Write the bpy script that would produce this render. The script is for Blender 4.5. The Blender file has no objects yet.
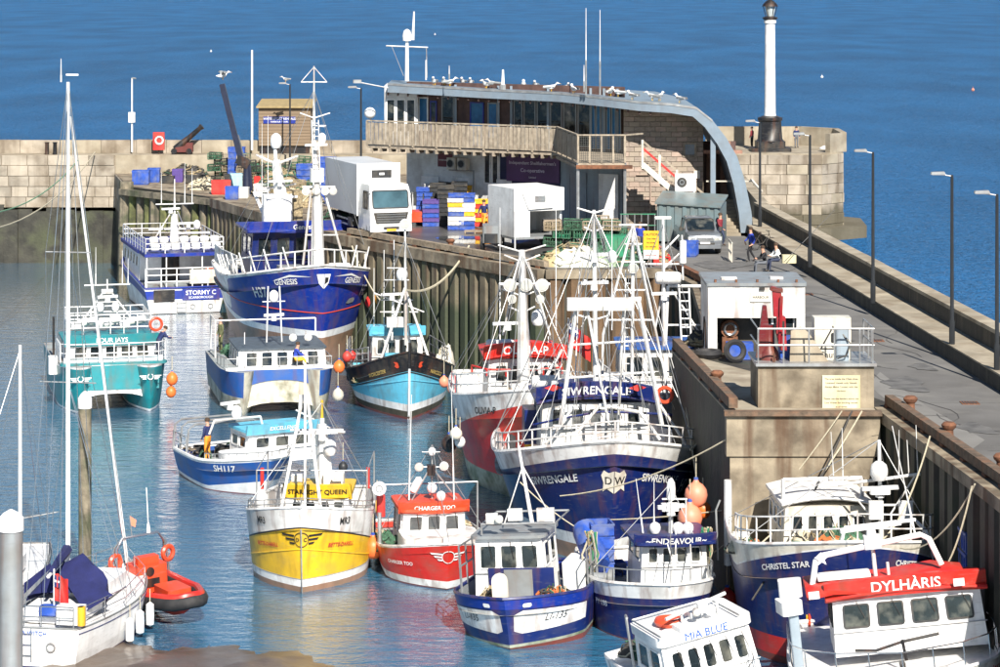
import bpy, math, random
from math import sin, cos, pi, radians as R, sqrt
from mathutils import Vector as V, Matrix as M
random.seed(7)
sc = bpy.context.scene
COL = sc.collection
# ---------------- camera, sky, sun ----------------
CH = 22.5      # metres above the low water
FP = 2600.0    # focal length in photo pixels (photo 1000 wide)
cam = bpy.data.cameras.new('camera'); camo = bpy.data.objects.new('camera', cam); COL.objects.link(camo)
cam.sensor_width = 36; cam.lens = 36*FP/1000; cam.shift_y = -0.3585; cam.clip_start = 1; cam.clip_end = 20000
camo.location = (0, 0, CH); camo.rotation_euler = (R(90), 0, 0); sc.camera = camo
SUN_EL = 39; SUN_AZ = 166   # azimuth clockwise from +Y
w = bpy.data.worlds.new('World'); sc.world = w; w.use_nodes = True
nt = w.node_tree; bg = nt.nodes['Background']; sk = nt.nodes.new('ShaderNodeTexSky')
sk.sky_type = 'NISHITA'; sk.sun_disc = False; sk.sun_elevation = R(SUN_EL); sk.sun_rotation = R(SUN_AZ)
sk.air_density = 1.0; sk.dust_density = 0.0; sk.ozone_density = 2.0
nt.links.new(sk.outputs[0], bg.inputs[0]); bg.inputs[1].default_value = 0.054
sl = bpy.data.lights.new('sun', 'SUN'); sl.energy = 5.0; sl.angle = R(0.5); sl.color = (1, .94, .85)
so = bpy.data.objects.new('sun', sl); COL.objects.link(so)
sd = V((sin(R(SUN_AZ))*cos(R(SUN_EL)), cos(R(SUN_AZ))*cos(R(SUN_EL)), sin(R(SUN_EL))))
so.rotation_euler = sd.to_track_quat('Z', 'Y').to_euler(); so.location = (40, -40, 80)
sc.view_settings.view_transform = 'Standard'; sc.view_settings.look = 'None'
sc.view_settings.exposure = 0.78; sc.view_settings.gamma = 1
WL = 1.5        # water level
KS = (CH-WL)/CH
# ---------------- helpers ----------------
def ZD(py, d): return CH-(py+25)*d/FP           # height seen at row py at distance d
def XD(px, d): return (px-500)*d/FP
def G(px, py, z=0.0):
    d = (CH-z)*FP/(py+25); return V((XD(px, d), d, z))
def W(px, py, d): return V((XD(px, d), d, ZD(py, d)))
def tag(o, label=None, cat=None, group=None, kind=None):
    if label: o['label'] = label
    if cat: o['category'] = cat
    if group: o['group'] = group
    if kind: o['kind'] = kind
    return o
def empty(name, loc, rz=0, roll=0, label=None, cat=None, group=None, kind=None):
    o = bpy.data.objects.new(name, None); COL.objects.link(o); o.location = loc
    o.rotation_euler = (R(roll), 0, R(rz)); o.empty_display_size = .2
    return tag(o, label, cat, group, kind)
def inst(src, name=None, loc=(0, 0, 0), rot=(0, 0, 0), parent=None, scale=None):
    o = src.copy(); COL.objects.link(o)
    if name: o.name = name
    for k in ('label', 'category', 'group'):
        if k in o: del o[k]
    o.location = loc; o.rotation_euler = rot; o.parent = parent
    if scale: o.scale = scale
    return o
def put(mesh, name, loc=(0, 0, 0), rot=(0, 0, 0), parent=None, scale=None):
    o = bpy.data.objects.new(name, mesh); COL.objects.link(o); o.location = loc; o.rotation_euler = rot; o.parent = parent
    if scale: o.scale = scale
    return o
def copytree(o, parent=None):
    c = o.copy(); COL.objects.link(c); c.parent = parent
    for ch in list(o.children): copytree(ch, c)
    return c
def frame(d):
    d = V(d).normalized(); a = V((0, 0, 1)) if abs(d.z) < .95 else V((1, 0, 0))
    u = d.cross(a).normalized(); return u, d.cross(u).normalized()
def rrect(w, h, r, n=3):
    P = []
    for cx, cy, a0 in ((w/2-r, h/2-r, 0), (-w/2+r, h/2-r, 90), (-w/2+r, -h/2+r, 180), (w/2-r, -h/2+r, 270)):
        for i in range(n+1):
            a = R(a0+90*i/n); P.append((cx+r*cos(a), cy+r*sin(a)))
    return P
class MB:
    def __init__(s): s.v = []; s.f = []; s.m = []; s.mats = []
    def mi(s, m):
        if m not in s.mats: s.mats.append(m)
        return s.mats.index(m)
    def add(s, vs, fs, m):
        b = len(s.v); k = s.mi(m); s.v += [tuple(v) for v in vs]
        s.f += [tuple(b+i for i in f) for f in fs]; s.m += [k]*len(fs)
    def bb(s, x0, x1, y0, y1, z0, z1, m):
        s.add([(x, y, z) for z in (z0, z1) for y in (y0, y1) for x in (x0, x1)],
              [(0, 2, 3, 1), (4, 5, 7, 6), (0, 1, 5, 4), (2, 6, 7, 3), (0, 4, 6, 2), (1, 3, 7, 5)], m)
    def box(s, c, sz, m, rz=0, mat=None):
        T = mat or M.Rotation(R(rz), 4, 'Z'); c = V(c)
        s.add([c+T @ V((x*sz[0]/2, y*sz[1]/2, z*sz[2]/2)) for z in (-1, 1) for y in (-1, 1) for x in (-1, 1)],
              [(0, 2, 3, 1), (4, 5, 7, 6), (0, 1, 5, 4), (2, 6, 7, 3), (0, 4, 6, 2), (1, 3, 7, 5)], m)
    def beam(s, p, q, w, h, m):      # rectangular bar from p to q
        p = V(p); q = V(q); d = (q-p).normalized(); u = V((-d.y, d.x, 0))
        u = u.normalized() if u.length > .01 else V((1, 0, 0)); t = d.cross(u).normalized()
        vs = [e+u*a*w/2+t*b*h/2 for e in (p, q) for a, b in ((-1, -1), (1, -1), (1, 1), (-1, 1))]
        s.add(vs, [(0, 1, 2, 3), (7, 6, 5, 4)]+[(i, i+4, (i+1) % 4+4, (i+1) % 4) for i in range(4)], m)
    def tube(s, p, q, r, m, r2=None, n=6):
        p = V(p); q = V(q); r2 = r if r2 is None else r2; u, t = frame(q-p)
        vs = [e+u*cos(2*pi*i/n)*k+t*sin(2*pi*i/n)*k for e, k in ((p, r), (q, r2)) for i in range(n)]
        s.add(vs, [(i, (i+1) % n, (i+1) % n+n, i+n) for i in range(n)]+[tuple(range(n-1, -1, -1)), tuple(range(n, 2*n))], m)
    def path(s, pts, r, m, n=5, closed=False):
        pts = [V(p) for p in pts]; k = len(pts); vs = []; u = None
        for i, p in enumerate(pts):
            a = pts[(i-1) % k] if (closed or i > 0) else p; b = pts[(i+1) % k] if (closed or i < k-1) else p
            d = (b-a).normalized()
            if u is None: u, t = frame(d)
            else:
                u = (u-d*u.dot(d)).normalized(); t = d.cross(u)
            vs += [p+(u*cos(2*pi*j/n)+t*sin(2*pi*j/n))*r for j in range(n)]
        fs = [(i*n+j, i*n+(j+1) % n, ((i+1) % k)*n+(j+1) % n, ((i+1) % k)*n+j) for i in range(k if closed else k-1) for j in range(n)]
        if not closed: fs += [tuple(range(n-1, -1, -1)), tuple(range((k-1)*n, k*n))]
        s.add(vs, fs, m)
    def lathe(s, prof, m, c=(0, 0, 0), ax=(0, 0, 1), n=14):
        c = V(c); ax = V(ax).normalized(); u, t = frame(ax); vs = []
        for r, z in prof: vs += [c+ax*z+(u*cos(2*pi*i/n)+t*sin(2*pi*i/n))*r for i in range(n)]
        k = len(prof); fs = [(j*n+i, j*n+(i+1) % n, (j+1)*n+(i+1) % n, (j+1)*n+i) for j in range(k-1) for i in range(n)]
        fs += [tuple(range(n-1, -1, -1)), tuple(range((k-1)*n, k*n))]; s.add(vs, fs, m)
    def ball(s, c, r, m, n=12, sz=1.0, ax=(0, 0, 1)):
        k = n//2; s.lathe([(max(r*sin(pi*i/k), .002), -r*cos(pi*i/k)*sz) for i in range(k+1)], m, c, ax, n)
    def prism(s, poly, o, ux, uy, dep, m):
        o = V(o); ux = V(ux); uy = V(uy); dep = V(dep); n = len(poly)
        vs = [o+ux*a+uy*b for a, b in poly]; vs += [v+dep for v in vs]
        s.add(vs, [tuple(range(n-1, -1, -1)), tuple(range(n, 2*n))]+[(i, (i+1) % n, (i+1) % n+n, i+n) for i in range(n)], m)
    def rbox(s, c, sz, m, r=.05, rz=0):
        a = R(rz); s.prism(rrect(sz[0], sz[1], min(r, sz[0]*.49, sz[1]*.49)), V(c)-V((0, 0, sz[2]/2)), (cos(a), sin(a), 0), (-sin(a), cos(a), 0), (0, 0, sz[2]), m)
    def loft(s, rings, m, closed=True, cap=True):
        n = len(rings[0]); vs = [p for r in rings for p in r]; k = len(rings)
        e = n if closed else n-1
        fs = [(j*n+i, j*n+(i+1) % n, (j+1)*n+(i+1) % n, (j+1)*n+i) for j in range(k-1) for i in range(e)]
        if cap: fs += [tuple(range(n-1, -1, -1)), tuple(range((k-1)*n, k*n))]
        s.add(vs, fs, m)
    def torus(s, c, Rr, r, m, ax=(0, 0, 1), n=16, k=6, arc=1.0, a0=0):
        u, t = frame(ax); c = V(c)
        pts = [c+(u*cos(2*pi*(a0+arc*i/n))+t*sin(2*pi*(a0+arc*i/n)))*Rr for i in range(n+(0 if arc >= 1 else 1))]
        s.path(pts, r, m, k, closed=arc >= 1)
    def mesh(s, name, sharp=38):
        me = bpy.data.meshes.new(name); me.from_pydata(s.v, [], s.f)
        for m in s.mats: me.materials.append(m)
        me.polygons.foreach_set('material_index', s.m)
        me.polygons.foreach_set('use_smooth', [True]*len(s.f))
        me.update(); me.set_sharp_from_angle(angle=R(sharp)); return me
    def build(s, name, parent=None, loc=None, rz=0, label=None, cat=None, group=None, kind=None, sharp=38):
        o = bpy.data.objects.new(name, s.mesh(name, sharp)); COL.objects.link(o); o.parent = parent
        if loc is not None: o.location = loc
        if rz: o.rotation_euler.z = R(rz)
        return tag(o, label, cat, group, kind)
# ---------------- materials ----------------
MATS = {}
def mat(name, col, rough=.55, metal=0, var=.12, vs=3.0, bump=.0, bs=12.0, dirt=None, da=.0, ds=1.2, streak=None, sa=0., ss=2.5, coat=0., spec=.5, tide=None, world=False, scuff=0.):
    """procedural material: colour with mottling (var), patches of dirt, vertical streaks and fine relief"""
    if name in MATS: return MATS[name]
    m = bpy.data.materials.new(name); m.use_nodes = True; N = m.node_tree.nodes; L = m.node_tree.links
    b = N['Principled BSDF']; b.inputs['Roughness'].default_value = rough; b.inputs['Metallic'].default_value = metal
    b.inputs['Coat Weight'].default_value = coat; b.inputs['Specular IOR Level'].default_value = spec
    tc = N.new('ShaderNodeTexCoord'); oi = N.new('ShaderNodeObjectInfo')
    ad = N.new('ShaderNodeVectorMath'); ad.operation = 'ADD'
    mr = N.new('ShaderNodeVectorMath'); mr.operation = 'SCALE'; mr.inputs[0].default_value = (17, 31, 23)
    L.new(oi.outputs['Random'], mr.inputs['Scale']); L.new(tc.outputs['Object'], ad.inputs[0]); L.new(mr.outputs[0], ad.inputs[1])
    ge = N.new('ShaderNodeNewGeometry')
    def noise(scale, det=4, st=None):
        src = ge.outputs['Position'] if world else ad.outputs[0]
        if st:
            mp = N.new('ShaderNodeMapping'); mp.inputs['Scale'].default_value = st; L.new(src, mp.inputs[0]); src = mp.outputs[0]
        n = N.new('ShaderNodeTexNoise'); n.inputs['Scale'].default_value = scale; n.inputs['Detail'].default_value = det
        L.new(src, n.inputs['Vector']); return n.outputs['Fac']
    def ramp(src, a, bb, lo=0., hi=1.):
        r = N.new('ShaderNodeMapRange'); r.inputs[1].default_value = a; r.inputs[2].default_value = bb
        r.inputs[3].default_value = lo; r.inputs[4].default_value = hi; L.new(src, r.inputs[0]); return r.outputs[0]
    hs = N.new('ShaderNodeHueSaturation'); hs.inputs['Color'].default_value = (*col, 1)
    L.new(ramp(noise(vs, 5), .3, .7, 1-var, 1+var), hs.inputs['Value']); cur = hs.outputs[0]
    def mix(fac, c2):
        nonlocal cur
        x = N.new('ShaderNodeMix'); x.data_type = 'RGBA'; L.new(fac, x.inputs[0]); L.new(cur, x.inputs[6])
        x.inputs[7].default_value = (*c2, 1); cur = x.outputs[2]
    if dirt: mix(ramp(noise(ds, 8), .46, .66, 0, da), dirt)
    if streak: mix(ramp(noise(ss, 4, (1, 1, .10)), .51, .66, 0, sa), streak)
    if scuff:      # short scratches and rub marks
        mix(ramp(noise(7, 5, (.35, .35, 2.2)), .60, .66, 0, scuff), tuple(c*.45+.10 for c in col))
    if tide:       # algae and damp up to the high water mark (world height), ragged edge
        sx = N.new('ShaderNodeSeparateXYZ'); L.new(ge.outputs['Position'], sx.inputs[0]); md = N.new('ShaderNodeMath'); md.operation = 'MULTIPLY_ADD'; md.inputs[1].default_value = -2.4
        keep = world; world = True; L.new(noise(.9, 6, (1, 1, .35)), md.inputs[0]); world = keep; L.new(sx.outputs[2], md.inputs[2])
        mix(ramp(md.outputs[0], tide[1]-1.2, tide[1]-1.8, 0, .85), tide[0])
    L.new(cur, b.inputs['Base Color'])
    if bump:
        bn = N.new('ShaderNodeBump'); bn.inputs['Strength'].default_value = bump; bn.inputs['Distance'].default_value = .03
        L.new(noise(bs, 6), bn.inputs['Height']); L.new(bn.outputs[0], b.inputs['Normal'])
    MATS[name] = m; return m
RUST = (.16, .06, .025); GRIME = (.16, .13, .09)
def paint(name, col, **k):
    d = dict(rough=.38, var=.07, dirt=GRIME, da=.35, ds=1.1, streak=RUST, sa=.3, ss=2.6, bump=.12, bs=4, scuff=.35)
    d.update(k); return mat(name, col, **d)
white = paint('white_paint', (.80, .80, .78), da=.45, sa=.5, ds=.8)
cream = paint('cream_paint', (.72, .68, .58), da=.4)
whiteclean = paint('clean_white_paint', (.82, .82, .81), da=.2, sa=.16)
navy = paint('navy_paint', (.006, .018, .12), da=.3, sa=.35, dirt=(.08, .08, .12))
royal = paint('royal_blue_paint', (.006, .030, .27), da=.25, sa=.25)
midblue = paint('mid_blue_paint', (.02, .10, .36), da=.3)
skyblue = paint('light_blue_paint', (.12, .50, .68), da=.25)
teal = paint('teal_paint', (.010, .22, .25), da=.22)
yellow = paint('yellow_paint', (.78, .48, .02), da=.25, sa=.3)
red = paint('red_paint', (.58, .025, .018), da=.3, sa=.3)
orange = paint('orange_paint', (.66, .065, .02), da=.2, sa=.0)
darkred = paint('antifoul_red', (.22, .05, .035), da=.6, dirt=(.12, .11, .07))
fadedred = paint('faded_antifoul', (.34, .2, .13), da=.6)
black = paint('black_paint', (.012, .012, .014), da=.3, rough=.45)
greyp = paint('grey_paint', (.24, .26, .27), da=.3)
bluegrey = paint('blue_grey_panel', (.27, .33, .38), da=.2, rough=.5)
deckm = mat('deck_paint', (.30, .33, .33), .8, var=.2, dirt=RUST, da=.5, bump=.3)
greendeck = mat('green_deck', (.08, .2, .17), .8, var=.25, dirt=GRIME, da=.5, bump=.3)
galv = mat('galvanised_steel', (.42, .43, .43), .45, .6, var=.2, dirt=RUST, da=.25)
steel = mat('stainless_steel', (.6, .61, .62), .25, .9, var=.1)
rusty = mat('rusty_steel', (.19, .08, .04), .85, 0, var=.35, vs=6, dirt=(.06, .03, .02), da=.8, bump=.6)
glass = mat('dark_glass', (.012, .018, .022), .05, 0, var=.5, vs=2.0, spec=.9, dirt=(.13, .13, .11), da=.9, ds=1.8)
rubber = mat('black_rubber', (.018, .018, .02), .75, var=.3, dirt=(.12, .11, .1), da=.4, bump=.3)
wood = mat('weathered_wood', (.30, .24, .17), .85, var=.3, vs=5, dirt=(.1, .08, .06), da=.5, bump=.5, bs=9)
greywood = mat('silver_grey_wood', (.34, .285, .215), .85, var=.3, vs=3, streak=(.14, .12, .1), sa=.6, ss=5, bump=.4)
pilewood = mat('wet_pile_timber', (.20, .17, .12), .8, var=.35, vs=3, dirt=(.05, .07, .03), da=.7, streak=(.04, .04, .03), sa=.7, bump=.6)
net = mat('green_net', (.05, .13, .075), .9, var=.5, vs=9, dirt=(.02, .03, .02), da=.7, ds=6, bump=.8)
tannet = mat('tan_net', (.34, .27, .16), .9, var=.4, vs=9, dirt=(.1, .08, .05), da=.6, ds=6, bump=.8)
rope = mat('pale_rope', (.50, .45, .33), .9, var=.2, vs=20, bump=.5, bs=60)
darkrope = mat('dark_rope', (.06, .055, .05), .9, var=.2, vs=20, bump=.5, bs=60)
tarp = mat('navy_canvas', (.012, .016, .09), .8, var=.2, bump=.3)
bluecan = mat('blue_canvas', (.012, .045, .32), .75, var=.2, bump=.4)
bluepl = mat('blue_plastic', (.02, .075, .38), .55, var=.25, dirt=(.2, .22, .25), da=.5, ds=2)
whitepl = mat('white_plastic', (.75, .75, .73), .5, var=.08, dirt=GRIME, da=.3)
yelpl = mat('yellow_plastic', (.80, .45, .02), .5, var=.12, dirt=GRIME, da=.2)
redpl = mat('red_plastic', (.60, .03, .025), .5, var=.12, dirt=GRIME, da=.3)
greenpl = mat('green_plastic', (.02, .22, .11), .6, var=.2, dirt=GRIME, da=.3)
blackpl = mat('black_plastic', (.025, .027, .03), .5, var=.3, dirt=GRIME, da=.4)
pinkpl = mat('faded_orange_buoy', (.80, .27, .16), .5, var=.12, dirt=(.4, .25, .18), da=.5)
orapl = mat('orange_buoy', (.82, .17, .03), .45, var=.12, dirt=(.3, .1, .05), da=.3)
oraclo = mat('orange_oilskin', (.85, .30, .03), .6, var=.15)
skin = mat('skin', (.55, .30, .20), .6, var=.05)
lens = mat('lamp_lens', (.55, .55, .5), .12, 0, var=.1, spec=.9)
solar = mat('dark_roof_panel', (.07, .09, .11), .5, var=.3, bump=.2)
silver = mat('silver_car_paint', (.30, .32, .34), .3, .6, var=.05, coat=.5)
textblk = mat('black_lettering', (.02, .02, .02), .5, var=.05)
textwht = mat('white_lettering', (.8, .8, .78), .5, var=.05)
textred = mat('red_lettering', (.5, .03, .03), .5, var=.05)
textblu = mat('blue_lettering', (.02, .1, .45), .5, var=.05)
# ---------------- lettering ----------------
TC = {}
def glyphs(s, shear=0., bold=.012):
    k = (s, shear, bold)
    if k not in TC:
        cu = bpy.data.curves.new('t', 'FONT'); cu.body = s; cu.size = 1; cu.align_x = 'CENTER'; cu.shear = shear; cu.offset = bold; cu.resolution_u = 3
        o = bpy.data.objects.new('t', cu); me = o.to_mesh()
        TC[k] = ([(v.co.x, v.co.y-.35) for v in me.vertices], [tuple(p.vertices) for p in me.polygons])
        o.to_mesh_clear(); bpy.data.objects.remove(o); bpy.data.curves.remove(cu)
    return TC[k]
def textmb(s, fn, size, m, mb=None, shear=0., wide=1., bold=.012):
    vs, fs = glyphs(s, shear, bold); mb = mb or MB(); mb.add([fn(x*size*wide, y*size) for x, y in vs], fs, m); return mb
def plane_text(s, o, ux, uy, size, m, parent=None, name='lettering', **k):
    o = V(o); ux = V(ux).normalized(); uy = V(uy).normalized()
    return textmb(s, lambda a, b: o+ux*a+uy*b, size, m, **k).build(name, parent)
# window pane in a frame on a quad face: corners c0 c1 (bottom left,right), c2 c3 (top right,left)
def window(corners, u0, u1, v0, v1, fm, parent, name='window', gm=None, r=.12, fw=.05):
    c0, c1, c2, c3 = [V(c) for c in corners]
    def B(u, v): return (c0*(1-u)+c1*u)*(1-v)+(c3*(1-u)+c2*u)*v
    c = B((u0+u1)/2, (v0+v1)/2); ex = B(u1, (v0+v1)/2)-B(u0, (v0+v1)/2); ey = B((u0+u1)/2, v1)-B((u0+u1)/2, v0)
    n = ex.cross(ey).normalized(); ux = ex.normalized(); uy = ey.normalized(); wd, h = ex.length, ey.length
    rr = min(r, wd*.35, h*.35); O = rrect(wd, h, rr, 2); I = rrect(wd-2*fw, h-2*fw, max(rr-fw, .02), 2)
    k = len(O); mb = MB(); g = lambda P, z: [c+ux*a+uy*b+n*z for a, b in P]
    mb.add(g(O, -.02)+g(O, .04)+g(I, .04)+g(I, .008), [(j*k+i, j*k+(i+1) % k, (j+1)*k+(i+1) % k, (j+1)*k+i) for j in range(3) for i in range(k)], fm)
    mb.add(g(I, .010), [tuple(range(k))], gm or glass)
    return mb.build(name, parent)
# ---------------- water, sand ----------------
def water_mat(name, deep, lay, rough, cap, var=.25, scat=(1, 1, 1), shallow=None):
    """diffuse body colour under a wind rippled glossy surface; cap stands for the share of wave facets that face away"""
    m = bpy.data.materials.new(name); m.use_nodes = True; N = m.node_tree.nodes; L = m.node_tree.links
    N.remove(N['Principled BSDF']); out = N['Material Output']
    df = N.new('ShaderNodeBsdfDiffuse'); gl = N.new('ShaderNodeBsdfAnisotropic'); gl.inputs['Roughness'].default_value = rough; gl.inputs['Color'].default_value = (*scat, 1)
    tc = N.new('ShaderNodeTexCoord'); prev = None; facs = []
    for s_, st, dd in lay:
        mp = N.new('ShaderNodeMapping'); mp.inputs['Scale'].default_value = st; mp.inputs['Rotation'].default_value = (0, 0, R(8)); L.new(tc.outputs['Object'], mp.inputs[0])
        n = N.new('ShaderNodeTexNoise'); n.inputs['Scale'].default_value = s_; n.inputs['Detail'].default_value = 4; n.inputs['Roughness'].default_value = .6; n.inputs['Distortion'].default_value = .4
        L.new(mp.outputs[0], n.inputs['Vector']); bn = N.new('ShaderNodeBump'); bn.inputs['Distance'].default_value = dd; L.new(n.outputs['Fac'], bn.inputs['Height'])
        if prev: L.new(prev.outputs[0], bn.inputs['Normal'])
        prev = bn
    for q in (df, gl): L.new(prev.outputs[0], q.inputs['Normal'])
    fr = N.new('ShaderNodeFresnel'); fr.inputs[0].default_value = 1.33; L.new(prev.outputs[0], fr.inputs['Normal'])
    mu = N.new('ShaderNodeMath'); mu.operation = 'MULTIPLY'; mu.inputs[1].default_value = cap; L.new(fr.outputs[0], mu.inputs[0])
    n = N.new('ShaderNodeTexNoise'); n.inputs['Scale'].default_value = .05; n.inputs['Detail'].default_value = 6; mp = N.new('ShaderNodeMapping'); mp.inputs['Scale'].default_value = (1, .35, 1); L.new(tc.outputs['Object'], mp.inputs[0]); L.new(mp.outputs[0], n.inputs['Vector'])
    x = N.new('ShaderNodeMix'); x.data_type = 'RGBA'; x.inputs[6].default_value = (*[c*(1-var) for c in deep], 1); x.inputs[7].default_value = (*[c*(1+var) for c in deep], 1)
    r = N.new('ShaderNodeMapRange'); r.inputs[1].default_value = .35; r.inputs[2].default_value = .65; L.new(n.outputs['Fac'], r.inputs[0]); L.new(r.outputs[0], x.inputs[0]); cur = x.outputs[2]
    if shallow:    # sand shows through in the shallows beside the sea wall and the pier head
        sx = N.new('ShaderNodeSeparateXYZ'); L.new(tc.outputs['Object'], sx.inputs[0]); a = N.new('ShaderNodeMath'); a.operation = 'MULTIPLY_ADD'; a.inputs[1].default_value = .0677; L.new(sx.outputs[1], a.inputs[0]); L.new(sx.outputs[0], a.inputs[2])
        nn = N.new('ShaderNodeTexNoise'); nn.inputs['Scale'].default_value = .25; nn.inputs['Detail'].default_value = 5; L.new(mp.outputs[0], nn.inputs['Vector']); a2 = N.new('ShaderNodeMath'); a2.operation = 'MULTIPLY_ADD'; a2.inputs[1].default_value = 10; L.new(nn.outputs[0], a2.inputs[0]); L.new(a.outputs[0], a2.inputs[2])
        f = N.new('ShaderNodeMapRange'); f.inputs[1].default_value = 32; f.inputs[2].default_value = 43; f.inputs[3].default_value = 1; f.inputs[4].default_value = 0; f.interpolation_type = 'SMOOTHSTEP'; L.new(a2.outputs[0], f.inputs[0])
        g = N.new('ShaderNodeMapRange'); g.inputs[1].default_value = 200; g.inputs[2].default_value = 222; g.inputs[3].default_value = .8; g.inputs[4].default_value = 0; L.new(sx.outputs[1], g.inputs[0]); h = N.new('ShaderNodeMath'); h.operation = 'MULTIPLY'; L.new(f.outputs[0], h.inputs[0]); L.new(g.outputs[0], h.inputs[1])
        y = N.new('ShaderNodeMix'); y.data_type = 'RGBA'; L.new(h.outputs[0], y.inputs[0]); L.new(cur, y.inputs[6]); y.inputs[7].default_value = (*shallow, 1); cur = y.outputs[2]
    L.new(cur, df.inputs[0])
    mx = N.new('ShaderNodeMixShader'); L.new(mu.outputs[0], mx.inputs[0]); L.new(df.outputs[0], mx.inputs[1]); L.new(gl.outputs[0], mx.inputs[2]); L.new(mx.outputs[0], out.inputs['Surface']); return m
seam = water_mat('open_sea_water', (.024, .170, .425), ((.3, (.45, 1, 1), 1.8), (.9, (.5, 1, 1), 2.6), (3, (.6, 1, 1), 1.0)), .12, .42, var=.15, shallow=(.13, .24, .33))
harbm = water_mat('harbour_water', (.026, .115, .205), ((.7, (.4, 1, 1), .04), (2.2, (.45, 1, 1), .05), (7, (.6, 1, 1), .012)), .02, 1.7)
mb = MB(); mb.add([(-6000, -200, WL-.05), (6000, -200, WL-.05), (6000, 16000, WL-.05), (-6000, 16000, WL-.05)], [(0, 1, 2, 3)], seam)
mb.build('sea', kind='structure')
mb = MB(); mb.add([(-90, 20, 0), (14.5, 20, 0), (14.5, 90, 0), (9, 130, 0), (0, 170, 0), (-20, 192, 0), (-90, 192, 0)], [tuple(range(7))], harbm)
mb.v = [(x, y, WL) for x, y, z in mb.v]
mb.build('harbour_water', kind='structure')
# seabed so that glancing rays stay sane + wet sand bank, uneven, sloping out of the water
sandm = mat('wet_sand', (.12, .085, .06), .3, var=.25, vs=.8, dirt=(.10, .07, .05), da=.7, ds=.5, bump=.6, bs=3)
mb = MB(); nx, ny = 60, 46
def sandz(x, y):
    c = G(190, 690, WL); dx = (x-c.x+(y-c.y)*.25)/5.2; dy = (y-c.y)/5.4
    n = .35*sin(x*.9+y*.4)+.25*sin(x*2.1-y*1.3)+.15*sin(x*4.3+y*3.1)
    return .42*(1-(dx*dx+dy*dy))+.30*n*.6-.02+.05*sin(x*7+y*5)*sin(y*6-x*2)
c0 = G(190, 690, WL)
vs = []
for j in range(ny+1):
    for i in range(nx+1):
        x = c0.x-12+24*i/nx; y = c0.y-10+18*j/ny; vs.append((x, y, WL+max(sandz(x, y), -.3)))
mb.add(vs, [(j*(nx+1)+i, j*(nx+1)+i+1, (j+1)*(nx+1)+i+1, (j+1)*(nx+1)+i) for j in range(ny) for i in range(nx)], sandm)
mb.build('sand_bank', kind='structure', sharp=180)
# ---------------- quay ----------------
conc = mat('harbour_concrete', (.27, .225, .16), .85, var=.38, vs=1.2, dirt=(.08, .06, .04), da=.85, ds=.9, streak=(.10, .055, .03), sa=.85, ss=1.6, bump=.7, bs=5, world=True, tide=((.05, .055, .03), 4.6))
concl = mat('pale_concrete', (.35, .305, .23), .85, var=.2, vs=.9, dirt=(.18, .14, .09), da=.6, ds=.6, streak=(.16, .11, .07), sa=.4, ss=1.2, bump=.5, bs=6, world=True)
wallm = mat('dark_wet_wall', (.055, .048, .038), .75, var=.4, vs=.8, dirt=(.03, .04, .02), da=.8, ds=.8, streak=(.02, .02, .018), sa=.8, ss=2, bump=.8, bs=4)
asph = mat('asphalt', (.145, .14, .133), .9, var=.2, vs=.35, dirt=(.085, .08, .075), da=.75, ds=.22, streak=(.22, .21, .19), sa=.5, ss=.5, bump=.3, bs=20)
asphw = mat('wet_asphalt', (.085, .083, .08), .35, var=.3, vs=.4, dirt=(.03, .03, .03), da=.6, ds=.3, bump=.2, bs=10)
stonem = mat('weathered_stone', (.36, .31, .245), .85, var=.25, vs=.5, dirt=(.15, .115, .075), da=.8, ds=.55, streak=(.12, .09, .06), sa=.6, ss=1.1, bump=.8, bs=6, world=True, tide=((.09, .08, .05), 4.2))
stoned = mat('grey_stone', (.31, .27, .215), .85, var=.3, vs=.6, dirt=(.13, .10, .07), da=.8, ds=.7, streak=(.12, .09, .06), sa=.6, ss=1.1, bump=.8, bs=6, world=True, tide=((.09, .08, .05), 4.2))
weed = mat('dark_seaweed_stone', (.035, .033, .024), .7, var=.5, vs=1.2, dirt=(.06, .07, .03), da=.7, ds=.6, bump=1, bs=5)
mortar = mat('recessed_mortar', (.20, .165, .12), .95, var=.3, bump=.5)
piled = mat('sheet_pile', (.165, .135, .09), .75, var=.35, vs=1.0, dirt=(.06, .07, .035), da=.85, ds=.5, streak=(.07, .04, .025), sa=.8, ss=2, bump=.6, bs=5, tide=((.035, .05, .025), 5.6))
Q = [(-90, 190), (-28.1, 190), (-25.5, 178), (-18.5, 169), (-8.6, 145), (2.2, 127.8), (8.3, 128.3), (9.4, 122), (8.9, 109), (8.9, 101), (6.65, 100.5), (7.6, 86), (12.4, 86), (12.95, 87.5), (14.1, 73.5), (15.6, 50)]
def wallx(d): return 13.7+(145-d)*.0677     # foot of the road's kerb step at distance d
Qr = [(wallx(50)+2.9, 50), (wallx(150)+2.9, 150), (17.5, 206), (17.5, 210.5), (-90, 210.5)]
P_ = Q+Qr; mb = MB()
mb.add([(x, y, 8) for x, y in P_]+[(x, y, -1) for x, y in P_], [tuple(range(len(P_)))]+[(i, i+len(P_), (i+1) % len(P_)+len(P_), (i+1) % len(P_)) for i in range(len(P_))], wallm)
mb.build('quay', kind='structure')
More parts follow.
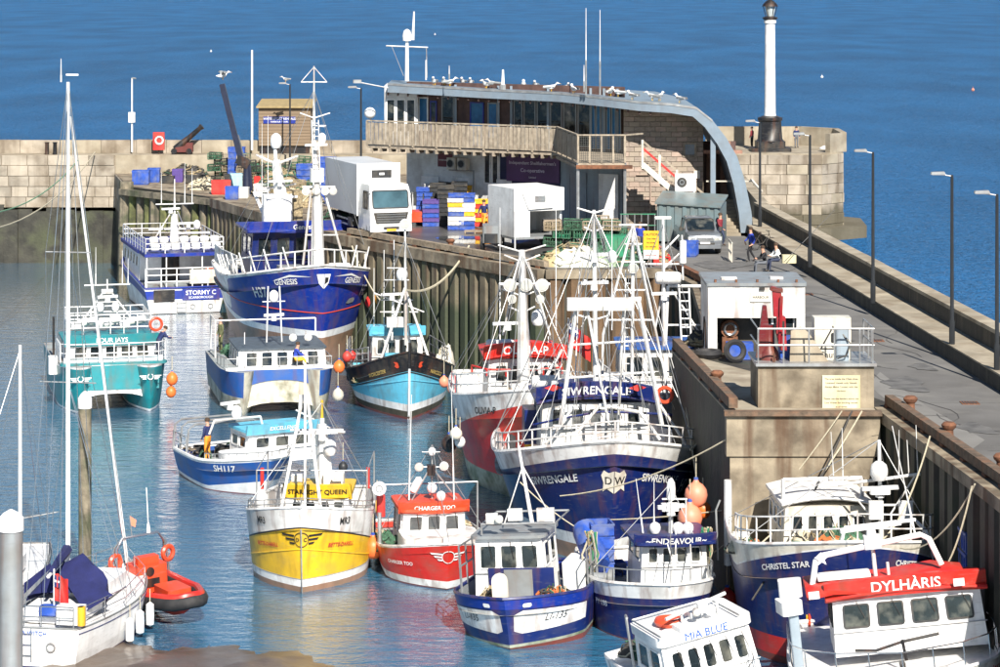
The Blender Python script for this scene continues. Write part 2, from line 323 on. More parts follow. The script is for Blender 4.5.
# road surface, patches, markings : sheets 4 mm apart
mb = MB(); mb.add([(14.5, 73.5, 8.006), (wallx(50)+.02, 50, 8.006), (wallx(145)+.02, 145, 8.006), (wallx(150), 160, 8.006), (-10, 160, 8.006), (-8.2, 145.3, 8.006), (2.3, 128.3, 8.006), (8.7, 128.8, 8.006), (9.8, 122, 8.006), (9.3, 109, 8.006), (9.3, 100.6, 8.006), (13.3, 87.6, 8.006)],
               [tuple(range(12))], asph); mb.build('road', kind='structure')
mb = MB(); mb.add([(-7.4, 147, 8.011), (-4, 140.5, 8.011), (1.5, 133, 8.011), (5, 134, 8.011), (3, 145, 8.011), (-5, 152, 8.011)], [tuple(range(6))], asphw); mb.build('wet_patch', kind='structure')
pud = mat('puddle', (.02, .025, .03), .03, var=.1, spec=.8)
mb = MB(); pp = G(487, 240, 8)
mb.add([(pp.x+2.6*cos(a)*(1+.2*sin(3*a)), pp.y+3*sin(a)*(1+.25*cos(2*a)), 8.016) for a in [2*pi*i/20 for i in range(20)]], [tuple(range(20))], pud); mb.build('puddle', kind='structure')
asph2 = mat('road_repair', (.20, .193, .18), .9, var=.15, vs=.6, bump=.3, bs=20)
mb = MB(); mb.add([G(880, 372, 8.011), G(925, 405, 8.011), G(985, 440, 8.011), G(968, 452, 8.011), G(905, 415, 8.011), G(868, 385, 8.011)], [tuple(range(6))], asph2); mb.build('road_patch', kind='structure')
# joints across the road, fine recessed-look seal strips
for k, d in enumerate((80, 88, 97, 107, 118, 130)):
    mb = MB(); mb.bb(wallx(d)-3.0, wallx(d)-.1, d, d+.05, 8.006, 8.013, mat('seal', (.10, .10, .095), .9)); mb.build('road_joint', kind='structure')
rnd = random.Random(5)
crackm = mat('crack_filler', (.06, .058, .055), .8)
mb = MB()
for k in range(16):      # cracks and old seams wandering over the road
    d0 = rnd.uniform(76, 132); x = wallx(d0)-rnd.uniform(.4, 3.6); y = d0; a = rnd.uniform(0, 3.14); P0 = []
    for t in range(9):
        P0.append((x, y)); a += rnd.uniform(-.5, .5); x += .45*cos(a); y += .8*sin(a)
    for (xa, ya), (xb, yb) in zip(P0, P0[1:]):
        if all(9.6 < q < wallx(150) + 3 for q in (xa, xb)) and xa < wallx(ya)-.1 and xb < wallx(yb)-.1: mb.add([(xa, ya, 8.0185), (xb, yb, 8.0185), (xb+.03, yb+.03, 8.0185), (xa+.03, ya+.03, 8.0185)], [(0, 1, 2, 3)], crackm)
mb.build('road_cracks', kind='structure')
stainm = mat('oil_stain', (.125, .12, .113), .7, var=.35, vs=2)
for k, (x, y, r_) in enumerate(((15.2, 83, .6), (14.3, 92, .9), (13.4, 104, .7), (12.3, 112, 1.1), (12.8, 121, .8), (11.2, 130, 1.2), (8.5, 136, 1.5), (15.6, 96, .5), (0.5, 139, 1.1), (3.5, 146, 1.0))):
    mb = MB(); ph_ = rnd.uniform(0, 6); mb.add([(x+r_*cos(a)*(1+.3*sin(2*a+ph_)+.15*sin(5*a)), y+1.7*r_*sin(a)*(1+.3*sin(3*a+ph_)), 8.0225+k*.0004) for a in [2*pi*i/26 for i in range(26)]], [tuple(range(26))], stainm); mb.build('oil_stain', kind='structure')
for x, y in ((15.9, 88), (14.9, 103), (13.9, 118)):
    mb = MB(); mb.bb(x-.3, x+.3, y-.3, y+.3, 8.0, 8.03, rusty); [mb.bb(x-.25+.1*i, x-.2+.1*i, y-.25, y+.25, 8.03, 8.036, blackpl) for i in range(5)]; mb.build('drain_cover', kind='structure')
# ledge (kerb step) and parapet down the seaward side
ledm = concl
darkc = mat('stained_parapet', (.06, .055, .045), .85, var=.3, vs=.8, dirt=(.03, .03, .025), da=.7, ds=.8, streak=(.13, .11, .08), sa=.5, bump=.6, world=True)  # near-black base carries the shade of these faces along with damp algae stains
root = empty('sea_wall_ledge', (0, 0, 0)); tag(root, kind='structure')
def slab(x0a, x1a, da, x0b, x1b, db, z0, z1, m, name, parent):
    mb = MB(); mb.add([(x0a, da, z0), (x1a, da, z0), (x1b, db, z0), (x0b, db, z0), (x0a, da, z1), (x1a, da, z1), (x1b, db, z1), (x0b, db, z1)],
                      [(3, 2, 1, 0), (4, 5, 6, 7), (0, 1, 5, 4), (1, 2, 6, 5), (2, 3, 7, 6), (3, 0, 4, 7)], m); return mb.build(name, parent)
d = 50.0
while d < 148:
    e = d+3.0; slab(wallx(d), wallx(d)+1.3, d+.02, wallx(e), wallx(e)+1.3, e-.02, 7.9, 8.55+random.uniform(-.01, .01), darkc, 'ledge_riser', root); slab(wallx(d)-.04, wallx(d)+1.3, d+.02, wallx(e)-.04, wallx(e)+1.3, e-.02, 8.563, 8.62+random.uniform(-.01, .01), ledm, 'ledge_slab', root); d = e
par = empty('sea_parapet', (0, 0, 0), label='long low concrete parapet between the roadside ledge and the open sea', cat='sea wall')
d = 50.0
while d < 149:
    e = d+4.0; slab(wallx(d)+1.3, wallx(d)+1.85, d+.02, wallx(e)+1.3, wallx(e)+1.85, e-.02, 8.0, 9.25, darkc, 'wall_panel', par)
    slab(wallx(d)+1.26, wallx(d)+1.92, d+.01, wallx(e)+1.26, wallx(e)+1.92, e-.01, 9.253, 9.40+random.uniform(-.01, .01), concl, 'coping_stone', par); d = e
d = 150
while d < 204:
    a = wallx(150)+1.5+(d-150)/56*1.5; b = a+4/56*1.5; slab(a, a+.6, d+.02, b, b+.6, d+3.98, 8, 9.4, concl, 'wall_panel', par); d += 4
# rock apron on the sea side of the wall
rocks = empty('sea_wall_foot', (0, 0, 0)); tag(rocks, kind='structure')
slab(wallx(60)+2.8, wallx(60)+4.2, 60, wallx(150)+2.8, wallx(150)+3.8, 150, -1, 1.9, stoned, 'apron', rocks)
slab(wallx(150)+2.8, wallx(150)+3.8, 150, 18, 23, 206, -1, 2.2, stonem, 'apron', rocks)
# ---------------- stone block walls ----------------
def stone_course_wall(name, p0, p1, z0, z1, bw, bh, mats, label=None, cat=None, kind=None, root=None, thick=.5, base=None, zsplit=None, wmat=None, jit=.04):
    p0 = V((*p0, 0)); p1 = V((*p1, 0)); L_ = (p1-p0).length; ux = (p1-p0)/L_; n = V((ux.y, -ux.x, 0)); rz = math.atan2(ux.y, ux.x)
    root = root or empty(name, (p0.x, p0.y, 0), label=label, cat=cat, kind=kind)
    rp = V(root.location); rows = max(1, round((z1-z0)/bh)); bh = (z1-z0)/rows
    meshes = {}
    mb = MB(); mb.add([p0-n*thick-rp+V((0, 0, z0)), p1-n*thick-rp+V((0, 0, z0)), p1-n*.04-rp+V((0, 0, z0)), p0-n*.04-rp+V((0, 0, z0))]+[p0-n*thick-rp+V((0, 0, z1-.01)), p1-n*thick-rp+V((0, 0, z1-.01)), p1-n*.04-rp+V((0, 0, z1-.01)), p0-n*.04-rp+V((0, 0, z1-.01))],
                      [(0, 1, 2, 3), (7, 6, 5, 4), (0, 4, 5, 1), (1, 5, 6, 2), (2, 6, 7, 3), (3, 7, 4, 0)], mortar); mb.build('wall_core', root)
    for r_ in range(rows):
        x = -(bw*.5 if r_ % 2 else 0); z = z0+bh*(r_+.5)
        while x < L_-.05:
            wd = bw*random.choice((.8, 1, 1, 1.25)); a = max(x, 0); b = min(x+wd, L_); x += wd
            if b-a < .15: continue
            mt = random.choice(mats)
            if zsplit is not None and z < zsplit: mt = wmat
            key = (mt.name, random.randint(0, 2))
            if key not in meshes:
                q = MB(); c = .06
                rg = []
                for off, ins in ((-.5, 0), (-.03, 0), (.02, c*.5)):
                    rg.append([V((sx*(.5-ins*.6), -off*.2 if off < 0 else -off, sz*(.5-ins))) for sx, sz in ((-1, -1), (1, -1), (1, 1), (-1, 1))])
                rg[0] = [V((v.x, .1, v.z)) for v in rg[0]]
                q.loft(rg, mt); meshes[key] = q.mesh('stone')
            pos = p0+ux*(a+b)/2+n*random.uniform(-jit*.5, jit)+V((0, 0, z))
            put(meshes[key], 'stone', pos-rp, (0, 0, rz), root, (b-a-.03, 1, bh-.03))
    return root
# far pier wall, upper courses pale stone over a weed covered foot
nw = stone_course_wall('pier_wall', (-41, 189.9), (-28.1, 189.9), 5.5, 9.35, 1.5, .8, [stonem, stonem, stoned], kind='structure')
stone_course_wall('pier_wall', (-28.1, 189.9), (-25.6, 178.2), 5.5, 8.0, 2.2, .8, [stoned, stonem], root=nw)
slab(-46, -.02, -.05, -46, -.02, .1, 5.5, 9.35, stonem, 'wall_core', nw)
mb = MB(); k = 70    # weed: uneven dark foot
for (a, b) in (((-90, 189.6), (-27.9, 189.6)), ((-27.9, 189.6), (-25.3, 178)), ):
    n_ = 60 if a[0] < -50 else 26
    for i in range(n_):
        t0, t1 = i/n_, (i+1)/n_; x0 = a[0]+(b[0]-a[0])*t0; x1 = a[0]+(b[0]-a[0])*t1; y0 = a[1]+(b[1]-a[1])*t0; y1 = a[1]+(b[1]-a[1])*t1
        zt = 5.5+random.uniform(-.25, .25); o = random.uniform(0, .25)
        x0 += 41; x1 += 41; y0 -= 189.9; y1 -= 189.9
        mb.add([(x0, y0-o, -1), (x1, y1-o, -1), (x1, y1-o+.05, zt), (x0, y0-o+.05, zt), (x0, y0+.6, zt), (x1, y1+.6, zt)], [(0, 1, 2, 3), (3, 2, 5, 4)], weed)
mb.build('seaweed_wall_foot', nw, kind='stuff')
# parapet along the far pier
pw = empty('pier_parapet', (0, 191.8, 9.36), label='low stone parapet along the top of the far pier wall', cat='parapet wall')
x = -88.0
while x < 3.5:
    wd = random.choice((2.2, 2.6, 3.0)); mb = MB(); mb.bb(0, wd-.03, 0, .6, 0, .95+random.uniform(-.03, .03), random.choice((stonem, concl, stonem))); mb.build('parapet_block', pw, (x, 0, 0)); x += wd
slab(-90, 6, 190.0, -90, 6, 206, -1, 9.35, concl, 'far_pier', None)['kind'] = 'structure'
mb = MB(); mb.add([(-28.1, 189.9, 8.008), (-25.4, 178.2, 8.008), (-18.4, 169.4, 8.008), (-8.6, 146, 8.008), (-10, 160, 8.008), (5, 165, 8.008), (5, 190, 8.008), (-28.1, 190, 8.008)], [tuple(range(8))], conc); mb.build('quay_deck', kind='structure')
# pier head tower with its lamp column
ph = empty('stone_tower', (17.2, 207, 0), label='round ended pale stone pier head tower at the end of the harbour wall', cat='stone tower')
faces = [((17.2, 206.9), (25.6, 206.9)), ((25.6, 206.9), (27.6, 209)), ((27.6, 209), (28.1, 215))]
for a, b in faces: stone_course_wall('', a, b, 1.0, 8.2, 1.7, .8, [stonem, stonem, concl, stoned], root=ph, zsplit=None)
mb = MB(); poly = [(0, .05), (8.4, .05), (10.4, 2.15), (10.85, 8), (8, 11), (0, 11)]
mb.prism(poly, (0, 0, 8.0), (1, 0, 0), (0, 1, 0), (0, 0, .28), concl); mb.build('tower_deck', ph)
mb = MB(); mb.prism([(-.5, -1.2), (9, -1.2), (12.2, 1.4), (12.6, 8), (9, 12), (-.5, 12)], (0, 0, -1), (1, 0, 0), (0, 1, 0), (0, 0, 3.4), stonem); mb.build('tower_footing', ph)
for i, (a, b) in enumerate((((10.7, 2.3), (10.8, 8)), ((10.8, 8), (8, 10.8)), ((8, 10.8), (0, 10.8)), ((9.2, 1.0), (10.7, 2.3)))):
    mb = MB(); hgt = 1.55 if i < 3 else 1.5
    p, q = V((*a, 0)), V((*b, 0)); u = (q-p).normalized(); n = V((-u.y, u.x, 0))
    mb.add([p+V((0, 0, 8.28)), q+V((0, 0, 8.28)), q+n*.5+V((0, 0, 8.28)), p+n*.5+V((0, 0, 8.28)), p+V((0, 0, 8.28+hgt)), q+V((0, 0, 8.28+hgt)), q+n*.5+V((0, 0, 8.28+hgt)), p+n*.5+V((0, 0, 8.28+hgt))],
           [(0, 3, 2, 1), (4, 5, 6, 7), (0, 1, 5, 4), (1, 2, 6, 5), (2, 3, 7, 6), (3, 0, 4, 7)], concl); mb.build('tower_parapet', ph)
lc = empty('lighthouse_column', (XD(770, 210), 210, 8.28), label='tall white lamp column with black lantern on the pier head', cat='lighthouse')
mb = MB(); mb.rbox((0, 0, .15), (3.2, 2.6, .3), black, .1); mb.rbox((0, 0, .55), (2.3, 2.0, .55), black, .1)
mb.lathe([(1.15, .8), (1.0, 1.0), (.9, 2.4), (1.0, 2.5), (1.0, 2.7), (.6, 2.85)], black, n=8); mb.build('plinth', lc)
zt = ZD(20, 210)-8.28
mb = MB(); mb.lathe([(.5, 2.8), (.46, 3.1), (.44, zt*.5), (.41, zt-.3), (.5, zt-.25), (.5, zt)], whiteclean, n=18); mb.build('shaft', lc)
mb = MB(); mb.lathe([(.45, zt), (.62, zt+.1), (.62, zt+.2), (.35, zt+.3)], black, n=12)
for i in range(6): a = i*pi/3; mb.tube((.34*cos(a), .34*sin(a), zt+.3), (.56*cos(a), .56*sin(a), zt+1.1), .03, black)
mb.lathe([(.66, zt+1.1), (.55, zt+1.3), (.3, zt+1.55), (.1, zt+1.65), (.06, zt+1.95)], black, n=12); mb.build('lantern_frame', lc)
mb = MB(); mb.lathe([(.29, zt+.3), (.5, zt+1.1)], mat('lantern_glass', (.5, .55, .55), .1, spec=.8), n=6); mb.build('lantern_glass', lc)
# ---------------- sheet pile walls ----------------
def pile_wall(name, pts, pitch, label, m=None, cap=.55, face=None):
    m = m or piled; root = empty(name, (*pts[0], 0), label=label, cat='quay wall'); rp = V((*pts[0], 0))
    q = MB(); q.prism([(-.42, 0), (.42, 0), (.24, -.34), (-.24, -.34)], (0, 0, -1), (1, 0, 0), (0, 1, 0), (0, 0, 9-cap), m); pm = q.mesh('pile')
    for a, b in zip(pts, pts[1:]):
        a = V((*a, 0)); b = V((*b, 0)); L_ = (b-a).length; u = (b-a)/L_; rz = math.atan2(u.y, u.x); n = V((u.y, -u.x, 0))
        k = int(L_/pitch)
        for i in range(k): put(pm, 'pile', a+u*(i+.5)*L_/k-rp+V((0, 0, random.uniform(-.05, 0))), (0, 0, rz+random.uniform(-.03, .03)), root, (L_/k/.95, random.uniform(.9, 1.1), 1))
        k2 = max(1, int(L_/3))
        for i in range(k2):
            p = a+u*(L_*i/k2+.015)-rp; q_ = a+u*(L_*(i+1)/k2-.015)-rp; mb = MB()
            mb.add([p-n*.2+V((0, 0, 8-cap)), q_-n*.2+V((0, 0, 8-cap)), q_+n*.42+V((0, 0, 8-cap)), p+n*.42+V((0, 0, 8-cap)), p-n*.2+V((0, 0, 8.02)), q_-n*.2+V((0, 0, 8.02)), q_+n*.42+V((0, 0, 8.02)), p+n*.42+V((0, 0, 8.02))],
                   [(0, 3, 2, 1), (4, 5, 6, 7), (0, 1, 5, 4), (1, 2, 6, 5), (2, 3, 7, 6), (3, 0, 4, 7)], conc); mb.build('capping_beam', root)
    return root
pile_wall('sheet_pile_wall', [(-18.5, 169), (-8.6, 145), (2.2, 127.8)], .95, 'ridged sheet pile quay wall below the parked lorry')
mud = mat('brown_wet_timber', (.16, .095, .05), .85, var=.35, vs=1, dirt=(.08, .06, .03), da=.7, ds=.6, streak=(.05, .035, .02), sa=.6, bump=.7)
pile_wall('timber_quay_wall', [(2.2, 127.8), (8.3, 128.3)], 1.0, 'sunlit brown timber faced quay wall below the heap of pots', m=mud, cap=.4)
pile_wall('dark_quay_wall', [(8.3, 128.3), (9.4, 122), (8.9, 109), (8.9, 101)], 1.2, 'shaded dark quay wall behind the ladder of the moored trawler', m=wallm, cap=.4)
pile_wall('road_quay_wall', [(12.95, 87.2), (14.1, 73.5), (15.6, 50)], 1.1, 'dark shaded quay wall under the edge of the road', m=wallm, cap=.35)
edgem = mat('edge_timber', (.135, .095, .065), .85, var=.4, vs=4, dirt=(.2, .09, .045), da=.6, ds=2, bump=.6)
# rusty/timber edge rails on the quay
def edge_rail(name, pts, label, m, h=.28, w_=.3, seg=2.4, gap=.35):
    root = empty(name, (*pts[0], 8.02), label=label, cat='quay edge'); rp = V((*pts[0], 0))
    for a, b in zip(pts, pts[1:]):
        a = V((*a, 0)); b = V((*b, 0)); L_ = (b-a).length; u = (b-a)/L_; x = 0
        while x < L_-.4:
            e = min(x+seg, L_); mb = MB(); mb.beam(a+u*x-rp+V((0, 0, h*.5+.10)), a+u*(e-.03)-rp+V((0, 0, h*.5+.10)), w_, h, m); mb.build('edge_beam', root)
            mb = MB(); mb.box(a+u*(x+.2)-rp+V((0, 0, .05)), (.35, .35, .1), rusty, math.degrees(math.atan2(u.y, u.x))); mb.build('edge_block', root); x = e
edge_rail('quay_edge_rail', [(-8.4, 144.9), (2.3, 128)], 'timber kerb rail along the quay edge in front of the lorry', wood)
edge_rail('dark_edge_rail', [(8.6, 128), (9.55, 122), (9.1, 109), (9.1, 102)], 'dark timber edge rail beside the pickup and the white cabin', rusty)
edge_rail('platform_edge_rail', [(6.8, 100.4), (7.75, 86.3)], 'rusty timber rail along the left side of the concrete platform', edgem, h=.35)
edge_rail('road_edge_rail', [(13.05, 87.2), (14.25, 73.5), (15.8, 50)], 'rusty timber rail along the edge of the road above the red boat', edgem, h=.3)
# bollards on the edges
def bollard(x, y, label, grp):
    mb = MB(); mb.lathe([(.22, 0), (.2, .05), (.15, .12), (.14, .4), (.22, .48), (.24, .56), (.16, .64)], rusty, n=12)
    return mb.build('bollard', None, (x, y, 8.02), label=label, cat='bollard', group=grp)
for x, y, l in ((13.5, 85.5, 'rusty bollard on the quay edge nearest the concrete block'), (13.9, 80.5, 'rusty bollard halfway along the road edge'), (14.5, 75.2, 'rusty bollard on the road edge nearest the viewer'), (7.6, 91, 'rusty bollard beside the coiled ropes on the platform'),
                (-2.6, 136.5, 'rusty bollard on the quay edge holding a thick rope')): bollard(x, y, l, 'bollards on the quay edges')
# far jetty piles in front of the mossy corner
moss = mat('mossy_timber', (.13, .14, .05), .9, var=.5, vs=1.5, dirt=(.05, .05, .03), da=.7, bump=.8)
jt = empty('timber_jetty', (-25, 175, 0), label='old mossy timber jetty below the tubs behind the white survey boat', cat='jetty')
for i in range(13):
    t = i/12; x = -25.6+7.4*t; y = 177.3-8.6*t; mb = MB()
    mb.tube((x+25, y-175, -1), (x+25+.1, y-175+.1, 7.7 if i else 8.4), .34 if i % 4 else .5, random.choice((pilewood, moss)), n=8); mb.build('pile', jt)
for z in (7.75, 5.2, 3.0):
    mb = MB(); mb.beam((-.8, 2.1, z), (7.0, -6.9, z), .4, .4, pilewood); mb.build('cross_beam', jt)
for i in range(9):
    t = i/9; x = -18.4+9.6*t; y = 168.6-23.4*t; mb = MB(); mb.tube((x+25, y-175, -1), (x+25, y-175, 7.9), .2, pilewood, n=8); mb.build('fender_pile', jt)
# ---------------- concrete platform (block) with sign ----------------
blk = empty('concrete_platform', (7.6, 86, 0), label='big stained concrete block jutting out into the harbour below the red crane', cat='concrete block')
mb = MB(); mb.prism([(0, 0), (4.8, 0), (4.85, .4), (.05, .4)], (0, -.06, -1), (1, 0, 0), (0, 1, 0), (0, 0, 7.6), conc); mb.build('face_wall', blk)
mb = MB(); mb.bb(-.12, 4.95, -.14, .5, 6.6, 7.95, conc); mb.build('upper_band', blk)
mb = MB(); mb.bb(-.2, 5.0, -.3, .1, 7.955, 8.1, edgem); mb.build('edge_beam', blk)
mb = MB(); mb.prism([(-.02, -.1), (4.9, -.1), (4.9, 2), (-.9, 14.2), (-.97, 14.2)], (0, 0, 7.958), (1, 0, 0), (0, 1, 0), (0, 0, .06), concl); mb.build('platform_top', blk)
# raised plinth (crane base) 758..875 px
pl = empty('crane_plinth', (XD(758, 87), 87, 8.02), label='raised concrete plinth with railings and a yellowed notice on its face', cat='plinth')
pw_ = XD(874, 87)-XD(758, 87); phh = ZD(366, 87)-8.02
mb = MB(); mb.bb(0, pw_, 0, 2.6, 0, phh, conc); mb.build('plinth_block', pl)
mb = MB(); mb.bb(-.08, pw_+.08, -.12, 2.7, phh, phh+.1, galv); mb.build('top_plate', pl)
mb = MB()
zb = phh+.1
for x in [0, .85, 1.7, 2.55, 3.4, pw_-.05]: mb.tube((x, -.05, zb), (x, -.05, zb+1.15), .03, galv)
for x in (pw_, ): 
    for y in (.6, 1.3, 2.5): mb.tube((x, y, zb), (x, y, zb+1.15), .03, galv)
for h in (.6, 1.15): mb.path([(-.0, 2.5, zb+h), (0, -.05, zb+h), (pw_, -.05, zb+h), (pw_, 2.5, zb+h)], .03, galv)
mb.build('handrail', pl)
sx0 = XD(822, 87)-pl.location.x; sz0 = ZD(411, 87)-8.02; sz1 = ZD(375, 87)-8.02; sxw = XD(860, 87)-XD(822, 87)
signm = paint('yellowed_sign', (.72, .64, .42), da=.3, sa=.85, ss=1.6, streak=(.5, .25, .05))
ns = empty('notice_board', (pl.location.x+sx0, 86.97, 8.02+sz0), label='yellowed rust streaked notice board on the face of the plinth', cat='notice board')
mb = MB(); mb.bb(0, sxw, -.03, .0, 0, sz1-sz0, signm); mb.build('board', ns)
for i, l in enumerate(('The area inside the Chain Area', 'Licensed Vessels only Vessels', 'Always Make Contact with the', 'Harbour', '', 'Please use the fenders above the', 'Low Water for docking vessels', 'at all times')):
    if l: plane_text(l, (sxw/2, -.034, (sz1-sz0)*(.90-.11*i)), (1, 0, 0), (0, 0, 1), .088, textblk, ns)
# warning box, slab, blue bin on plinth
wb = empty('warning_cabinet', (XD(823, 87.8), 87.7, 8.12+phh), label='cream cabinet with a black warning triangle on the plinth', cat='cabinet')
ww = 1.25; wh = ZD(318, 87.7)-8.12-phh
mb = MB(); mb.rbox((ww/2-.3, .4, wh/2), (ww, .7, wh), cream, .05); mb.build('cabinet_body', wb)
mb = MB()
T = [(-.45, 0), (.45, 0), (0, .82)]; I = [(-.36, .05), (.36, .05), (0, .71)]
o = V((ww/2-.3, .045, .34))
mb.add([o+V((a, 0, b)) for a, b in T+I], [(0, 1, 4, 3), (1, 2, 5, 4), (2, 0, 3, 5)], textblk)
mb.prism(rrect(.13, .34, .06), o+V((0, 0, .4)), (1, 0, 0), (0, 0, 1), (0, -.01, 0), textblk); mb.prism(rrect(.1, .1, .049), o+V((0, 0, .13)), (1, 0, 0), (0, 0, 1), (0, -.01, 0), textblk); mb.build('warning_triangle', wb)
plane_text('Caution', (ww/2-.3, .044, .17), (1, 0, 0), (0, 0, 1), .3, textblk, wb)
mb = MB(); mb.prism([(-.55, 0), (.75, 0), (.1, .95), (-.15, 1.15), (-.5, 1.0)], (0, 0, 0), (1, 0, 0), (0, .12, 1), (0, .12, 0), concl)
mb.build('broken_slab', None, (XD(806, 87.4), 87.35, 8.12+phh), label='broken pale slab leaning against the warning cabinet', cat='slab')
mb = MB(); mb.rbox((0, 0, .55), (.45, .45, 1.1), bluegrey, .1); mb.path([(.0, -.2, .9), (.25, -.35, .6), (.1, -.4, .2), (-.2, -.4, .1)], .03, blackpl)
mb.build('hose_pump', None, (XD(841, 87.9), 87.7, 8.12+phh), label='grey pump unit with a black hose right of the warning cabinet', cat='pump')
mb = MB(); mb.rbox((0, 0, .35), (.75, .6, .7), bluepl, .05)
mb.build('blue_bin', None, (XD(790, 88.3), 88.4, 8.12+phh), label='blue tub behind the red crane on the plinth', cat='tub')
# red crane
cr = empty('red_crane', (XD(772, 86.8), 87.8, 8.1+phh), label='folded dark red hydraulic crane standing on the plinth', cat='crane')
crm = paint('crane_red', (.30, .012, .02), da=.3, sa=.3)
crd = paint('crane_dark_red', (.13, .008, .012), da=.4, sa=.4)
def crz(py): return ZD(py, 87.5)-8.1-phh
mb = MB(); mb.lathe([(.35, 0), (.32, .3), (.2, .5), (.18, 1.2)], crd); mb.prism([(-.45, 0), (-.05, 0), (-.02, 1.0), (-.1, 1.75), (-.22, 1.75)], (0, -.2, .1), (1, 0, 0), (0, 0, 1), (0, .3, 0), crd); mb.build('crane_column', cr)
mb = MB(); mb.prism([(.06, crz(286)), (.36, crz(288)), (.42, crz(316)), (.12, crz(316))], (0, -.5, 0), (1, 0, 0), (0, 0, 1), (0, .3, 0), crm); mb.prism([(.22, crz(316)), (.50, crz(316)), (.55, crz(350)), (.34, crz(350)), (.2, crz(332))], (0, -.56, 0), (1, 0, 0), (0, 0, 1), (0, .36, 0), crm); mb.prism([(.0, crz(286)), (.42, crz(288)), (.42, crz(292)), (.0, crz(290))], (0, -.54, 0), (1, 0, 0), (0, 0, 1), (0, .38, 0), crd)
mb.prism([(.26, crz(320)), (.46, crz(320)), (.46, crz(327)), (.26, crz(327))], (0, -.62, 0), (1, 0, 0), (0, 0, 1), (0, .5, 0), black)
mb.build('folded_boom', cr)
mb = MB(); mb.tube((.3, -.62, crz(345)), (.36, -.62, crz(295)), .06, crm); mb.tube((.3, -.62, crz(330)), (.33, -.62, crz(300)), .035, steel); mb.build('hydraulic_ram', cr)
mb = MB(); mb.path([(.12, -.6, crz(352)), (.1, -.62, crz(370)), (.12, -.65, crz(392))], .035, rusty); mb.lathe([(.1, 0), (.12, .1), (.03, .3)], rusty, (.12, -.65, crz(399))); mb.build('hook', cr)
# ---------------- white cabin on platform ----------------
cb = empty('white_cabin', (XD(708, 99), 99, 8.01), label='white steel store cabin with open front behind the red crane', cat='cabin')
cw = XD(805, 99)-XD(708, 99); chh = ZD(286, 99)-8.01; cd = 3.6
def cz(py): return ZD(py, 99)-8.01
zl = cz(318)
mb = MB(); mb.bb(0, .08, .1, cd, 0, chh, white); mb.bb(0, cw, cd-.08, cd, 0, chh, white); mb.bb(cw-.08, cw, .1, cd-.085, 0, chh, white)
mb.bb(0, cw, 0, .1, zl, chh, white); mb.bb(0, .35, 0, .1, 0, zl, white); mb.bb(cw-.32, cw, 0, .1, 0, zl, white); mb.build('cabin_walls', cb)
mb = MB(); mb.prism(rrect(cw+.15, cd+.15, .12), (cw/2, cd/2, chh), (1, 0, 0), (0, 1, 0), (0, 0, .12), greyp); mb.bb(.6, 1.2, 1, 1.4, chh+.12, chh+.2, white); mb.bb(2.5, 3, 1.2, 1.6, chh+.12, chh+.2, white)
for x in (.3, 1.1, 1.9, 2.7, 3.4): mb.lathe([(.05, 0), (.05, .1)], rusty, (x, .25, chh+.12))
mb.build('cabin_roof', cb)
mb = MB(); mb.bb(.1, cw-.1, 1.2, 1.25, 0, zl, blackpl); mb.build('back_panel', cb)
mb = MB(); mb.bb(cw-1.2, cw-.35, .3, .35, 0, zl-.1, glass); mb.bb(cw-1.25, cw-1.17, .28, .38, 0, zl-.05, white); mb.bb(cw-.42, cw-.34, .28, .38, 0, zl-.05, white); mb.build('glazed_door', cb)
mb = MB(); mb.bb(1.6, 2.4, -.06, 0, chh-.6, chh-.25, cream); mb.build('sign_plate', cb); plane_text('HARBOUR', (2.0, -.065, chh-.42), (1, 0, 0), (0, 0, 1), .13, textblk, cb)
mb = MB(); mb.bb(1.95, 2.15, -.1, 0, chh-.15, chh-.05, black); mb.build('lamp', cb)
mb = MB(); mb.path([(-.05, .3, 0), (-.08, .3, 1.2), (-.1, .6, 1.4), (-.1, 1.0, .2)], .03, black); mb.build('cable', cb)
mb = MB(); mb.lathe([(.35, 0), (.35, .5)], rusty, (.9, .7, .9), (0, 1, 0)); mb.torus((.9, .68, .9), .22, .05, steel, (0, 1, 0)); mb.bb(.6, 1.2, .7, 1.1, 0, .6, rusty)
mb.build('rope_winch', None, (cb.location.x, 99, 8.02), label='rusty winch standing inside the open white cabin', cat='winch')
mb = MB(); mb.rbox((0, 0, .3), (1.0, .7, .6), bluepl, .05); mb.build('blue_tub', None, (XD(740, 98), 98.2, 8.02), label='blue tub at the foot of the white cabin front', cat='tub')
for px, py, dx, lab in ((708, 357, .45, 'black rubber tyre lying flat left of the cabin door'), (735, 362, .5, 'black tyre standing with a blue barrel end inside')):
    p = G(px, py, 8.02); mb = MB()
    if dx < .5: mb.torus((0, 0, .14), .4, .15, rubber)
    else: mb.torus((0, 0, .42), .33, .12, rubber, (.2, -1, .2)); mb.lathe([(.22, -.1), (.22, .5)], bluepl, (0, 0, .42), (.2, 1, -.1))
    mb.build('tyre', None, p, label=lab, cat='tyre')
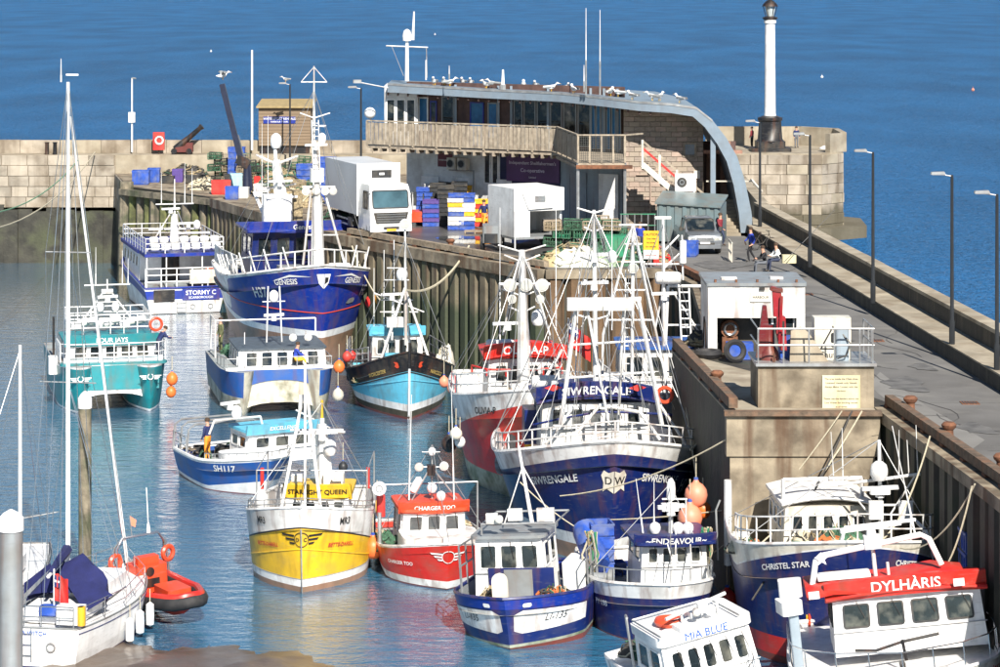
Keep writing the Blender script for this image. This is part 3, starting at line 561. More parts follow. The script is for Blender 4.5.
def heap(name, loc, rx, ry, h, mats, n, label, cat, parent=None, r=.05, kind=None, seed=1):
    """a heap of tangled net or rope: a lumpy mound with loose strands thrown over it"""
    rnd = random.Random(seed); mb = MB(); nu, nv = 18, 7; ph_ = [rnd.uniform(0, 6) for _ in range(4)]
    def hp(u, v):
        a = 2*pi*u; rr = 1+.18*sin(3*a+ph_[0])+.1*sin(7*a+ph_[1]); k = cos(v*pi/2); zz = h*sin(v*pi/2)*(1+.25*sin(4*a+ph_[2]+v*5)+.15*sin(9*a+v*9+ph_[3]))
        return V((rx*rr*k*cos(a), ry*rr*k*sin(a), max(zz, 0)))
    vs = [hp(i/nu, j/nv) for j in range(nv) for i in range(nu)]+[V((0, 0, h))]
    fs = [(j*nu+i, j*nu+(i+1) % nu, (j+1)*nu+(i+1) % nu, (j+1)*nu+i) for j in range(nv-1) for i in range(nu)]+[((nv-1)*nu+i, (nv-1)*nu+(i+1) % nu, nv*nu) for i in range(nu)]
    mb.add(vs, fs, mats[0])
    for k in range(n):
        u0 = rnd.random(); v0 = rnd.uniform(.0, .8); pts = []
        for t in range(7):
            u0 += rnd.uniform(-.03, .09); v0 = min(max(v0+rnd.uniform(-.15, .15), .02), .95); pts.append(hp(u0 % 1, v0)*1.03+V((0, 0, .03)))
        mb.path(pts, r*rnd.uniform(.6, 1.3), rnd.choice(mats), 4)
    return mb.build(name, parent, loc, label=label, cat=cat, kind=kind, sharp=80)
heap('rope_heap', G(728, 342, 8.02)+V((.9, -.3, 0)), 1.1, .7, .75, [tannet, darkrope, rope, net], 60, 'tangled brown rope heap in front of the white cabin', 'rope heap', seed=3)
heap('rope_heap', G(705, 345, 8.02), .7, .8, .45, [darkrope, tannet], 30, 'dark coil of hose and rope left of the white cabin', 'rope heap', seed=5)
# ---------------- restaurant building ----------------
bl = empty('harbour_building', (0, 147, 8), label='two storey harbour building with wooden balcony and curved grey roof', cat='building')
OB = V((0, 147, 8))
def bz(py, d): return ZD(py, d)-8
timb = mat('dark_timber_cladding', (.10, .055, .045), .7, var=.25, streak=(.05, .03, .03), sa=.5, bump=.3)
brickm = mat('grey_brown_brick', (.36, .30, .235), .85, var=.18, vs=1.2, dirt=(.2, .16, .13), da=.5, bump=.4)
brick2 = mat('pink_brick', (.38, .29, .235), .85, var=.18, vs=1.2, bump=.4)
rend = paint('white_render', (.72, .74, .74), da=.35, sa=.15)
roofm = paint('blue_grey_roof', (.20, .255, .31), da=.15, sa=.1)
shopm = mat('navy_shopfront', (.015, .018, .07), .5, var=.2)
A = V((-5.6, 9, 0)); Bq = V((7.0, 1.5, 0))      # front wall line (local)
ud = (Bq-A).normalized(); nd = V((ud.y, -ud.x, 0))
def fw(x, z, off=0.0):   # point on the slanted front wall at world x
    t = (x-A.x)/(Bq.x-A.x); p = A+(Bq-A)*t+nd*off; return V((p.x, p.y, z))
def wallquad(x0, x1, z0, z1, m, name, off=0., th=.3):
    mb = MB(); a, b = fw(x0, z0, off), fw(x1, z0, off); h = V((0, 0, z1-z0)); n = nd*-th
    mb.add([a, b, b+h, a+h, a+n, b+n, b+n+h, a+n+h], [(0, 1, 2, 3), (5, 4, 7, 6), (0, 4, 5, 1), (3, 2, 6, 7), (1, 5, 6, 2), (0, 3, 7, 4)], m); return mb.build(name, bl)
wallquad(-5.6, .0, 0, 4.2, rend, 'ground_floor_wall'); wallquad(.0, 3.5, 0, 4.2, shopm, 'shopfront_wall'); wallquad(3.5, 7.0, 0, 4.2, bluegrey, 'store_wall')
wallquad(-5.6, 7.0, 4.2, 8.1, timb, 'upper_wall')
mb = MB(); mb.bb(-5.6, 10.4, 9.5, 14, 0, 6.4, timb); mb.build('rear_block', bl)
mb = MB(); mb.bb(-6.9, -4.9, 8.2, 12, 4.2, 7.9, rend); mb.build('corner_office', bl)
def wwin(x0, x1, z0, z1, m=whiteclean, off=.01, name='window', gm=None, r=.03, fw_=.08):
    return window([fw(x0, z0, off), fw(x1, z0, off), fw(x1, z1, off), fw(x0, z1, off)], 0, 1, 0, 1, m, bl, name, gm, r=r, fw=fw_)
y0 = 8.19
for x in (-6.8, -6.2, -5.6): window([(x, y0, 5.1), (x+.55, y0, 5.1), (x+.55, y0, 7.1), (x, y0, 7.1)], 0, 1, 0, 1, whiteclean, bl, r=.02, fw=.07)
def px_x(px, d=152): return XD(px, d)
bluedoor = mat('blue_glazing', (.03, .14, .30), .15, var=.2)
for a, b, z0, z1, m, g in ((417, 427, 5.2, 7.2, white, bluedoor), (429, 436, 5.2, 7.0, royal, None), (441, 454, 4.6, 7.3, greyp, None), (470, 484, 4.4, 7.0, royal, bluedoor), (488, 498, 4.9, 7.0, greyp, bluedoor),
                           (514, 523, 4.6, 7.2, greyp, None), (524, 536, 4.6, 7.2, greyp, None), (537, 548, 4.6, 7.2, greyp, None), (550, 562, 4.6, 7.2, greyp, None), (563, 576, 4.6, 7.2, greyp, None), (577, 590, 4.6, 7.2, greyp, None)):
    wwin(px_x(a), px_x(b), z0, z1, m, .03, gm=g)
# timber boards between windows as posts
for p in (455, 499, 512, 549, 591, 604, 617): mb = MB(); q = fw(px_x(p, 150), 4.2, .08); mb.box(q+V((0, 0, 1.9)), (.14, .14, 3.8), roofm); mb.build('roof_post', bl)
for k in range(6): wwin(px_x(592+k*5, 149), px_x(596.2+k*5, 149), 4.5, 7.1, bluegrey, .05, 'glazed_panel', bluedoor, fw_=.05)
# ground floor: doors, shopfront, sign, air conditioners
mb = MB(); a = fw(px_x(444), 0, .03); mb.box(a+V((0, 0, 1.1)), (.9, .06, 2.2), black, -31); mb.build('dark_door', bl)
for a, b, m in ((420, 438, rend), (456, 475, rend), (497, 512, rend)): wwin(px_x(a), px_x(b), .1, 2.5, whiteclean, .04, 'shutter', whiteclean, fw_=.04)
wwin(px_x(484), px_x(491), 2.2, 4.0, whiteclean, .03); wwin(px_x(492), px_x(499), 2.2, 4.0, whiteclean, .03)
for i in range(4): wwin(.2+i*.8, .92+i*.8, .2, 2.2, shopm, .04, 'shop_window', mat('blue_tinted_glass', (.02, .035, .10), .2))
sg = mat('purple_sign', (.10, .045, .13), .5, var=.3, vs=.8)
mb = MB(); a, b = fw(.45, 2.45, .15), fw(3.5, 2.45, .15); h = V((0, 0, 1.55)); mb.add([a, b, b+h, a+h, a-nd*.1, b-nd*.1, b+h-nd*.1, a+h-nd*.1], [(0, 1, 2, 3), (5, 4, 7, 6), (0, 4, 5, 1), (3, 2, 6, 7), (1, 5, 6, 2), (0, 3, 7, 4)], sg); mb.build('shop_sign', bl)
for t, z, s in (('Independent Shellfishermen\'s', 3.55, .27), ('Co-operative', 3.12, .30), ('Limited', 2.72, .16)):
    o = fw(1.97, z, .17); plane_text(t, o, ud, (0, 0, 1), s, mat('pale_sign_letters', (.55, .50, .60), .5), bl, 'sign_lettering')
mb = MB(); a, b = fw(px_x(437), 3.1, .05), fw(px_x(452), 3.1, .05); h = V((0, 0, .8)); mb.add([a, b, b+h, a+h], [(0, 1, 2, 3)], mat('maroon_sign', (.16, .04, .06), .5)); mb.build('small_sign', bl)
plane_text('HARBOUR CAFE', fw((px_x(437)+px_x(452))/2, 3.5, .06), ud, (0, 0, 1), .12, textwht, bl)
for p in (456, 467):
    r0 = empty('air_conditioner', OB+fw(px_x(p), 3.0, .45), -31, label='%s cream air conditioning unit under the balcony' % ('left' if p == 456 else 'right'), cat='air conditioner', group='air conditioners under the balcony')
    mb = MB(); mb.rbox((0, 0, .35), (.62, .4, .7), cream, .04); mb.build('casing', r0)
    mb = MB(); mb.torus((-.05, -.21, .36), .22, .025, greyp, (0, 1, 0)); mb.lathe([(.2, 0), (.2, .01)], blackpl, (-.05, -.21, .36), (0, 1, 0)); mb.build('fan', r0)
mb = MB(); mb.path([fw(px_x(450), 2.95, .2), fw(px_x(475), 2.95, .2), fw(px_x(475), 0, .2)], .05, greyp); mb.build('pipework', bl)
# under-balcony doors at the right
for a, b, m in ((4.0, 5.0, bluegrey), (5.7, 6.8, whiteclean)): wwin(a, b, .1, 3.1, m, .05, 'store_door', m)
mb = MB(); mb.bb(5.2, 7.4, -5.2, -3.6, 0, .0001+1.4, tannet)
# balcony
bal = empty('balcony', (0, 147, 8), label='long weathered wooden balcony along the upper floor of the building', cat='balcony')
bp = [V((XD(367, 154.5), 7.5, 0)), V((XD(557, 148), 1.0, 0)), V((XD(578, 140.5), -6.5, 0)), V((XD(625, 140.5), -6.5, 0))]
fz, tz = 4.35, 5.85
mb = MB(); mb.prism([(bp[0].x, bp[0].y), (bp[1].x, bp[1].y), (bp[2].x, bp[2].y), (bp[3].x, bp[3].y), (7.0, 1.3), (-5.6, 8.9), (bp[0].x, 9.9)], (0, 0, fz-.12), (1, 0, 0), (0, 1, 0), (0, 0, .12), greywood); mb.build('balcony_floor', bal)
q = MB(); q.bb(-.11, .11, -.02, .02, 0, 1.3, greywood); bm_ = q.mesh('board'); q = MB(); q.bb(-.06, .06, -.6, .06, -.2, 0, greywood); jm = q.mesh('joist')
q = MB(); q.bb(-.05, .05, -.05, .05, 0, 1.5, greywood); pm_ = q.mesh('post')
for i, (a, b) in enumerate(zip(bp, bp[1:])):
    L_ = (b-a).length; u = (b-a)/L_; rz = math.atan2(u.y, u.x)
    mb = MB(); mb.beam(a+V((0, 0, tz)), b+V((0, 0, tz)), .14, .08, greywood); mb.build('top_rail', bal)
    if i < 2:
        k = int(L_/.26)
        for j in range(k): put(bm_, 'board', a+u*(j+.5)*L_/k+V((0, 0, fz+.1)), (0, 0, rz), bal)
        k = int(L_/.62)
        for j in range(k): put(jm, 'joist', a+u*(j+.5)*L_/k+V((0, 0, fz-.12)), (0, 0, rz+pi), bal)
    k = max(2, int(L_/(1.6 if i < 2 else .62)))
    for j in range(k+1): put(pm_, 'post', a+u*j*L_/k+V((0, 0, fz)), (0, 0, rz), bal)
mesh_ = mat('wire_mesh', (.12, .12, .11), .6, .3, var=.4, vs=30)
a, b = bp[2], bp[3]
mb = MB()
for j in range(26): x = a.x+(b.x-a.x)*j/25; mb.tube((x, a.y, fz), (x, a.y, tz), .012, mesh_, n=4)
for j in range(12): z = fz+(tz-fz)*j/12; mb.tube((a.x, a.y, z), (b.x, a.y, z), .010, mesh_, n=4)
mb.build('wire_panel', bal)
mb = MB(); mb.beam((a.x-.1, a.y-.05, fz-.22), (b.x+.4, a.y-.05, fz-.22), .15, .2, rusty); mb.beam((bp[1].x, bp[1].y, fz-.22), (a.x, a.y, fz-.22), .12, .16, greywood); mb.build('edge_beam', bal)
mb = MB(); mb.beam((b.x, a.y, tz), (XD(642, 142), -5.2, tz), .12, .08, greywood); mb.tube((b.x, a.y+.1, 0), (b.x, a.y+.1, fz), .09, galv); mb.tube((a.x, a.y+.1, 0), (a.x, a.y+.1, fz), .09, galv); mb.build('corner_post', bal)
# brick gable wall with bricks as parts (coursed blocks large enough to see)
gx0, gx1, gy = 7.0, 11.5, 0.0
gw = empty('brick_wall', (gx0, 147+gy, 8)); gw.parent = None
tag(gw, 'grey brown brick gable wall under the curved roof with small square window', 'brick wall')
q = {}
for m in (brickm, brick2, mat('dark_brick', (.30, .245, .20), .85, var=.2, bump=.4)):
    b_ = MB(); b_.bb(0, 1, -.03, .06, 0, 1, m); q[m.name] = b_.mesh('brick')
rows, bw_ = 26, .60
for r_ in range(rows):
    zz = r_*7.35/rows; x = -(.3 if r_ % 2 else 0)
    while x < gx1-gx0:
        a = max(0, x); b = min(x+bw_, gx1-gx0); x += bw_
        if b-a < .08: continue
        if zz+.28 > 7.35-max(0, gx0+b-9.6)*.33: continue
        put(q[random.choice(list(q))], 'brick', (a, random.uniform(-.008, .008), zz), parent=gw, scale=(b-a-.025, 1, 7.35/rows-.03))
mb = MB(); mb.prism([(0, 0), (gx1-gx0, 0), (gx1-gx0, 6.3), (3.4, 6.8), (2.6, 7.3), (0, 7.35)], (0, .4, 0), (1, 0, 0), (0, 0, 1), (0, -.38, 0), mortar); mb.build('wall_core', gw)
# lower projection with stairs
wx = XD(643, 146)-gx0
window([(XD(684, 146)-gx0, -.05, bz(157, 147)), (XD(698, 146)-gx0, -.05, bz(157, 147)), (XD(698, 146)-gx0, -.05, bz(142, 147)), (XD(684, 146)-gx0, -.05, bz(142, 147))], 0, 1, 0, 1, greywood, gw, r=.03, fw=.13, gm=mat('grey_blind', (.22, .25, .28), .4))
mb = MB(); mb.bb(3.95, 4.3, -.1, -.02, 3.0, 3.45, cream); mb.build('meter_box', gw)
mb = MB(); mb.path([(.7, -.1, 3.2), (1.5, -.1, 3.2), (1.5, -.1, .5)], .04, brick2); mb.build('pipe', gw)
st = empty('outside_stairs', (XD(643, 143), 144.2, 8), label='outside staircase with white posts and red handrail down the brick wall', cat='stairs')
n_ = 11; x1 = XD(712, 143)-st.location.x; zt_ = 4.2; zb_ = .9
for i in range(n_):
    x = x1*(i)/n_; z = zt_+(zb_-zt_)*(i+.5)/n_; mb = MB(); mb.bb(x, x+x1/n_+.04, -.6, .8, z-.35, z, brickm); mb.build('step', st)
def stair_side(off, z0, name, m, w_, h_): mb = MB(); mb.beam((0, off, zt_+z0), (x1, off, zb_+z0), w_, h_, m); mb.build(name, st)
stair_side(-.66, -.15, 'stringer', cream, .08, .3); stair_side(-.66, 1.15, 'handrail', greywood, .1, .12); stair_side(-.66, .75, 'guard_rail', redpl, .05, .12); stair_side(-.66, .4, 'guard_rail', greywood, .05, .1)
for i in range(5): mb = MB(); x = x1*i/4; z = zt_+(zb_-zt_)*i/4; mb.bb(x-.06, x+.06, -.72, -.6, z-.4, z+1.2, cream); mb.build('stair_post', st)
ac = empty('heat_pump', (XD(686, 142), 142.6, 8+bz(192, 142)), label='large white heat pump with black fan at the foot of the stairs', cat='air conditioner')
mb = MB(); mb.rbox((0, 0, .48), (1.15, .5, .95), whiteclean, .06); mb.build('casing', ac)
mb = MB(); mb.lathe([(.27, 0), (.27, .03)], blackpl, (-.2, -.28, .5), (0, 1, 0), 18); mb.torus((-.2, -.28, .5), .12, .02, greyp, (0, 1, 0)); mb.build('fan', ac)
mb = MB(); mb.box((-.4, 0, -.9), (.07, .4, 1.8), galv); mb.box((.4, 0, -.9), (.07, .4, 1.8), galv); mb.build('stand', ac)
# roof: profile swept towards the back; front edge follows the slanted plan
prof = [(XD(387, 153.5), 7.5, 8.05), (XD(480, 150.5), 4.6, 7.85), (XD(560, 148), 2.0, 7.75), (XD(604, 146), -.8, 7.62), (XD(640, 144), -2.2, 7.45), (XD(672, 144), -2.6, 7.35), (XD(697, 144), -2.6, 7.15),
        (XD(713, 144), -2.6, 6.45), (XD(727, 144), -2.6, 5.45), (XD(738, 144), -2.6, 4.4), (XD(746, 144), -2.6, 3.0), (XD(752, 144), -2.6, 1.4), (XD(755, 144), -2.6, 0.0)]
rf = empty('curved_roof', (0, 147, 8)); rf.parent = bl; rf.location = (0, 0, 0)
mb = MB(); th = .52; F = []
for i, (x, y, z) in enumerate(prof):
    a = V((prof[max(i-1, 0)][0], 0, prof[max(i-1, 0)][2])); b = V((prof[min(i+1, len(prof)-1)][0], 0, prof[min(i+1, len(prof)-1)][2])); t = (b-a).normalized(); n = V((t.z, 0, -t.x))
    n = -n if n.z > 0 or n.x > 0 else n
    p = V((x, y, z)); k = th if i < 5 else th+.05*(i-5)*.6; q_ = p+n*min(k, .85); yb = 12.5 if i < 6 else 8
    F.append([p, q_, V((q_.x, yb, q_.z)), V((p.x, yb, p.z))])
mb.loft(F, roofm); mb.build('roof_shell', bl)
bpy.data.objects.remove(rf)
mb = MB(); mb.loft([[V((x, y-.03, z+.02)), V((x, y-.03, z-.10)), V((x, y+.1, z-.10)), V((x, y+.1, z+.02))] for x, y, z in prof[:8]], galv); mb.build('roof_trim', bl)
q = MB(); q.beam((0, -.75, -.02), (0, 1.2, .1), .09, .14, timb); rm_ = q.mesh('rafter')
for i in range(26):
    t = i/25*.93; x = prof[0][0]+(prof[5][0]-prof[0][0])*t
    for j in range(5):
        if prof[j][0] <= x <= prof[j+1][0]:
            s_ = (x-prof[j][0])/(prof[j+1][0]-prof[j][0]); y = prof[j][1]+(prof[j+1][1]-prof[j][1])*s_; z = prof[j][2]+(prof[j+1][2]-prof[j][2])*s_
            put(rm_, 'rafter', (x, y+.9, z-th-.1), parent=bl)
# posts and recess under the curve
mb = MB(); x = XD(714, 144); mb.bb(x-.14, x+.14, -2.4, -2.1, 0, 6.0, roofm); mb.build('roof_post', bl)
mb = MB(); mb.bb(11.5, 13.6, 3.0, 3.3, 0, 4.9, timb); mb.build('recess_wall', bl)
wd_ = mat('brown_door', (.30, .16, .11), .7, var=.2, bump=.3)
mb = MB(); mb.bb(11.9, 12.5, 2.9, 2.98, 1.8, 4.4, wd_); mb.build('recess_door', bl); mb = MB(); mb.bb(12.7, 13.3, 2.9, 2.98, 1.8, 4.9, wd_); mb.build('recess_door', bl)
mb = MB(); mb.bb(11.5, 13.7, -.1, .05, 4.4, 4.6, wd_); mb.beam((11.5, -2.0, 3.0), (14.1, -2.0, 3.0), .08, .08, cream); mb.beam((14.0, -2.0, 3.1), (14.5, -3.2, 2.5), .1, .1, cream); mb.build('cross_rail', bl, kind='stuff')
es = empty('entrance_steps', (XD(722, 146), 144.4, 8), label='pale concrete steps rising into the recess under the curved roof', cat='steps')
for i in range(10): mb = MB(); mb.bb(0, 1.5, i*.28, 3.2, i*.18, (i+1)*.18-.004, concl); mb.build('step', es)
# roof mast, whips, cameras, gulls
def whip(x, y, z, h, r=.03, m=None): mb = MB(); mb.tube((0, 0, 0), (0, 0, h*.4), r*1.3, m or galv); mb.tube((0, 0, h*.4), (0, 0, h), r*.8, m or whiteclean, r*.4); return mb
rm = empty('roof_mast', (XD(407, 155), 155, ZD(76, 155)), label='signal mast with crossbar and white domes on the roof', cat='mast')
hM = ZD(40, 155)-ZD(76, 155)
mb = MB(); mb.tube((0, 0, -.3), (0, 0, hM), .13, whiteclean, .1); mb.build('pole', rm)
mb = MB(); mb.tube((-1.25, 0, hM-.35), (1.25, 0, hM-.45), .05, galv); mb.tube((-.9, 0, hM-.4), (-.2, 0, 0), .02, galv); mb.tube((1.15, 0, hM-.4), (1.2, 0, -.1), .03, galv); mb.build('crossbar', rm)
mb = MB(); mb.lathe([(.25, 0), (.28, .3), (.2, .6), (.05, .7)], whiteclean, (0, 0, hM-.05)); mb.build('radar_dome', rm)
mb = MB(); mb.tube((.35, 0, hM), (.42, 0, hM+1.7), .1, whiteclean, .05); mb.build('aerial', rm)
for px, py0, py1, lab in ((586, 95, 8, 'taller white whip aerial on the roof edge'), (600, 95, 10, 'right hand grey whip aerial on the roof edge'), (584, 92, 65, 'short grey aerial tube beside the tall whip'), (503, 95, 70, 'white cylindrical bracket on the roof fascia'), (449, 80, 66, 'small pole on the left part of the roof')):
    d_ = 147 if px > 550 else 150.5
    whip(0, 0, 0, ZD(py1, d_)-ZD(py0, d_), .04 if px != 503 else .14).build('aerial', None, (XD(px, d_), d_ if px > 550 else 151.2, ZD(py0, d_)), label=lab, cat='aerial')
def gull(loc, rz, label, s=1.0, fly=False):
    root = empty('gull', loc, rz, label=label, cat='seagull', group='gulls about the roof and poles')
    mb = MB()
    mb.loft([[V((x, r*cos(a), z+r*.9*sin(a)))*s for a in [2*pi*i/8 for i in range(8)]] for x, r, z in ((-.34, .01, .2), (-.2, .07, .19), (0, .115, .2), (.14, .09, .24), (.2, .05, .32), (.25, .065, .38), (.31, .045, .38), (.40, .008, .36))], whiteclean, cap=True)
    mb.build('body', root)
    mb = MB()
    if fly:
        for sg_ in (-1, 1): mb.loft([[V((.12-.02*k, sg_*y, z))*s, V((-.1+.01*k, sg_*y, z))*s, V((-.0, sg_*y, z+.02))*s] for k, (y, z) in enumerate(((.08, .25), (.35, .42), (.62, .33)))], greyp)
    else:
        for sg_ in (-1, 1): mb.loft([[V((x, sg_*(.10-r), z+h))*s for h, r in ((.06, .0), (-.05, 0.0), (0, -.025))] for x, z in ((.12, .24), (-.1, .22), (-.38, .2))], greyp)
    mb.build('wing', root)
    mb = MB(); mb.tube(V((0, .04, 0))*s, V((0, .04, .14))*s, .012*s, yelpl); mb.tube(V((0, -.04, 0))*s, V((0, -.04, .14))*s, .012*s, yelpl); mb.tube(V((.39, 0, .365))*s, V((.46, 0, .35))*s, .012*s, yelpl, .004); mb.build('leg', root)
    return root
gp = [(433, 'first'), (443, 'second'), (449, 'third'), (462, 'pale'), (470, 'hunched'), (486, 'preening'), (493, 'upright'), (524, 'lone'), (536, 'sitting'), (551, 'paired'), (566, 'small'), (573, 'left paired'), (608, 'brown winged'), (616, 'nesting'), (628, 'standing'), (648, 'big nesting'), (655, 'turned away'), (675, 'last')]
for i, (px, wd) in enumerate(gp):
    x = XD(px, 151); y = 150.5 if px < 600 else 146.5
    for j in range(11):
        if prof[j][0] <= x <= prof[j+1][0]: s_ = (x-prof[j][0])/(prof[j+1][0]-prof[j][0]); z = prof[j][2]+(prof[j+1][2]-prof[j][2])*s_; yy = prof[j][1]+(prof[j+1][1]-prof[j][1])*s_
    yy = 147+yy+random.uniform(.8, 3)
    gull((x, yy, 8+z+.02), random.uniform(0, 360), '%s white gull, number %d along the roof from the left' % (wd, i+1) if False else '%s white gull on the roof %s' % (wd, 'left of the whip aerials' if px < 586 else 'right of the whip aerials'), 1.25)
# hut on the far quay
ht = empty('brown_hut', (XD(260, 192.4), 191.3, 9.36), label='brown clad hut with a blue sign board on the far pier', cat='hut')
clad = mat('brown_cladding', (.22, .16, .105), .8, var=.12, vs=2, bump=.3); hw = XD(312, 191)-XD(260, 191); hh = ZD(108, 191)-9.36; hb = ZD(146, 191)-9.36
q = MB(); q.bb(0, 1, -.04, 0, .02, 1, clad); cm_ = q.mesh('cladding_board')
mb = MB(); mb.bb(0, hw, 0, 4.0, hb, hh, clad); mb.build('hut_body', ht)
k = 12
for i in range(k): put(cm_, 'cladding_board', (0, 0, hb+(hh-hb)*i/k), parent=ht, scale=(hw, 1, (hh-hb)/k-.02))
mb = MB(); mb.add([(-.15, -.3, hh), (hw+.15, -.3, hh), (hw+.15, 4.2, hh+.35), (-.15, 4.2, hh+.35), (-.15, -.3, hh+.12), (hw+.15, -.3, hh+.12), (hw+.15, 4.2, hh+.47), (-.15, 4.2, hh+.47)], [(3, 2, 1, 0), (4, 5, 6, 7), (0, 1, 5, 4), (1, 2, 6, 5), (2, 3, 7, 6), (3, 0, 4, 7)], mat('mustard_roof', (.33, .25, .12), .8, var=.2, bump=.3)); mb.build('hut_roof', ht)
mb = MB(); mb.bb(.1, hw-.1, .1, 3.8, 0, hb, black); mb.build('hut_base', ht)  # black block stands in for the shade in the gap below the hut
mb = MB(); mb.bb(.35, hw-1.1, -.09, -.04, hh-1.15, hh-.65, royal); mb.build('sign_board', ht)
plane_text('WATERSPORT RENTALS', ((hw-.75)/2, -.095, hh-.80), (1, 0, 0), (0, 0, 1), .22, textwht, ht); plane_text('HARBOUR TOURS', ((hw-.75)/2, -.095, hh-1.02), (1, 0, 0), (0, 0, 1), .16, textwht, ht)
# ---------------- poles and street lamps ----------------
lampm = mat('lamp_post_paint', (.018, .02, .023), .45, var=.15)
def lamp_post(x, y, z, h, label, arm=-1, double=False):
    r0 = empty('street_lamp', (x, y, z), label=label, cat='street lamp', group='black lamp posts along the pier')
    mb = MB(); mb.lathe([(.11, 0), (.11, .9), (.075, 1.0), (.055, h*.98), (.05, h)], lampm, n=8); mb.build('post', r0)
    mb = MB(); mb.tube((0, 0, h-.05), (arm*.75, 0, h+.08), .025, galv); mb.build('bracket', r0)
    mb = MB(); mb.prism([(.25*arm, 0), (.8*arm, 0), (.78*arm, .09), (.3*arm, .11)] if arm > 0 else [(-.8, 0), (-.25, 0), (-.3, .11), (-.78, .09)], (0, .12, h+.02), (1, 0, 0), (0, 0, 1), (0, -.24, 0), galv); mb.build('lamp_head', r0)
    mb = MB(); mb.bb(min(.3*arm, .75*arm), max(.3*arm, .75*arm), -.1, .1, h-.0, h+.018, lens); mb.build('lamp_glass', r0); return r0
for px, pyb, pyt, lab in ((873, 303, 150, 'black lamp post on the ledge second nearest the stone tower'), (952, 346, 173, 'black lamp post on the ledge with long shadow, third from the tower'), (997, 372, 192, 'black lamp post at the right edge of the photo'), (810, 267, 133, 'black lamp post on the ledge right in front of the stone tower'), (760, 228, 120, 'farthest black lamp post beside the curved roof')):
    p = G(px, pyb, 8.55); lamp_post(p.x, p.y, 8.55, ZD(pyt+2, p.y)-8.55, lab)
for px, d_, pyt, lab in ((361, 160, 88, 'black lamp post standing behind the white lorry'), (290, 188, 84, 'black lamp post in front of the brown hut')):
    lamp_post(XD(px, d_), d_, 8, ZD(pyt, d_)-8, lab, arm=-1)
gull((XD(287, 188)-.1, 188, ZD(83, 188)+.08), 200, 'gull perched on the lamp in front of the brown hut')
for px, d_, p0, p1, r_, lab in ((252, 191.2, 150, 50, .09, 'slim white flagpole left of the brown hut'), (132, 191.2, 152, 78, .07, 'white camera pole with small box on the far pier'), (426, 153, 80, 60, .05, 'thin white pole on the left end of the roof')):
    mb = MB(); h = ZD(p1, d_)-ZD(p0, d_); mb.tube((0, 0, 0), (0, 0, h), r_, whiteclean, r_*.8, n=8)
    if px == 132: mb.rbox((0, -.12, h*.47), (.5, .2, .75), whiteclean, .04); mb.tube((0, 0, h), (.3, -.1, h-.03), .06, greyp)
    mb.build('white_pole', None, (XD(px, d_), d_, ZD(p0, d_)), label=lab, cat='pole')
mb = MB(); h = ZD(233, 157)  # satellite ball by balcony
mb = MB(); mb.ball((0, 0, 0), .35, whiteclean); mb.tube((0, 0, -.3), (.3, .3, -1.2), .04, galv); mb.build('white_dome', None, (XD(370, 156), 156, ZD(113, 156)), label='white ball shaped dome at the left end of the balcony', cat='dome')
# cctv arm at roof left
mb = MB(); mb.tube((0, 0, 0), (-1.7, -.3, .35), .04, galv); mb.rbox((-1.8, -.3, .4), (.5, .2, .2), galv, .04); mb.build('camera_arm', None, (XD(388, 154), 154, ZD(88, 154)), label='camera on a long arm at the left end of the roof', cat='camera')
# lifebuoy housing and cannon on pier
lb = empty('lifebuoy_box', (XD(159, 191), 190.9, 9.36), label='red lifebuoy box with white ring on the far pier', cat='lifebuoy box')
mb = MB(); mb.rbox((0, 0, .95), (.85, .25, 1.3), redpl, .05); mb.tube((0, .1, 0), (0, .1, .4), .06, black); mb.build('housing', lb)
mb = MB(); mb.torus((.05, -.16, 1.0), .27, .07, whitepl, (0, 1, 0)); mb.build('lifebuoy', lb)
cn = empty('cannon', (XD(185, 191), 190.9, 9.36), label='old black cannon on a red brown carriage on the far pier', cat='cannon')
mb = MB(); mb.lathe([(.05, -1.2), (.3, -1.1), (.27, -.5), (.22, .1), (.2, .1), (.17, 1.3), (.22, 1.38), (.22, 1.5), (.1, 1.52)], black, (.15, 0, 1.05), (.75, 0, .66), 12); mb.build('barrel', cn)
mb = MB(); mb.prism([(-1.0, .15), (.6, .15), (.6, .8), (.2, .85), (0, .6), (-.6, .5), (-.9, .3)], (0, -.35, 0), (1, 0, 0), (0, 0, 1), (0, .7, 0), mat('carriage', (.13, .03, .025), .7, bump=.3)); mb.build('carriage', cn)
for x in (-.75, .35):
    for y in (-.4, .4): mb = MB(); mb.lathe([(.22, -.06), (.22, .06)], black, (x, y, .22), (0, 1, 0)); mb.build('wheel', cn)
# rusty bitts on pier
for px in (47, 55): 
    mb = MB(); mb.lathe([(.16, 0), (.14, .8), (.2, .9)], black); mb.build('bitt', None, (XD(px, 190.4), 190.4, 9.36), label=('left' if px == 47 else 'right')+' one of the two black mooring posts on the far pier edge', cat='bollard', group='pair of black posts on the far pier')
gull((XD(222, 172)+.05, 172, ZD(80, 172)), 20, 'gull landing on the tip of the black crane', 1.4, True)
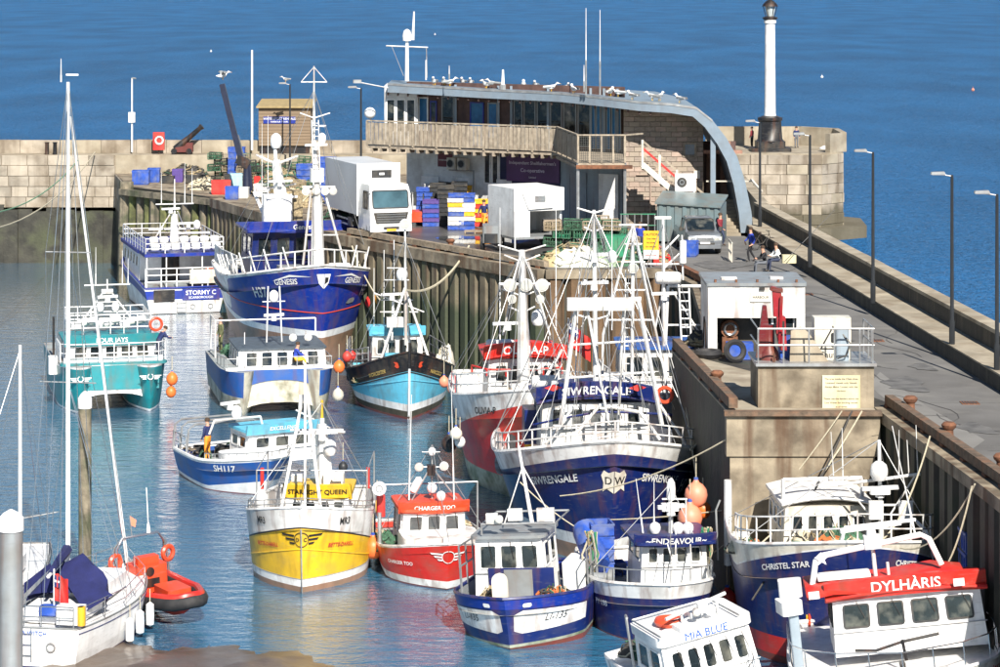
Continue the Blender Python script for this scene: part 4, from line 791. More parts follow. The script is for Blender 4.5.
# black crane beside the wheelhouse
bc = empty('black_crane', (XD(247, 172), 172, 8), label='slim dark blue folding crane on the far quay with a gull on its tip', cat='crane')
nb = mat('crane_navy', (.015, .02, .045), .4, var=.2)
mb = MB(); mb.lathe([(.4, 0), (.3, .4), (.22, 2.0)], nb); mb.build('crane_column', bc)
top = W(222, 84, 172)-bc.location; mid = W(241, 160, 172)-bc.location
mb = MB(); mb.beam(mid, top, .30, .36, nb); mb.tube(top, top+V((0, 0, -.6)), .09, nb); mb.build('boom', bc)
mb = MB(); mb.beam(mid+V((-.25, 0, .1)), W(249, 165, 172)-bc.location, .5, .6, black); mb.beam(W(248, 165, 172)-bc.location, W(252, 205, 172)-bc.location, .3, .35, nb); mb.tube(W(246, 168, 172)-bc.location, W(238, 135, 172)-bc.location, .07, steel); mb.build('knuckle', bc)
# ---------------- vehicles ----------------
def wheel(r, w_, parent, loc, ax=(1, 0, 0), rim=steel):
    mb = MB(); mb.lathe([(r*.6, -w_/2), (r*.95, -w_/2), (r, -w_*.35), (r, w_*.35), (r*.95, w_/2), (r*.6, w_/2)], rubber, (0, 0, 0), ax, 18); mb.lathe([(r*.6, -w_*.3), (r*.58, w_*.3)], rim, (0, 0, 0), ax, 12); mb.lathe([(r*.18, -w_*.55), (r*.15, w_*.55)], greyp, (0, 0, 0), ax, 8)
    return mb.build('wheel', parent, loc)
# lorry : local -y is the front
lp = G(391, 239, 8); lr = empty('white_lorry', (lp.x, lp.y, 8.01), 20, label='white refrigerated lorry with closed grey box parked on the quay', cat='lorry')
lorw = mat('lorry_white', (.8, .8, .79), .3, var=.03, coat=.3)
boxm = mat('lorry_box_grey', (.55, .57, .59), .45, var=.1, vs=.8, dirt=(.38, .37, .37), da=.5, ds=.4)
mb = MB()
rings = []
for y, z0, z1, hw_ in ((0, .45, 1.35, 1.13), (0.02, .45, 1.36, 1.19), (2.1, .45, 1.36, 1.22)):
    rings.append([V((sx*hw_, y, z)) for sx, z in ((-1, z0), (1, z0), (1, z1), (-1, z1))])
mb.loft(rings, lorw)
mb.loft([[V((sx*hw_, y, z)) for sx, y in ((-1, y0), (1, y0), (1, 2.1), (-1, 2.1))] for z, y0, hw_ in ((1.36, 0, 1.2), (1.7, .03, 1.2), (2.7, .28, 1.14), (2.95, .45, 1.1))], lorw)
mb.build('cab', lr)
window([(-1.08, .03, 1.66), (1.08, .03, 1.66), (1.02, .26, 2.66), (-1.02, .26, 2.66)], .0, 1, .0, 1, blackpl, lr, 'windscreen', r=.12, fw=.06, gm=mat('windscreen_glass', (.05, .10, .12), .08, var=.5, vs=.9, spec=.8))
for sx in (-1, 1):
    c = [V((sx*1.205, .35, 1.6)), V((sx*1.205, 1.3, 1.6)), V((sx*1.15, 1.3, 2.6)), V((sx*1.16, .5, 2.6))]
    window(c if sx > 0 else [c[1], c[0], c[3], c[2]], 0, 1, 0, 1, blackpl, lr, 'side_window', r=.08)
    mb = MB(); mb.rbox((sx*1.42, .1, 2.15), (.18, .14, .75), blackpl, .06); mb.tube((sx*1.15, .15, 2.5), (sx*1.42, .1, 2.4), .025, blackpl); mb.build('mirror', lr)
    mb = MB(); mb.rbox((sx*.88, -.02, .72), (.42, .08, .24), lens, .03); mb.build('headlight', lr)
mb = MB()
mb.prism([(-.85, .85), (.85, .85), (1.0, 1.45), (-1.0, 1.45)], (0, -.01, 0), (1, 0, 0), (0, 0, 1), (0, -.02, 0), blackpl)
for i in range(4): mb.prism([(-.82, .92+i*.13), (.82, .92+i*.13), (.85, .98+i*.13), (-.85, .98+i*.13)], (0, -.035, 0), (1, 0, 0), (0, 0, 1), (0, -.03, 0), steel)
mb.build('grille', lr)
mb = MB(); mb.rbox((0, 0, .58), (2.4, .2, .34), lorw, .08); mb.rbox((0, -.11, .5), (.55, .03, .13), yelpl, .01); mb.rbox((0, -.08, .6), (.9, .06, .16), blackpl, .02); mb.build('bumper', lr)
mb = MB(); mb.bb(-1.25, 1.25, 2.35, 8.6, 1.15, 3.95, boxm); mb.build('cargo_box', lr)
mb = MB(); mb.bb(-1.27, 1.27, 2.3, 2.36, 1.1, 4.0, lorw); mb.build('box_front_frame', lr)
mb = MB(); mb.rbox((0, 2.05, 3.3), (1.5, .6, .75), lorw, .1); mb.rbox((0, 1.72, 3.45), (1.15, .06, .42), blackpl, .05); mb.rbox((0, 1.68, 3.45), (.3, .04, .12), lorw, .02); mb.build('fridge_unit', lr)
mb = MB(); mb.bb(-.45, .45, 2.1, 8.5, .75, 1.1, black)
for sx in (-1, 1):
    for z in (.45, .75): mb.beam((sx*1.15, 3.3, z), (sx*1.15, 6.6, z), .04, .1, galv)
    mb.rbox((sx*.95, 3.9, .65), (.5, .9, .5), blackpl, .08)
mb.build('chassis', lr)
for sx in (-1, 1):
    wheel(.48, .3, lr, (sx*1.05, 1.05, .48)); wheel(.48, .5, lr, (sx*.98, 7.4, .48))
# pickup, front faces the camera
pc = G(705, 255, 8); pk = empty('grey_pickup', (pc.x, pc.y, 8.01), 4, label='silver grey pickup truck facing the viewer beside the green container', cat='pickup truck')
mb = MB()
mb.loft([[V((x, y, z)) for x, z in ((-w1, z0), (w1, z0), (w1+.03, zm), (w1-.06, z1), (-w1+.06, z1), (-w1-.03, zm))] for y, w1, z0, zm, z1 in ((.0, .78, .42, .6, .85), (.08, .88, .38, .7, .98), (.5, .92, .36, .75, 1.06), (1.4, .92, .36, .8, 1.12), (3.4, .92, .36, .8, 1.1), (5.1, .9, .42, .8, 1.08), (5.15, .88, .45, .8, 1.05))], silver)
mb.loft([[V((x, y, z)) for x, y in ((-w1, y0), (w1, y0), (w1, y1), (-w1, y1))] for z, w1, y0, y1 in ((1.08, .84, 1.25, 3.5), (1.45, .76, 1.75, 3.35), (1.72, .68, 2.1, 3.2), (1.78, .6, 2.25, 3.1))], silver)
mb.build('body', pk)
window([(-.78, 1.26, 1.13), (.78, 1.26, 1.13), (.66, 2.05, 1.68), (-.66, 2.05, 1.68)], 0, 1, 0, 1, blackpl, pk, 'windscreen', r=.12, fw=.03)
for sx in (-1, 1):
    c = [V((sx*.845, 1.55, 1.13)), V((sx*.845, 3.3, 1.13)), V((sx*.70, 3.2, 1.64)), V((sx*.705, 2.1, 1.64))]
    window(c if sx > 0 else [c[1], c[0], c[3], c[2]], 0, 1, 0, 1, blackpl, pk, 'side_window', r=.06, fw=.03)
    mb = MB(); mb.loft([[V((sx*x, y, z)) for x, z in ((.48, .72), (.86, .74), (.88, .93), (.52, .88))] for y in (-.0, .12)], lens); mb.build('headlight', pk)
    mb = MB(); mb.rbox((sx*1.04, 1.5, 1.2), (.2, .1, .2), blackpl, .04); mb.build('mirror', pk)
    wheel(.37, .26, pk, (sx*.8, .85, .37)); wheel(.37, .26, pk, (sx*.8, 4.1, .37))
mb = MB(); mb.prism([(-.46, .7), (.46, .7), (.42, .9), (-.42, .9)], (0, -.04, 0), (1, 0, 0), (0, 0, 1), (0, .1, 0), steel); mb.rbox((0, -.03, .55), (1.0, .06, .16), blackpl, .04); mb.build('grille', pk)
mb = MB(); mb.rbox((0, -.07, .62), (.52, .02, .11), whiteclean, .01); mb.build('number_plate', pk)
mb = MB(); mb.rbox((0, .03, .42), (1.7, .2, .2), silver, .08); mb.build('bumper', pk)
# refrigerated white van body (open trailer) at 497-571
tv = G(535, 250, 8); tr = empty('white_trailer', (XD(514, 138), 136.5, 8.01), 24, label='white insulated box trailer with open front standing beside the pots', cat='trailer')
tw, th_, tl = 2.9, 2.55, 3.4
mb = MB()
z0 = .7
mb.bb(0, tw, 0, tl, z0+1.35, z0+th_, whiteclean); mb.bb(0, .1, 0, tl, z0, z0+1.35, whiteclean); mb.bb(tw-.1, tw, .3, tl, z0, z0+1.35, whiteclean); mb.bb(0, tw, tl-.1, tl, z0, z0+1.35, whiteclean); mb.bb(0, tw, 0, tl, z0-.12, z0, greyp); mb.bb(0, .9, -.02, .1, z0, z0+1.36, whiteclean)
mb.build('box_body', tr)
mb = MB(); mb.loft([[V((x, y, z)) for x, z in ((.45, z0+2.3), (2.3, z0+2.3), (2.2, z0+1.5), (.8, z0+1.45))] for y in (-.12, .0)], whiteclean); mb.build('front_panel', tr)
mb = MB()
for i in range(5): mb.bb(1.15, 1.75, -.16, -.12, z0+1.85+i*.07, z0+1.885+i*.07, greyp)
mb.build('vent', tr)
wheel(.38, .25, tr, (.15, 2.2, .38)); wheel(.38, .25, tr, (tw-.15, 2.2, .38))
# green-grey ribbed container
gc = empty('grey_green_container', (XD(654, 142), 140.2, 8.01), -14, label='ribbed grey green storage container behind the pickup', cat='container')
gcm = paint('container_grey_green', (.14, .19, .20), da=.35, sa=.2)
cl, ch_, cwid = 3.5, 2.2, 2.4
mb = MB(); mb.bb(.05, cl-.05, .05, cwid, .12, ch_-.05, gcm); mb.build('container_body', gc)
q = MB(); q.prism([(-.13, 0), (.13, 0), (.08, -.06), (-.08, -.06)], (0, 0, .15), (1, 0, 0), (0, 1, 0), (0, 0, ch_-.3), gcm); rb = q.mesh('rib')
for i in range(8): put(rb, 'rib', (.25+i*.43, .05, 0), parent=gc)
for i in range(5): put(rb, 'rib', (.05, .35+i*.43, 0), (0, 0, -pi/2), parent=gc)
mb = MB(); mb.add([(-.05, -.1, ch_-.05), (cl+.05, -.1, ch_-.2), (cl+.05, cwid, ch_+.25), (-.05, cwid, ch_+.4), (-.05, -.1, ch_+.03), (cl+.05, -.1, ch_-.12), (cl+.05, cwid, ch_+.33), (-.05, cwid, ch_+.48)], [(3, 2, 1, 0), (4, 5, 6, 7), (0, 1, 5, 4), (1, 2, 6, 5), (2, 3, 7, 6), (3, 0, 4, 7)], gcm); mb.build('sloping_roof', gc)
# van peeking behind building wheelie bins etc: dark car nose left of trailer
cr2 = G(491, 252, 8); dc = empty('dark_trolley', (cr2.x, cr2.y, 8.01), label='dark tractor unit half hidden at the left of the white trailer', cat='tractor')
mb = MB(); mb.rbox((0, .8, .9), (.9, 1.6, .9), greyp, .15); mb.rbox((0, .1, .7), (.7, .4, .5), blackpl, .08); mb.build('body', dc)
for sx in (-1, 1): wheel(.42, .25, dc, (sx*.45, .6, .42))
# ---------------- crates, tubs, boxes ----------------
def tubmesh(m, w_=1.0, d_=.8, h_=.7):
    q = MB(); t = .05
    q.prism(rrect(w_, d_, .08), (0, 0, 0), (1, 0, 0), (0, 1, 0), (0, 0, .1), m)
    for s in (-1, 1):
        q.bb(-w_/2, w_/2, s*(d_/2)-t/2, s*(d_/2)+t/2, .05, h_, m); q.bb(s*w_/2-t/2, s*w_/2+t/2, -d_/2, d_/2, .05, h_-.003, m)
    q.bb(-w_/2-.04, w_/2+.04, -d_/2-.04, -d_/2+.02, h_-.1, h_, m); q.bb(-w_/2-.04, w_/2+.04, d_/2-.02, d_/2+.04, h_-.1, h_, m)
    q.bb(-w_/2-.035, -w_/2+.02, -d_/2-.03, d_/2+.03, h_-.095, h_+.003, m); q.bb(w_/2-.02, w_/2+.035, -d_/2-.03, d_/2+.03, h_-.095, h_+.003, m)
    for s in (-1, 1):
        for x in (-.3, 0, .3): q.bb(x*w_-.03, x*w_+.03, s*d_/2-t, s*d_/2+t, .1, h_-.1, m)
    return q.mesh('tub')
TM = {m.name: tubmesh(m) for m in (bluepl, redpl, whitepl, yelpl, blackpl, greenpl)}
purple = mat('purple_plastic', (.10, .06, .25), .5, var=.1); TM['purple_plastic'] = tubmesh(purple); paleb = mat('pale_blue_plastic', (.35, .55, .62), .5, var=.1, dirt=GRIME, da=.3); TM['pale_blue_plastic'] = tubmesh(paleb)
def tub(m, loc, label, rz=0, sc=(1, 1, 1), grp=None, cat='tub', name='fish_tub'):
    o = put(TM[m.name], name, loc, (0, 0, R(rz)), None, sc); return tag(o, label, cat, grp)
def GP(px, d): return V((XD(px, d), d, 8.012))
for px, d_, m, s, lab in ((141, 180, bluepl, (1.1, 1.1, 1.4), 'blue tub on the jetty corner nearest the far wall'), (154, 182, bluepl, (.8, 1, 1.4), 'narrow blue tub next to the corner tub'), (168, 181, blackpl, (.8, 1, .7), 'low black tub on the jetty'), (178, 182, purple, (.7, .8, 1.3), 'small purple tub on the jetty'), (196, 181, blackpl, (1.3, 1, .8), 'wide black tub on the jetty'),
        (221, 172, redpl, (1.2, 1, 1.3), 'large red tub on the quay left of the black crane'), (232, 179, blackpl, (1, 1, 1.1), 'black tub behind the red tub'), (232, 168, bluepl, (.8, .8, 1.2), 'blue tub in front of the red tub on the quay edge'), (243, 169, cream and whitepl, (.7, .7, 1.0), 'white tub beside the foot of the black crane'),
        (262, 170, whitepl, (.9, .9, 1.2), 'white tub right of the black crane'), (236, 176, paleb, (.8, .9, 1.5), 'pale blue tub between red tub and crane'), (262, 176, redpl, (1.0, 1, 1.2), 'red tub behind the white mast'), (377, 147, bluepl, (.9, .9, .8), 'blue crate on the kerb in front of the white lorry'), (389, 146.6, bluepl, (.95, .9, .8), 'blue crate touching the bumper of the lorry')):
    tub(m, GP(px, d_)+V((0, 0, 0)), lab, random.uniform(-8, 8), s, 'tubs along the far quay')
def stack(px, d_, n, cols, lab, sc=(.9, .9, .35), grp='', rz=0, hh=.26):
    for i in range(n):
        m = cols[i % len(cols)]
        tub(m, GP(px, d_)+V((random.uniform(-.03, .03), random.uniform(-.03, .03), i*hh)), '%s, crate %s' % (lab, 'topmost' if i == n-1 else 'lowest' if i == 0 else '%s from the bottom' % ['', 'second', 'third', 'fourth', 'fifth', 'sixth', 'seventh', 'eighth', 'ninth', 'tenth'][i]), rz+random.uniform(-3, 3), sc, grp, 'crate', 'fish_crate')
g = 'stacked fish crates in front of the building'
stack(424, 152, 8, [bluepl], 'blue stack behind the lorry cab', grp=g); stack(431, 150, 6, [bluepl, purple], 'blue and purple stack right of the lorry', grp=g)
stack(438, 152, 9, [blackpl], 'black stack right of the blue crates', grp=g); stack(446, 150.5, 9, [blackpl], 'black stack beside the white and blue pile', grp=g); stack(432, 155, 8, [redpl, whitepl], 'red and white stack by the wall', grp=g)
stack(456, 148, 8, [bluepl, whitepl, whitepl, bluepl, whitepl, yelpl, whitepl, bluepl], 'left mixed stack on the pallet', grp=g, sc=(.85, .9, .35)); stack(467, 148, 8, [bluepl, bluepl, whitepl, yelpl, whitepl, whitepl, bluepl, bluepl], 'right mixed stack on the pallet', grp=g, sc=(.85, .9, .35))
stack(459, 153, 9, [blackpl], 'tall black stack behind the pallet', grp=g); stack(472, 154, 8, [yelpl, redpl, yelpl, yelpl], 'yellow stack behind the pallet', grp=g); stack(480, 150, 6, [redpl, yelpl], 'orange stack right of the men', grp=g)
stack(305, 172, 5, [bluepl], 'blue stack on the far quay by the white mast', grp=g, hh=.4, sc=(1, 1, .55)); stack(328, 165, 7, [bluepl], 'tall blue stack behind the lorry rear', grp=g, hh=.42, sc=(1, 1, .6)); stack(237, 181, 6, [bluepl], 'blue stack beside the black crane', grp=g, hh=.42, sc=(1.1, 1, .6))
def pallet(px, d_, lab):
    r0 = empty('pallet', GP(px, d_), label=lab, cat='pallet')
    for i in range(5): mb = MB(); mb.bb(-.6, .6, -.5+i*.22, -.38+i*.22, .1, .13, wood); mb.build('plank', r0)
    mb = MB()
    for x in (-.55, 0, .55): mb.bb(x-.04, x+.04, -.5, .5, 0, .1, wood)
    mb.build('bearer', r0, kind='stuff')
pallet(475, 146, 'wooden pallet beside the feet of the two men in oilskins')
# forklift orange behind
fk = empty('forklift', GP(417, 150), label='orange forklift truck half hidden beside the lorry', cat='forklift')
mb = MB(); mb.rbox((0, .5, .55), (.8, 1.4, .6), orange, .1); mb.build('body', fk)
mb = MB(); mb.path([(-.35, 0, .8), (-.35, .2, 1.8), (-.35, 1.0, 1.8), (-.35, 1.1, .8)], .04, black); mb.path([(.35, 0, .8), (.35, .2, 1.8), (.35, 1.0, 1.8), (.35, 1.1, .8)], .04, black); mb.build('roll_cage', fk)
for sx in (-1, 1): wheel(.25, .18, fk, (sx*.4, .1, .25)); wheel(.25, .18, fk, (sx*.4, .95, .25))
mb = MB(); mb.rbox((0, 0, .6), (1.6, .6, 1.2), tannet, .05); mb.bb(-.5, -.1, -.31, -.3, .3, .6, blackpl); mb.bb(.1, .5, -.31, -.3, .3, .6, blackpl)
mb.build('wooden_chest', None, GP(590, 141.5), label='big tan wooden chest under the balcony', cat='chest')
# lobster pots
def pot_mesh(m, fr):
    q = MB(); a, b, h = .38, .24, .36
    A_ = [[V((x, s*b, 0)), V((x, s*b*1.0, h*.6)), V((x, s*b*.5, h))] for x in (-a, 0, a) for s in (-1, 1)]
    for x in (-a, 0, a): q.path([(x, -b, 0), (x, -b, h*.55), (x, -b*.5, h), (x, b*.5, h), (x, b, h*.55), (x, b, 0)], .022, fr, 4)
    for y, z in ((-b, 0), (b, 0), (-b, h*.55), (b, h*.55), (-b*.5, h), (b*.5, h)): q.tube((-a, y, z), (a, y, z), .02, fr, n=4)
    k = 7
    for i in range(k):      # mesh skin as slats of netting
        x = -a+2*a*(i+.5)/k; q.path([(x, -b*.98, .02), (x, -b*.98, h*.53), (x, -b*.48, h*.97), (x, b*.48, h*.97), (x, b*.98, h*.53), (x, b*.98, .02)], .009, m, 3)
    for t in (.2, .5, .8): q.tube((-a, -b, h*.55*t), (a, -b, h*.55*t), .008, m, n=3); q.tube((-a, b, h*.55*t), (a, b, h*.55*t), .008, m, n=3)
    q.bb(-a, a, -b, b, .0, .02, fr); q.bb(-.1, .1, -.1, .1, .03, .15, m)
    return q.mesh('lobster_pot')
POT = [pot_mesh(net, net), pot_mesh(tannet, wood), pot_mesh(net, blackpl), pot_mesh(bluepl, blackpl), pot_mesh(greenpl, net)]
def pots(origin, nx_, nz_, ny_, grp, where, rz=0, drop=.12, sc=1.15, ux=V((1, 0, 0)), kinds=(0, 1, 2, 4)):
    uy = V((-ux.y, ux.x, 0))
    for k in range(nz_):
        for j in range(ny_):
            for i in range(nx_-(k+1)//2):
                if random.random() < drop: continue
                p = V(origin)+ux*((i+.5*(k % 2))*.85*sc+random.uniform(-.06, .06))+uy*(j*.55*sc+random.uniform(-.05, .05))+V((0, 0, k*.36*sc))
                kd = random.choice(kinds); o = put(POT[kd], 'lobster_pot', p, (random.uniform(-.06, .06), random.uniform(-.06, .06), R(rz)+math.atan2(ux.y, ux.x)+random.uniform(-.15, .15)), None, (sc, sc, sc))
                colr = ['green', 'tan', 'dark green', 'blue', 'bright green'][kd]; lay = ['bottom', 'second', 'third', 'fourth', 'fifth', 'sixth'][k]; pos = (['first', 'second', 'third', 'fourth', 'fifth', 'sixth'][i]+' from left, '+['front', 'middle', 'back'][j]+' row') if ny_ > 1 else ['first', 'second', 'third', 'fourth', 'fifth'][i]+' from left'
                tag(o, '%s pot, %s layer, %s, %s' % (colr, lay, pos, where), 'lobster pot', grp)
pots(GP(553, 131.0), 6, 5, 3, 'lobster pots heaped in front of the building', 'by the trailer')
pots(GP(600, 133.5), 3, 5, 2, 'lobster pots heaped in front of the building', 'by the green bin', kinds=(1, 1, 0))
pots(GP(243, 180), 3, 6, 2, 'lobster pots on the far quay', 'behind the crane')
pots(GP(214, 181.5), 3, 6, 2, 'lobster pots on the far quay', 'left of the crane', kinds=(0, 1, 2))
pots(GP(268, 168), 5, 3, 1, 'lobster pots on the far quay', 'behind the trawler', kinds=(1, 2, 0))
heap('net_heap', GP(588, 130.0), 2.6, 1.0, .9, [net, tannet, darkrope], 60, 'long heap of green trawl net on the quay edge', 'net heap', seed=9)
heap('net_heap', GP(560, 129.6), .9, .7, .7, [mat('tan_canvas', (.45, .36, .2), .9, bump=.5), rope], 6, 'tan canvas heap at the left end of the net pile', 'canvas heap', seed=11)
heap('net_heap', GP(578, 129.3), 1.3, .6, .8, [mat('pale_sheet', (.6, .6, .5), .8, bump=.5), rope], 5, 'crumpled pale sheet lying in front of the green net', 'sheet', seed=12)
mb = MB(); mb.rbox((0, 0, .32), (1.3, .7, .64), mat('pale_green_box', (.3, .4, .25), .6, var=.2, bump=.3), .05); mb.build('low_box', None, GP(603, 129.4), label='pale green low box on the quay edge left of the green bin', cat='box')
heap('net_heap', GP(285, 172), 2.4, 1.5, 1.3, [tannet, darkrope, net], 50, 'brown net heap on the far quay behind the blue trawler mast', 'net heap', seed=13)
heap('net_heap', GP(340, 150), 1.5, 1.0, .8, [darkrope, net], 30, 'dark net heap below the rear of the lorry', 'net heap', seed=14)
gb = empty('green_bin', GP(616, 129.8), label='ribbed green metal bin on the quay edge', cat='bin')
mb = MB(); mb.rbox((0, 0, .75), (1.15, .9, 1.5), greenpl, .05); mb.build('bin_body', gb)
for i in range(4): mb = MB(); mb.bb(-.48+i*.28, -.40+i*.28, -.5, -.44, .1, 1.45, greenpl); mb.build('rib', gb)
# yellow sign on post
ys = empty('yellow_sign', GP(651, 127.2+1.5), label='yellow and white notice sign on a post by the quay edge', cat='sign')
sz = ZD(231, 128.7)-8
mb = MB(); mb.tube((0, .05, 0), (0, .05, sz), .04, galv); mb.build('post', ys)
mb = MB(); mb.bb(-.38, .38, -.02, .02, sz-.95, sz, yelpl); mb.bb(-.38, .38, -.02, .02, sz-1.4, sz-.953, whitepl); mb.build('sign_face', ys)
for i, (t, s_) in enumerate((('CAUTION', .17), ('Quay edge', .11), ('No access', .11), ('for vehicles', .11))): plane_text(t, (0, -.03, sz-.18-i*.2), (1, 0, 0), (0, 0, 1), s_, textblk, ys)
plane_text('KEEP CLEAR', (0, -.03, sz-1.2), (1, 0, 0), (0, 0, 1), .1, textred, ys)
mb = MB(); mb.rbox((0, 0, .35), (.3, .3, .7), redpl, .05); mb.build('red_bin', None, GP(656, 130), label='small red bin at the foot of the yellow sign', cat='bin')
# loose trellis of green poles left of container
mb = MB()
for i in range(6): mb.tube((-.9+i*.36, 0, 0), (-.9+i*.36, 0, 1.7), .03, galv)
for z in (.5, 1.1, 1.7): mb.tube((-.95, 0, z), (.95, 0, z), .03, greenpl)
mb.build('fence_panel', None, GP(638, 139), label='metal fence panel with green rails left of the container', cat='fence panel')
mb = MB()
for i in range(7): mb.tube((0, i*.3, 0), (0, i*.3, 1.0), .025, cream)
mb.tube((0, 0, 1), (0, 1.8, 1), .03, cream); mb.tube((0, 0, .5), (0, 1.8, .5), .03, cream)
mb.build('barrier', None, GP(732, 131), label='small pale railing right of the pickup truck', cat='railing')
# bicycles, bags by the wall
bk = empty('bicycle', GP(763, 137), 20, label='black bicycle leaning on the ledge behind the seated anglers', cat='bicycle')
for x in (-.5, .5): mb = MB(); mb.torus((x, 0, .33), .31, .03, rubber, (0, 1, 0), 18, 5); mb.build('wheel', bk)
mb = MB(); mb.path([(-.5, 0, .33), (-.2, 0, .8), (.35, 0, .8), (.0, 0, .35), (-.5, 0, .33)], .025, black); mb.path([(0, 0, .35), (-.22, 0, .9)], .02, black); mb.path([(.5, 0, .33), (.35, 0, .85), (.3, 0, 1.0)], .02, black); mb.tube((.28, -.25, 1), (.28, .25, 1), .02, black); mb.bb(-.34, -.12, -.06, .06, .9, .95, black); mb.build('bike_frame', bk)
# ---------------- people ----------------
def person(loc, rz, label, top, legs, J=None, hair=None, hat=None, s=1.0, name='person'):
    """one continuous body grown over a posed skeleton; J overrides joints (metres, +y is forward)"""
    j = dict(pel=(0, 0, .95), chest=(0, .0, 1.28), neck=(0, .01, 1.48), head=(0, .03, 1.60), top=(0, .03, 1.74),
             shl=(-.19, 0, 1.42), ell=(-.26, .0, 1.14), hdl=(-.24, .12, .90), fil=(-.24, .18, .82), shr=(.19, 0, 1.42), elr=(.26, 0, 1.14), hdr=(.24, .12, .90), fir=(.24, .18, .82),
             hpl=(-.1, 0, .90), knl=(-.11, .02, .5), anl=(-.11, 0, .09), tol=(-.12, .17, .04), hpr=(.1, 0, .90), knr=(.11, .02, .5), anr=(.11, 0, .09), tor=(.12, .17, .04))
    if J: j.update(J)
    names = list(j); rad = dict(pel=.15, chest=.165, neck=.055, head=.1, top=.085, shl=.075, shr=.075, ell=.05, elr=.05, hdl=.035, hdr=.035, fil=.03, fir=.03, hpl=.1, hpr=.1, knl=.065, knr=.065, anl=.045, anr=.045, tol=.04, tor=.04)
    E = [('pel', 'chest'), ('chest', 'neck'), ('neck', 'head'), ('head', 'top'), ('chest', 'shl'), ('shl', 'ell'), ('ell', 'hdl'), ('hdl', 'fil'), ('chest', 'shr'), ('shr', 'elr'), ('elr', 'hdr'), ('hdr', 'fir'), ('pel', 'hpl'), ('hpl', 'knl'), ('knl', 'anl'), ('anl', 'tol'), ('pel', 'hpr'), ('hpr', 'knr'), ('knr', 'anr'), ('anr', 'tor')]
    me = bpy.data.meshes.new('b'); me.from_pydata([V(j[n])*s for n in names], [(names.index(a), names.index(b)) for a, b in E], [])
    o = bpy.data.objects.new('b', me); COL.objects.link(o); md = o.modifiers.new('s', 'SKIN')
    for i, n in enumerate(names): me.skin_vertices[0].data[i].radius = (rad[n]*s*(1.1 if n in ('pel', 'chest') else 1), rad[n]*s*(.8 if n in ('pel', 'chest') else 1)); me.skin_vertices[0].data[i].use_root = (n == 'pel')
    o.modifiers.new('d', 'SUBSURF').levels = 1
    bpy.context.view_layer.update(); ev = o.evaluated_get(bpy.context.evaluated_depsgraph_get()); m2 = bpy.data.meshes.new_from_object(ev); bpy.data.objects.remove(o)
    m2.materials.clear()
    for m in (skin, top, legs, black): m2.materials.append(m)
    seg = [(V(j[a])*s, V(j[b])*s, a, b) for a, b in E]
    def near(p):
        best = (9, 0)
        for a, b, na, nb_ in seg:
            t = max(0, min(1, (p-a).dot(b-a)/(b-a).length_squared)); d_ = (p-a-(b-a)*t).length
            mi = 1
            if nb_ in ('head', 'top', 'fil', 'fir'): mi = 0
            elif nb_ == 'neck': mi = 0 if t > .75 else 1
            elif nb_ in ('hpl', 'hpr', 'knl', 'knr', 'anl', 'anr'): mi = 2
            elif nb_ in ('tol', 'tor'): mi = 3
            elif nb_ == 'chest': mi = 2 if t < .25 else 1
            if d_ < best[0]: best = (d_, mi)
        return best[1]
    for p in m2.polygons: p.material_index = near(p.center); p.use_smooth = True
    root = empty(name, loc, rz, label=label, cat='person'); put(m2, 'body', parent=root)
    h = V(j['head'])*s; t = V(j['top'])*s; ax = (t-h).normalized()
    mb = MB(); mb.lathe([(.112*s, .05*s), (.118*s, .10*s), (.095*s, .155*s), (.04*s, .185*s)], hair or mat('brown_hair', (.06, .035, .02), .8), h-V((0, .02*s, .0)), ax, 10)
    mb.build('cap' if hat else 'hair', root); return root
denim = mat('dark_denim', (.03, .04, .08), .8); navyj = mat('navy_jacket', (.015, .025, .10), .8); khaki = mat('khaki_trousers', (.35, .25, .12), .8); blkc = mat('black_clothes', (.015, .015, .018), .8); bluet = mat('bright_blue_shirt', (.02, .05, .35), .8)
whitet = mat('white_shirt', (.7, .7, .68), .8); greyt = mat('grey_shorts', (.12, .13, .15), .8); redt = mat('dark_red_top', (.20, .02, .03), .8); grn = mat('olive_jacket', (.12, .13, .06), .8); hiv = mat('yellow_oilskin', (.75, .42, .02), .6)
walk = dict(knl=(-.1, .2, .52), anl=(-.1, .12, .10), tol=(-.1, .3, .06), knr=(.1, -.02, .5), anr=(.1, -.25, .14), tor=(.1, -.12, .05), ell=(-.25, -.12, 1.15), hdl=(-.24, -.05, .92), elr=(.25, .1, 1.16), hdr=(.22, .28, 1.02))
def sit(h=.48): return dict(pel=(0, 0, h+.1), chest=(0, .06, h+.42), neck=(0, .1, h+.62), head=(0, .14, h+.74), top=(0, .15, h+.88), shl=(-.19, .08, h+.56), shr=(.19, .08, h+.56), ell=(-.25, .22, h+.32), elr=(.25, .22, h+.32), hdl=(-.15, .42, h+.28), hdr=(.15, .42, h+.28), fil=(-.12, .5, h+.28), fir=(.12, .5, h+.28),
    hpl=(-.1, .05, h+.08), hpr=(.1, .05, h+.08), knl=(-.14, .46, h+.08), knr=(.14, .46, h+.08), anl=(-.14, .5, .09), anr=(.14, .5, .09), tol=(-.14, .65, .04), tor=(.14, .65, .04))
lean = dict(chest=(0, .18, 1.22), neck=(0, .3, 1.38), head=(0, .36, 1.48), top=(0, .42, 1.6), shl=(-.19, .25, 1.33), shr=(.19, .25, 1.33), ell=(-.26, .4, 1.1), elr=(.26, .4, 1.1), hdl=(-.2, .62, 1.08), hdr=(.2, .62, 1.08), fil=(-.15, .7, 1.08), fir=(.15, .7, 1.08))
person(G(751, 262, 8.01), 100, 'person in a bright blue shirt and dark shorts walking on the road', bluet, blkc, walk)
person((XD(797, 213), 213.5, 8.3), 200, 'person in a dark top and shorts standing on the pier head tower', navyj, greyt)
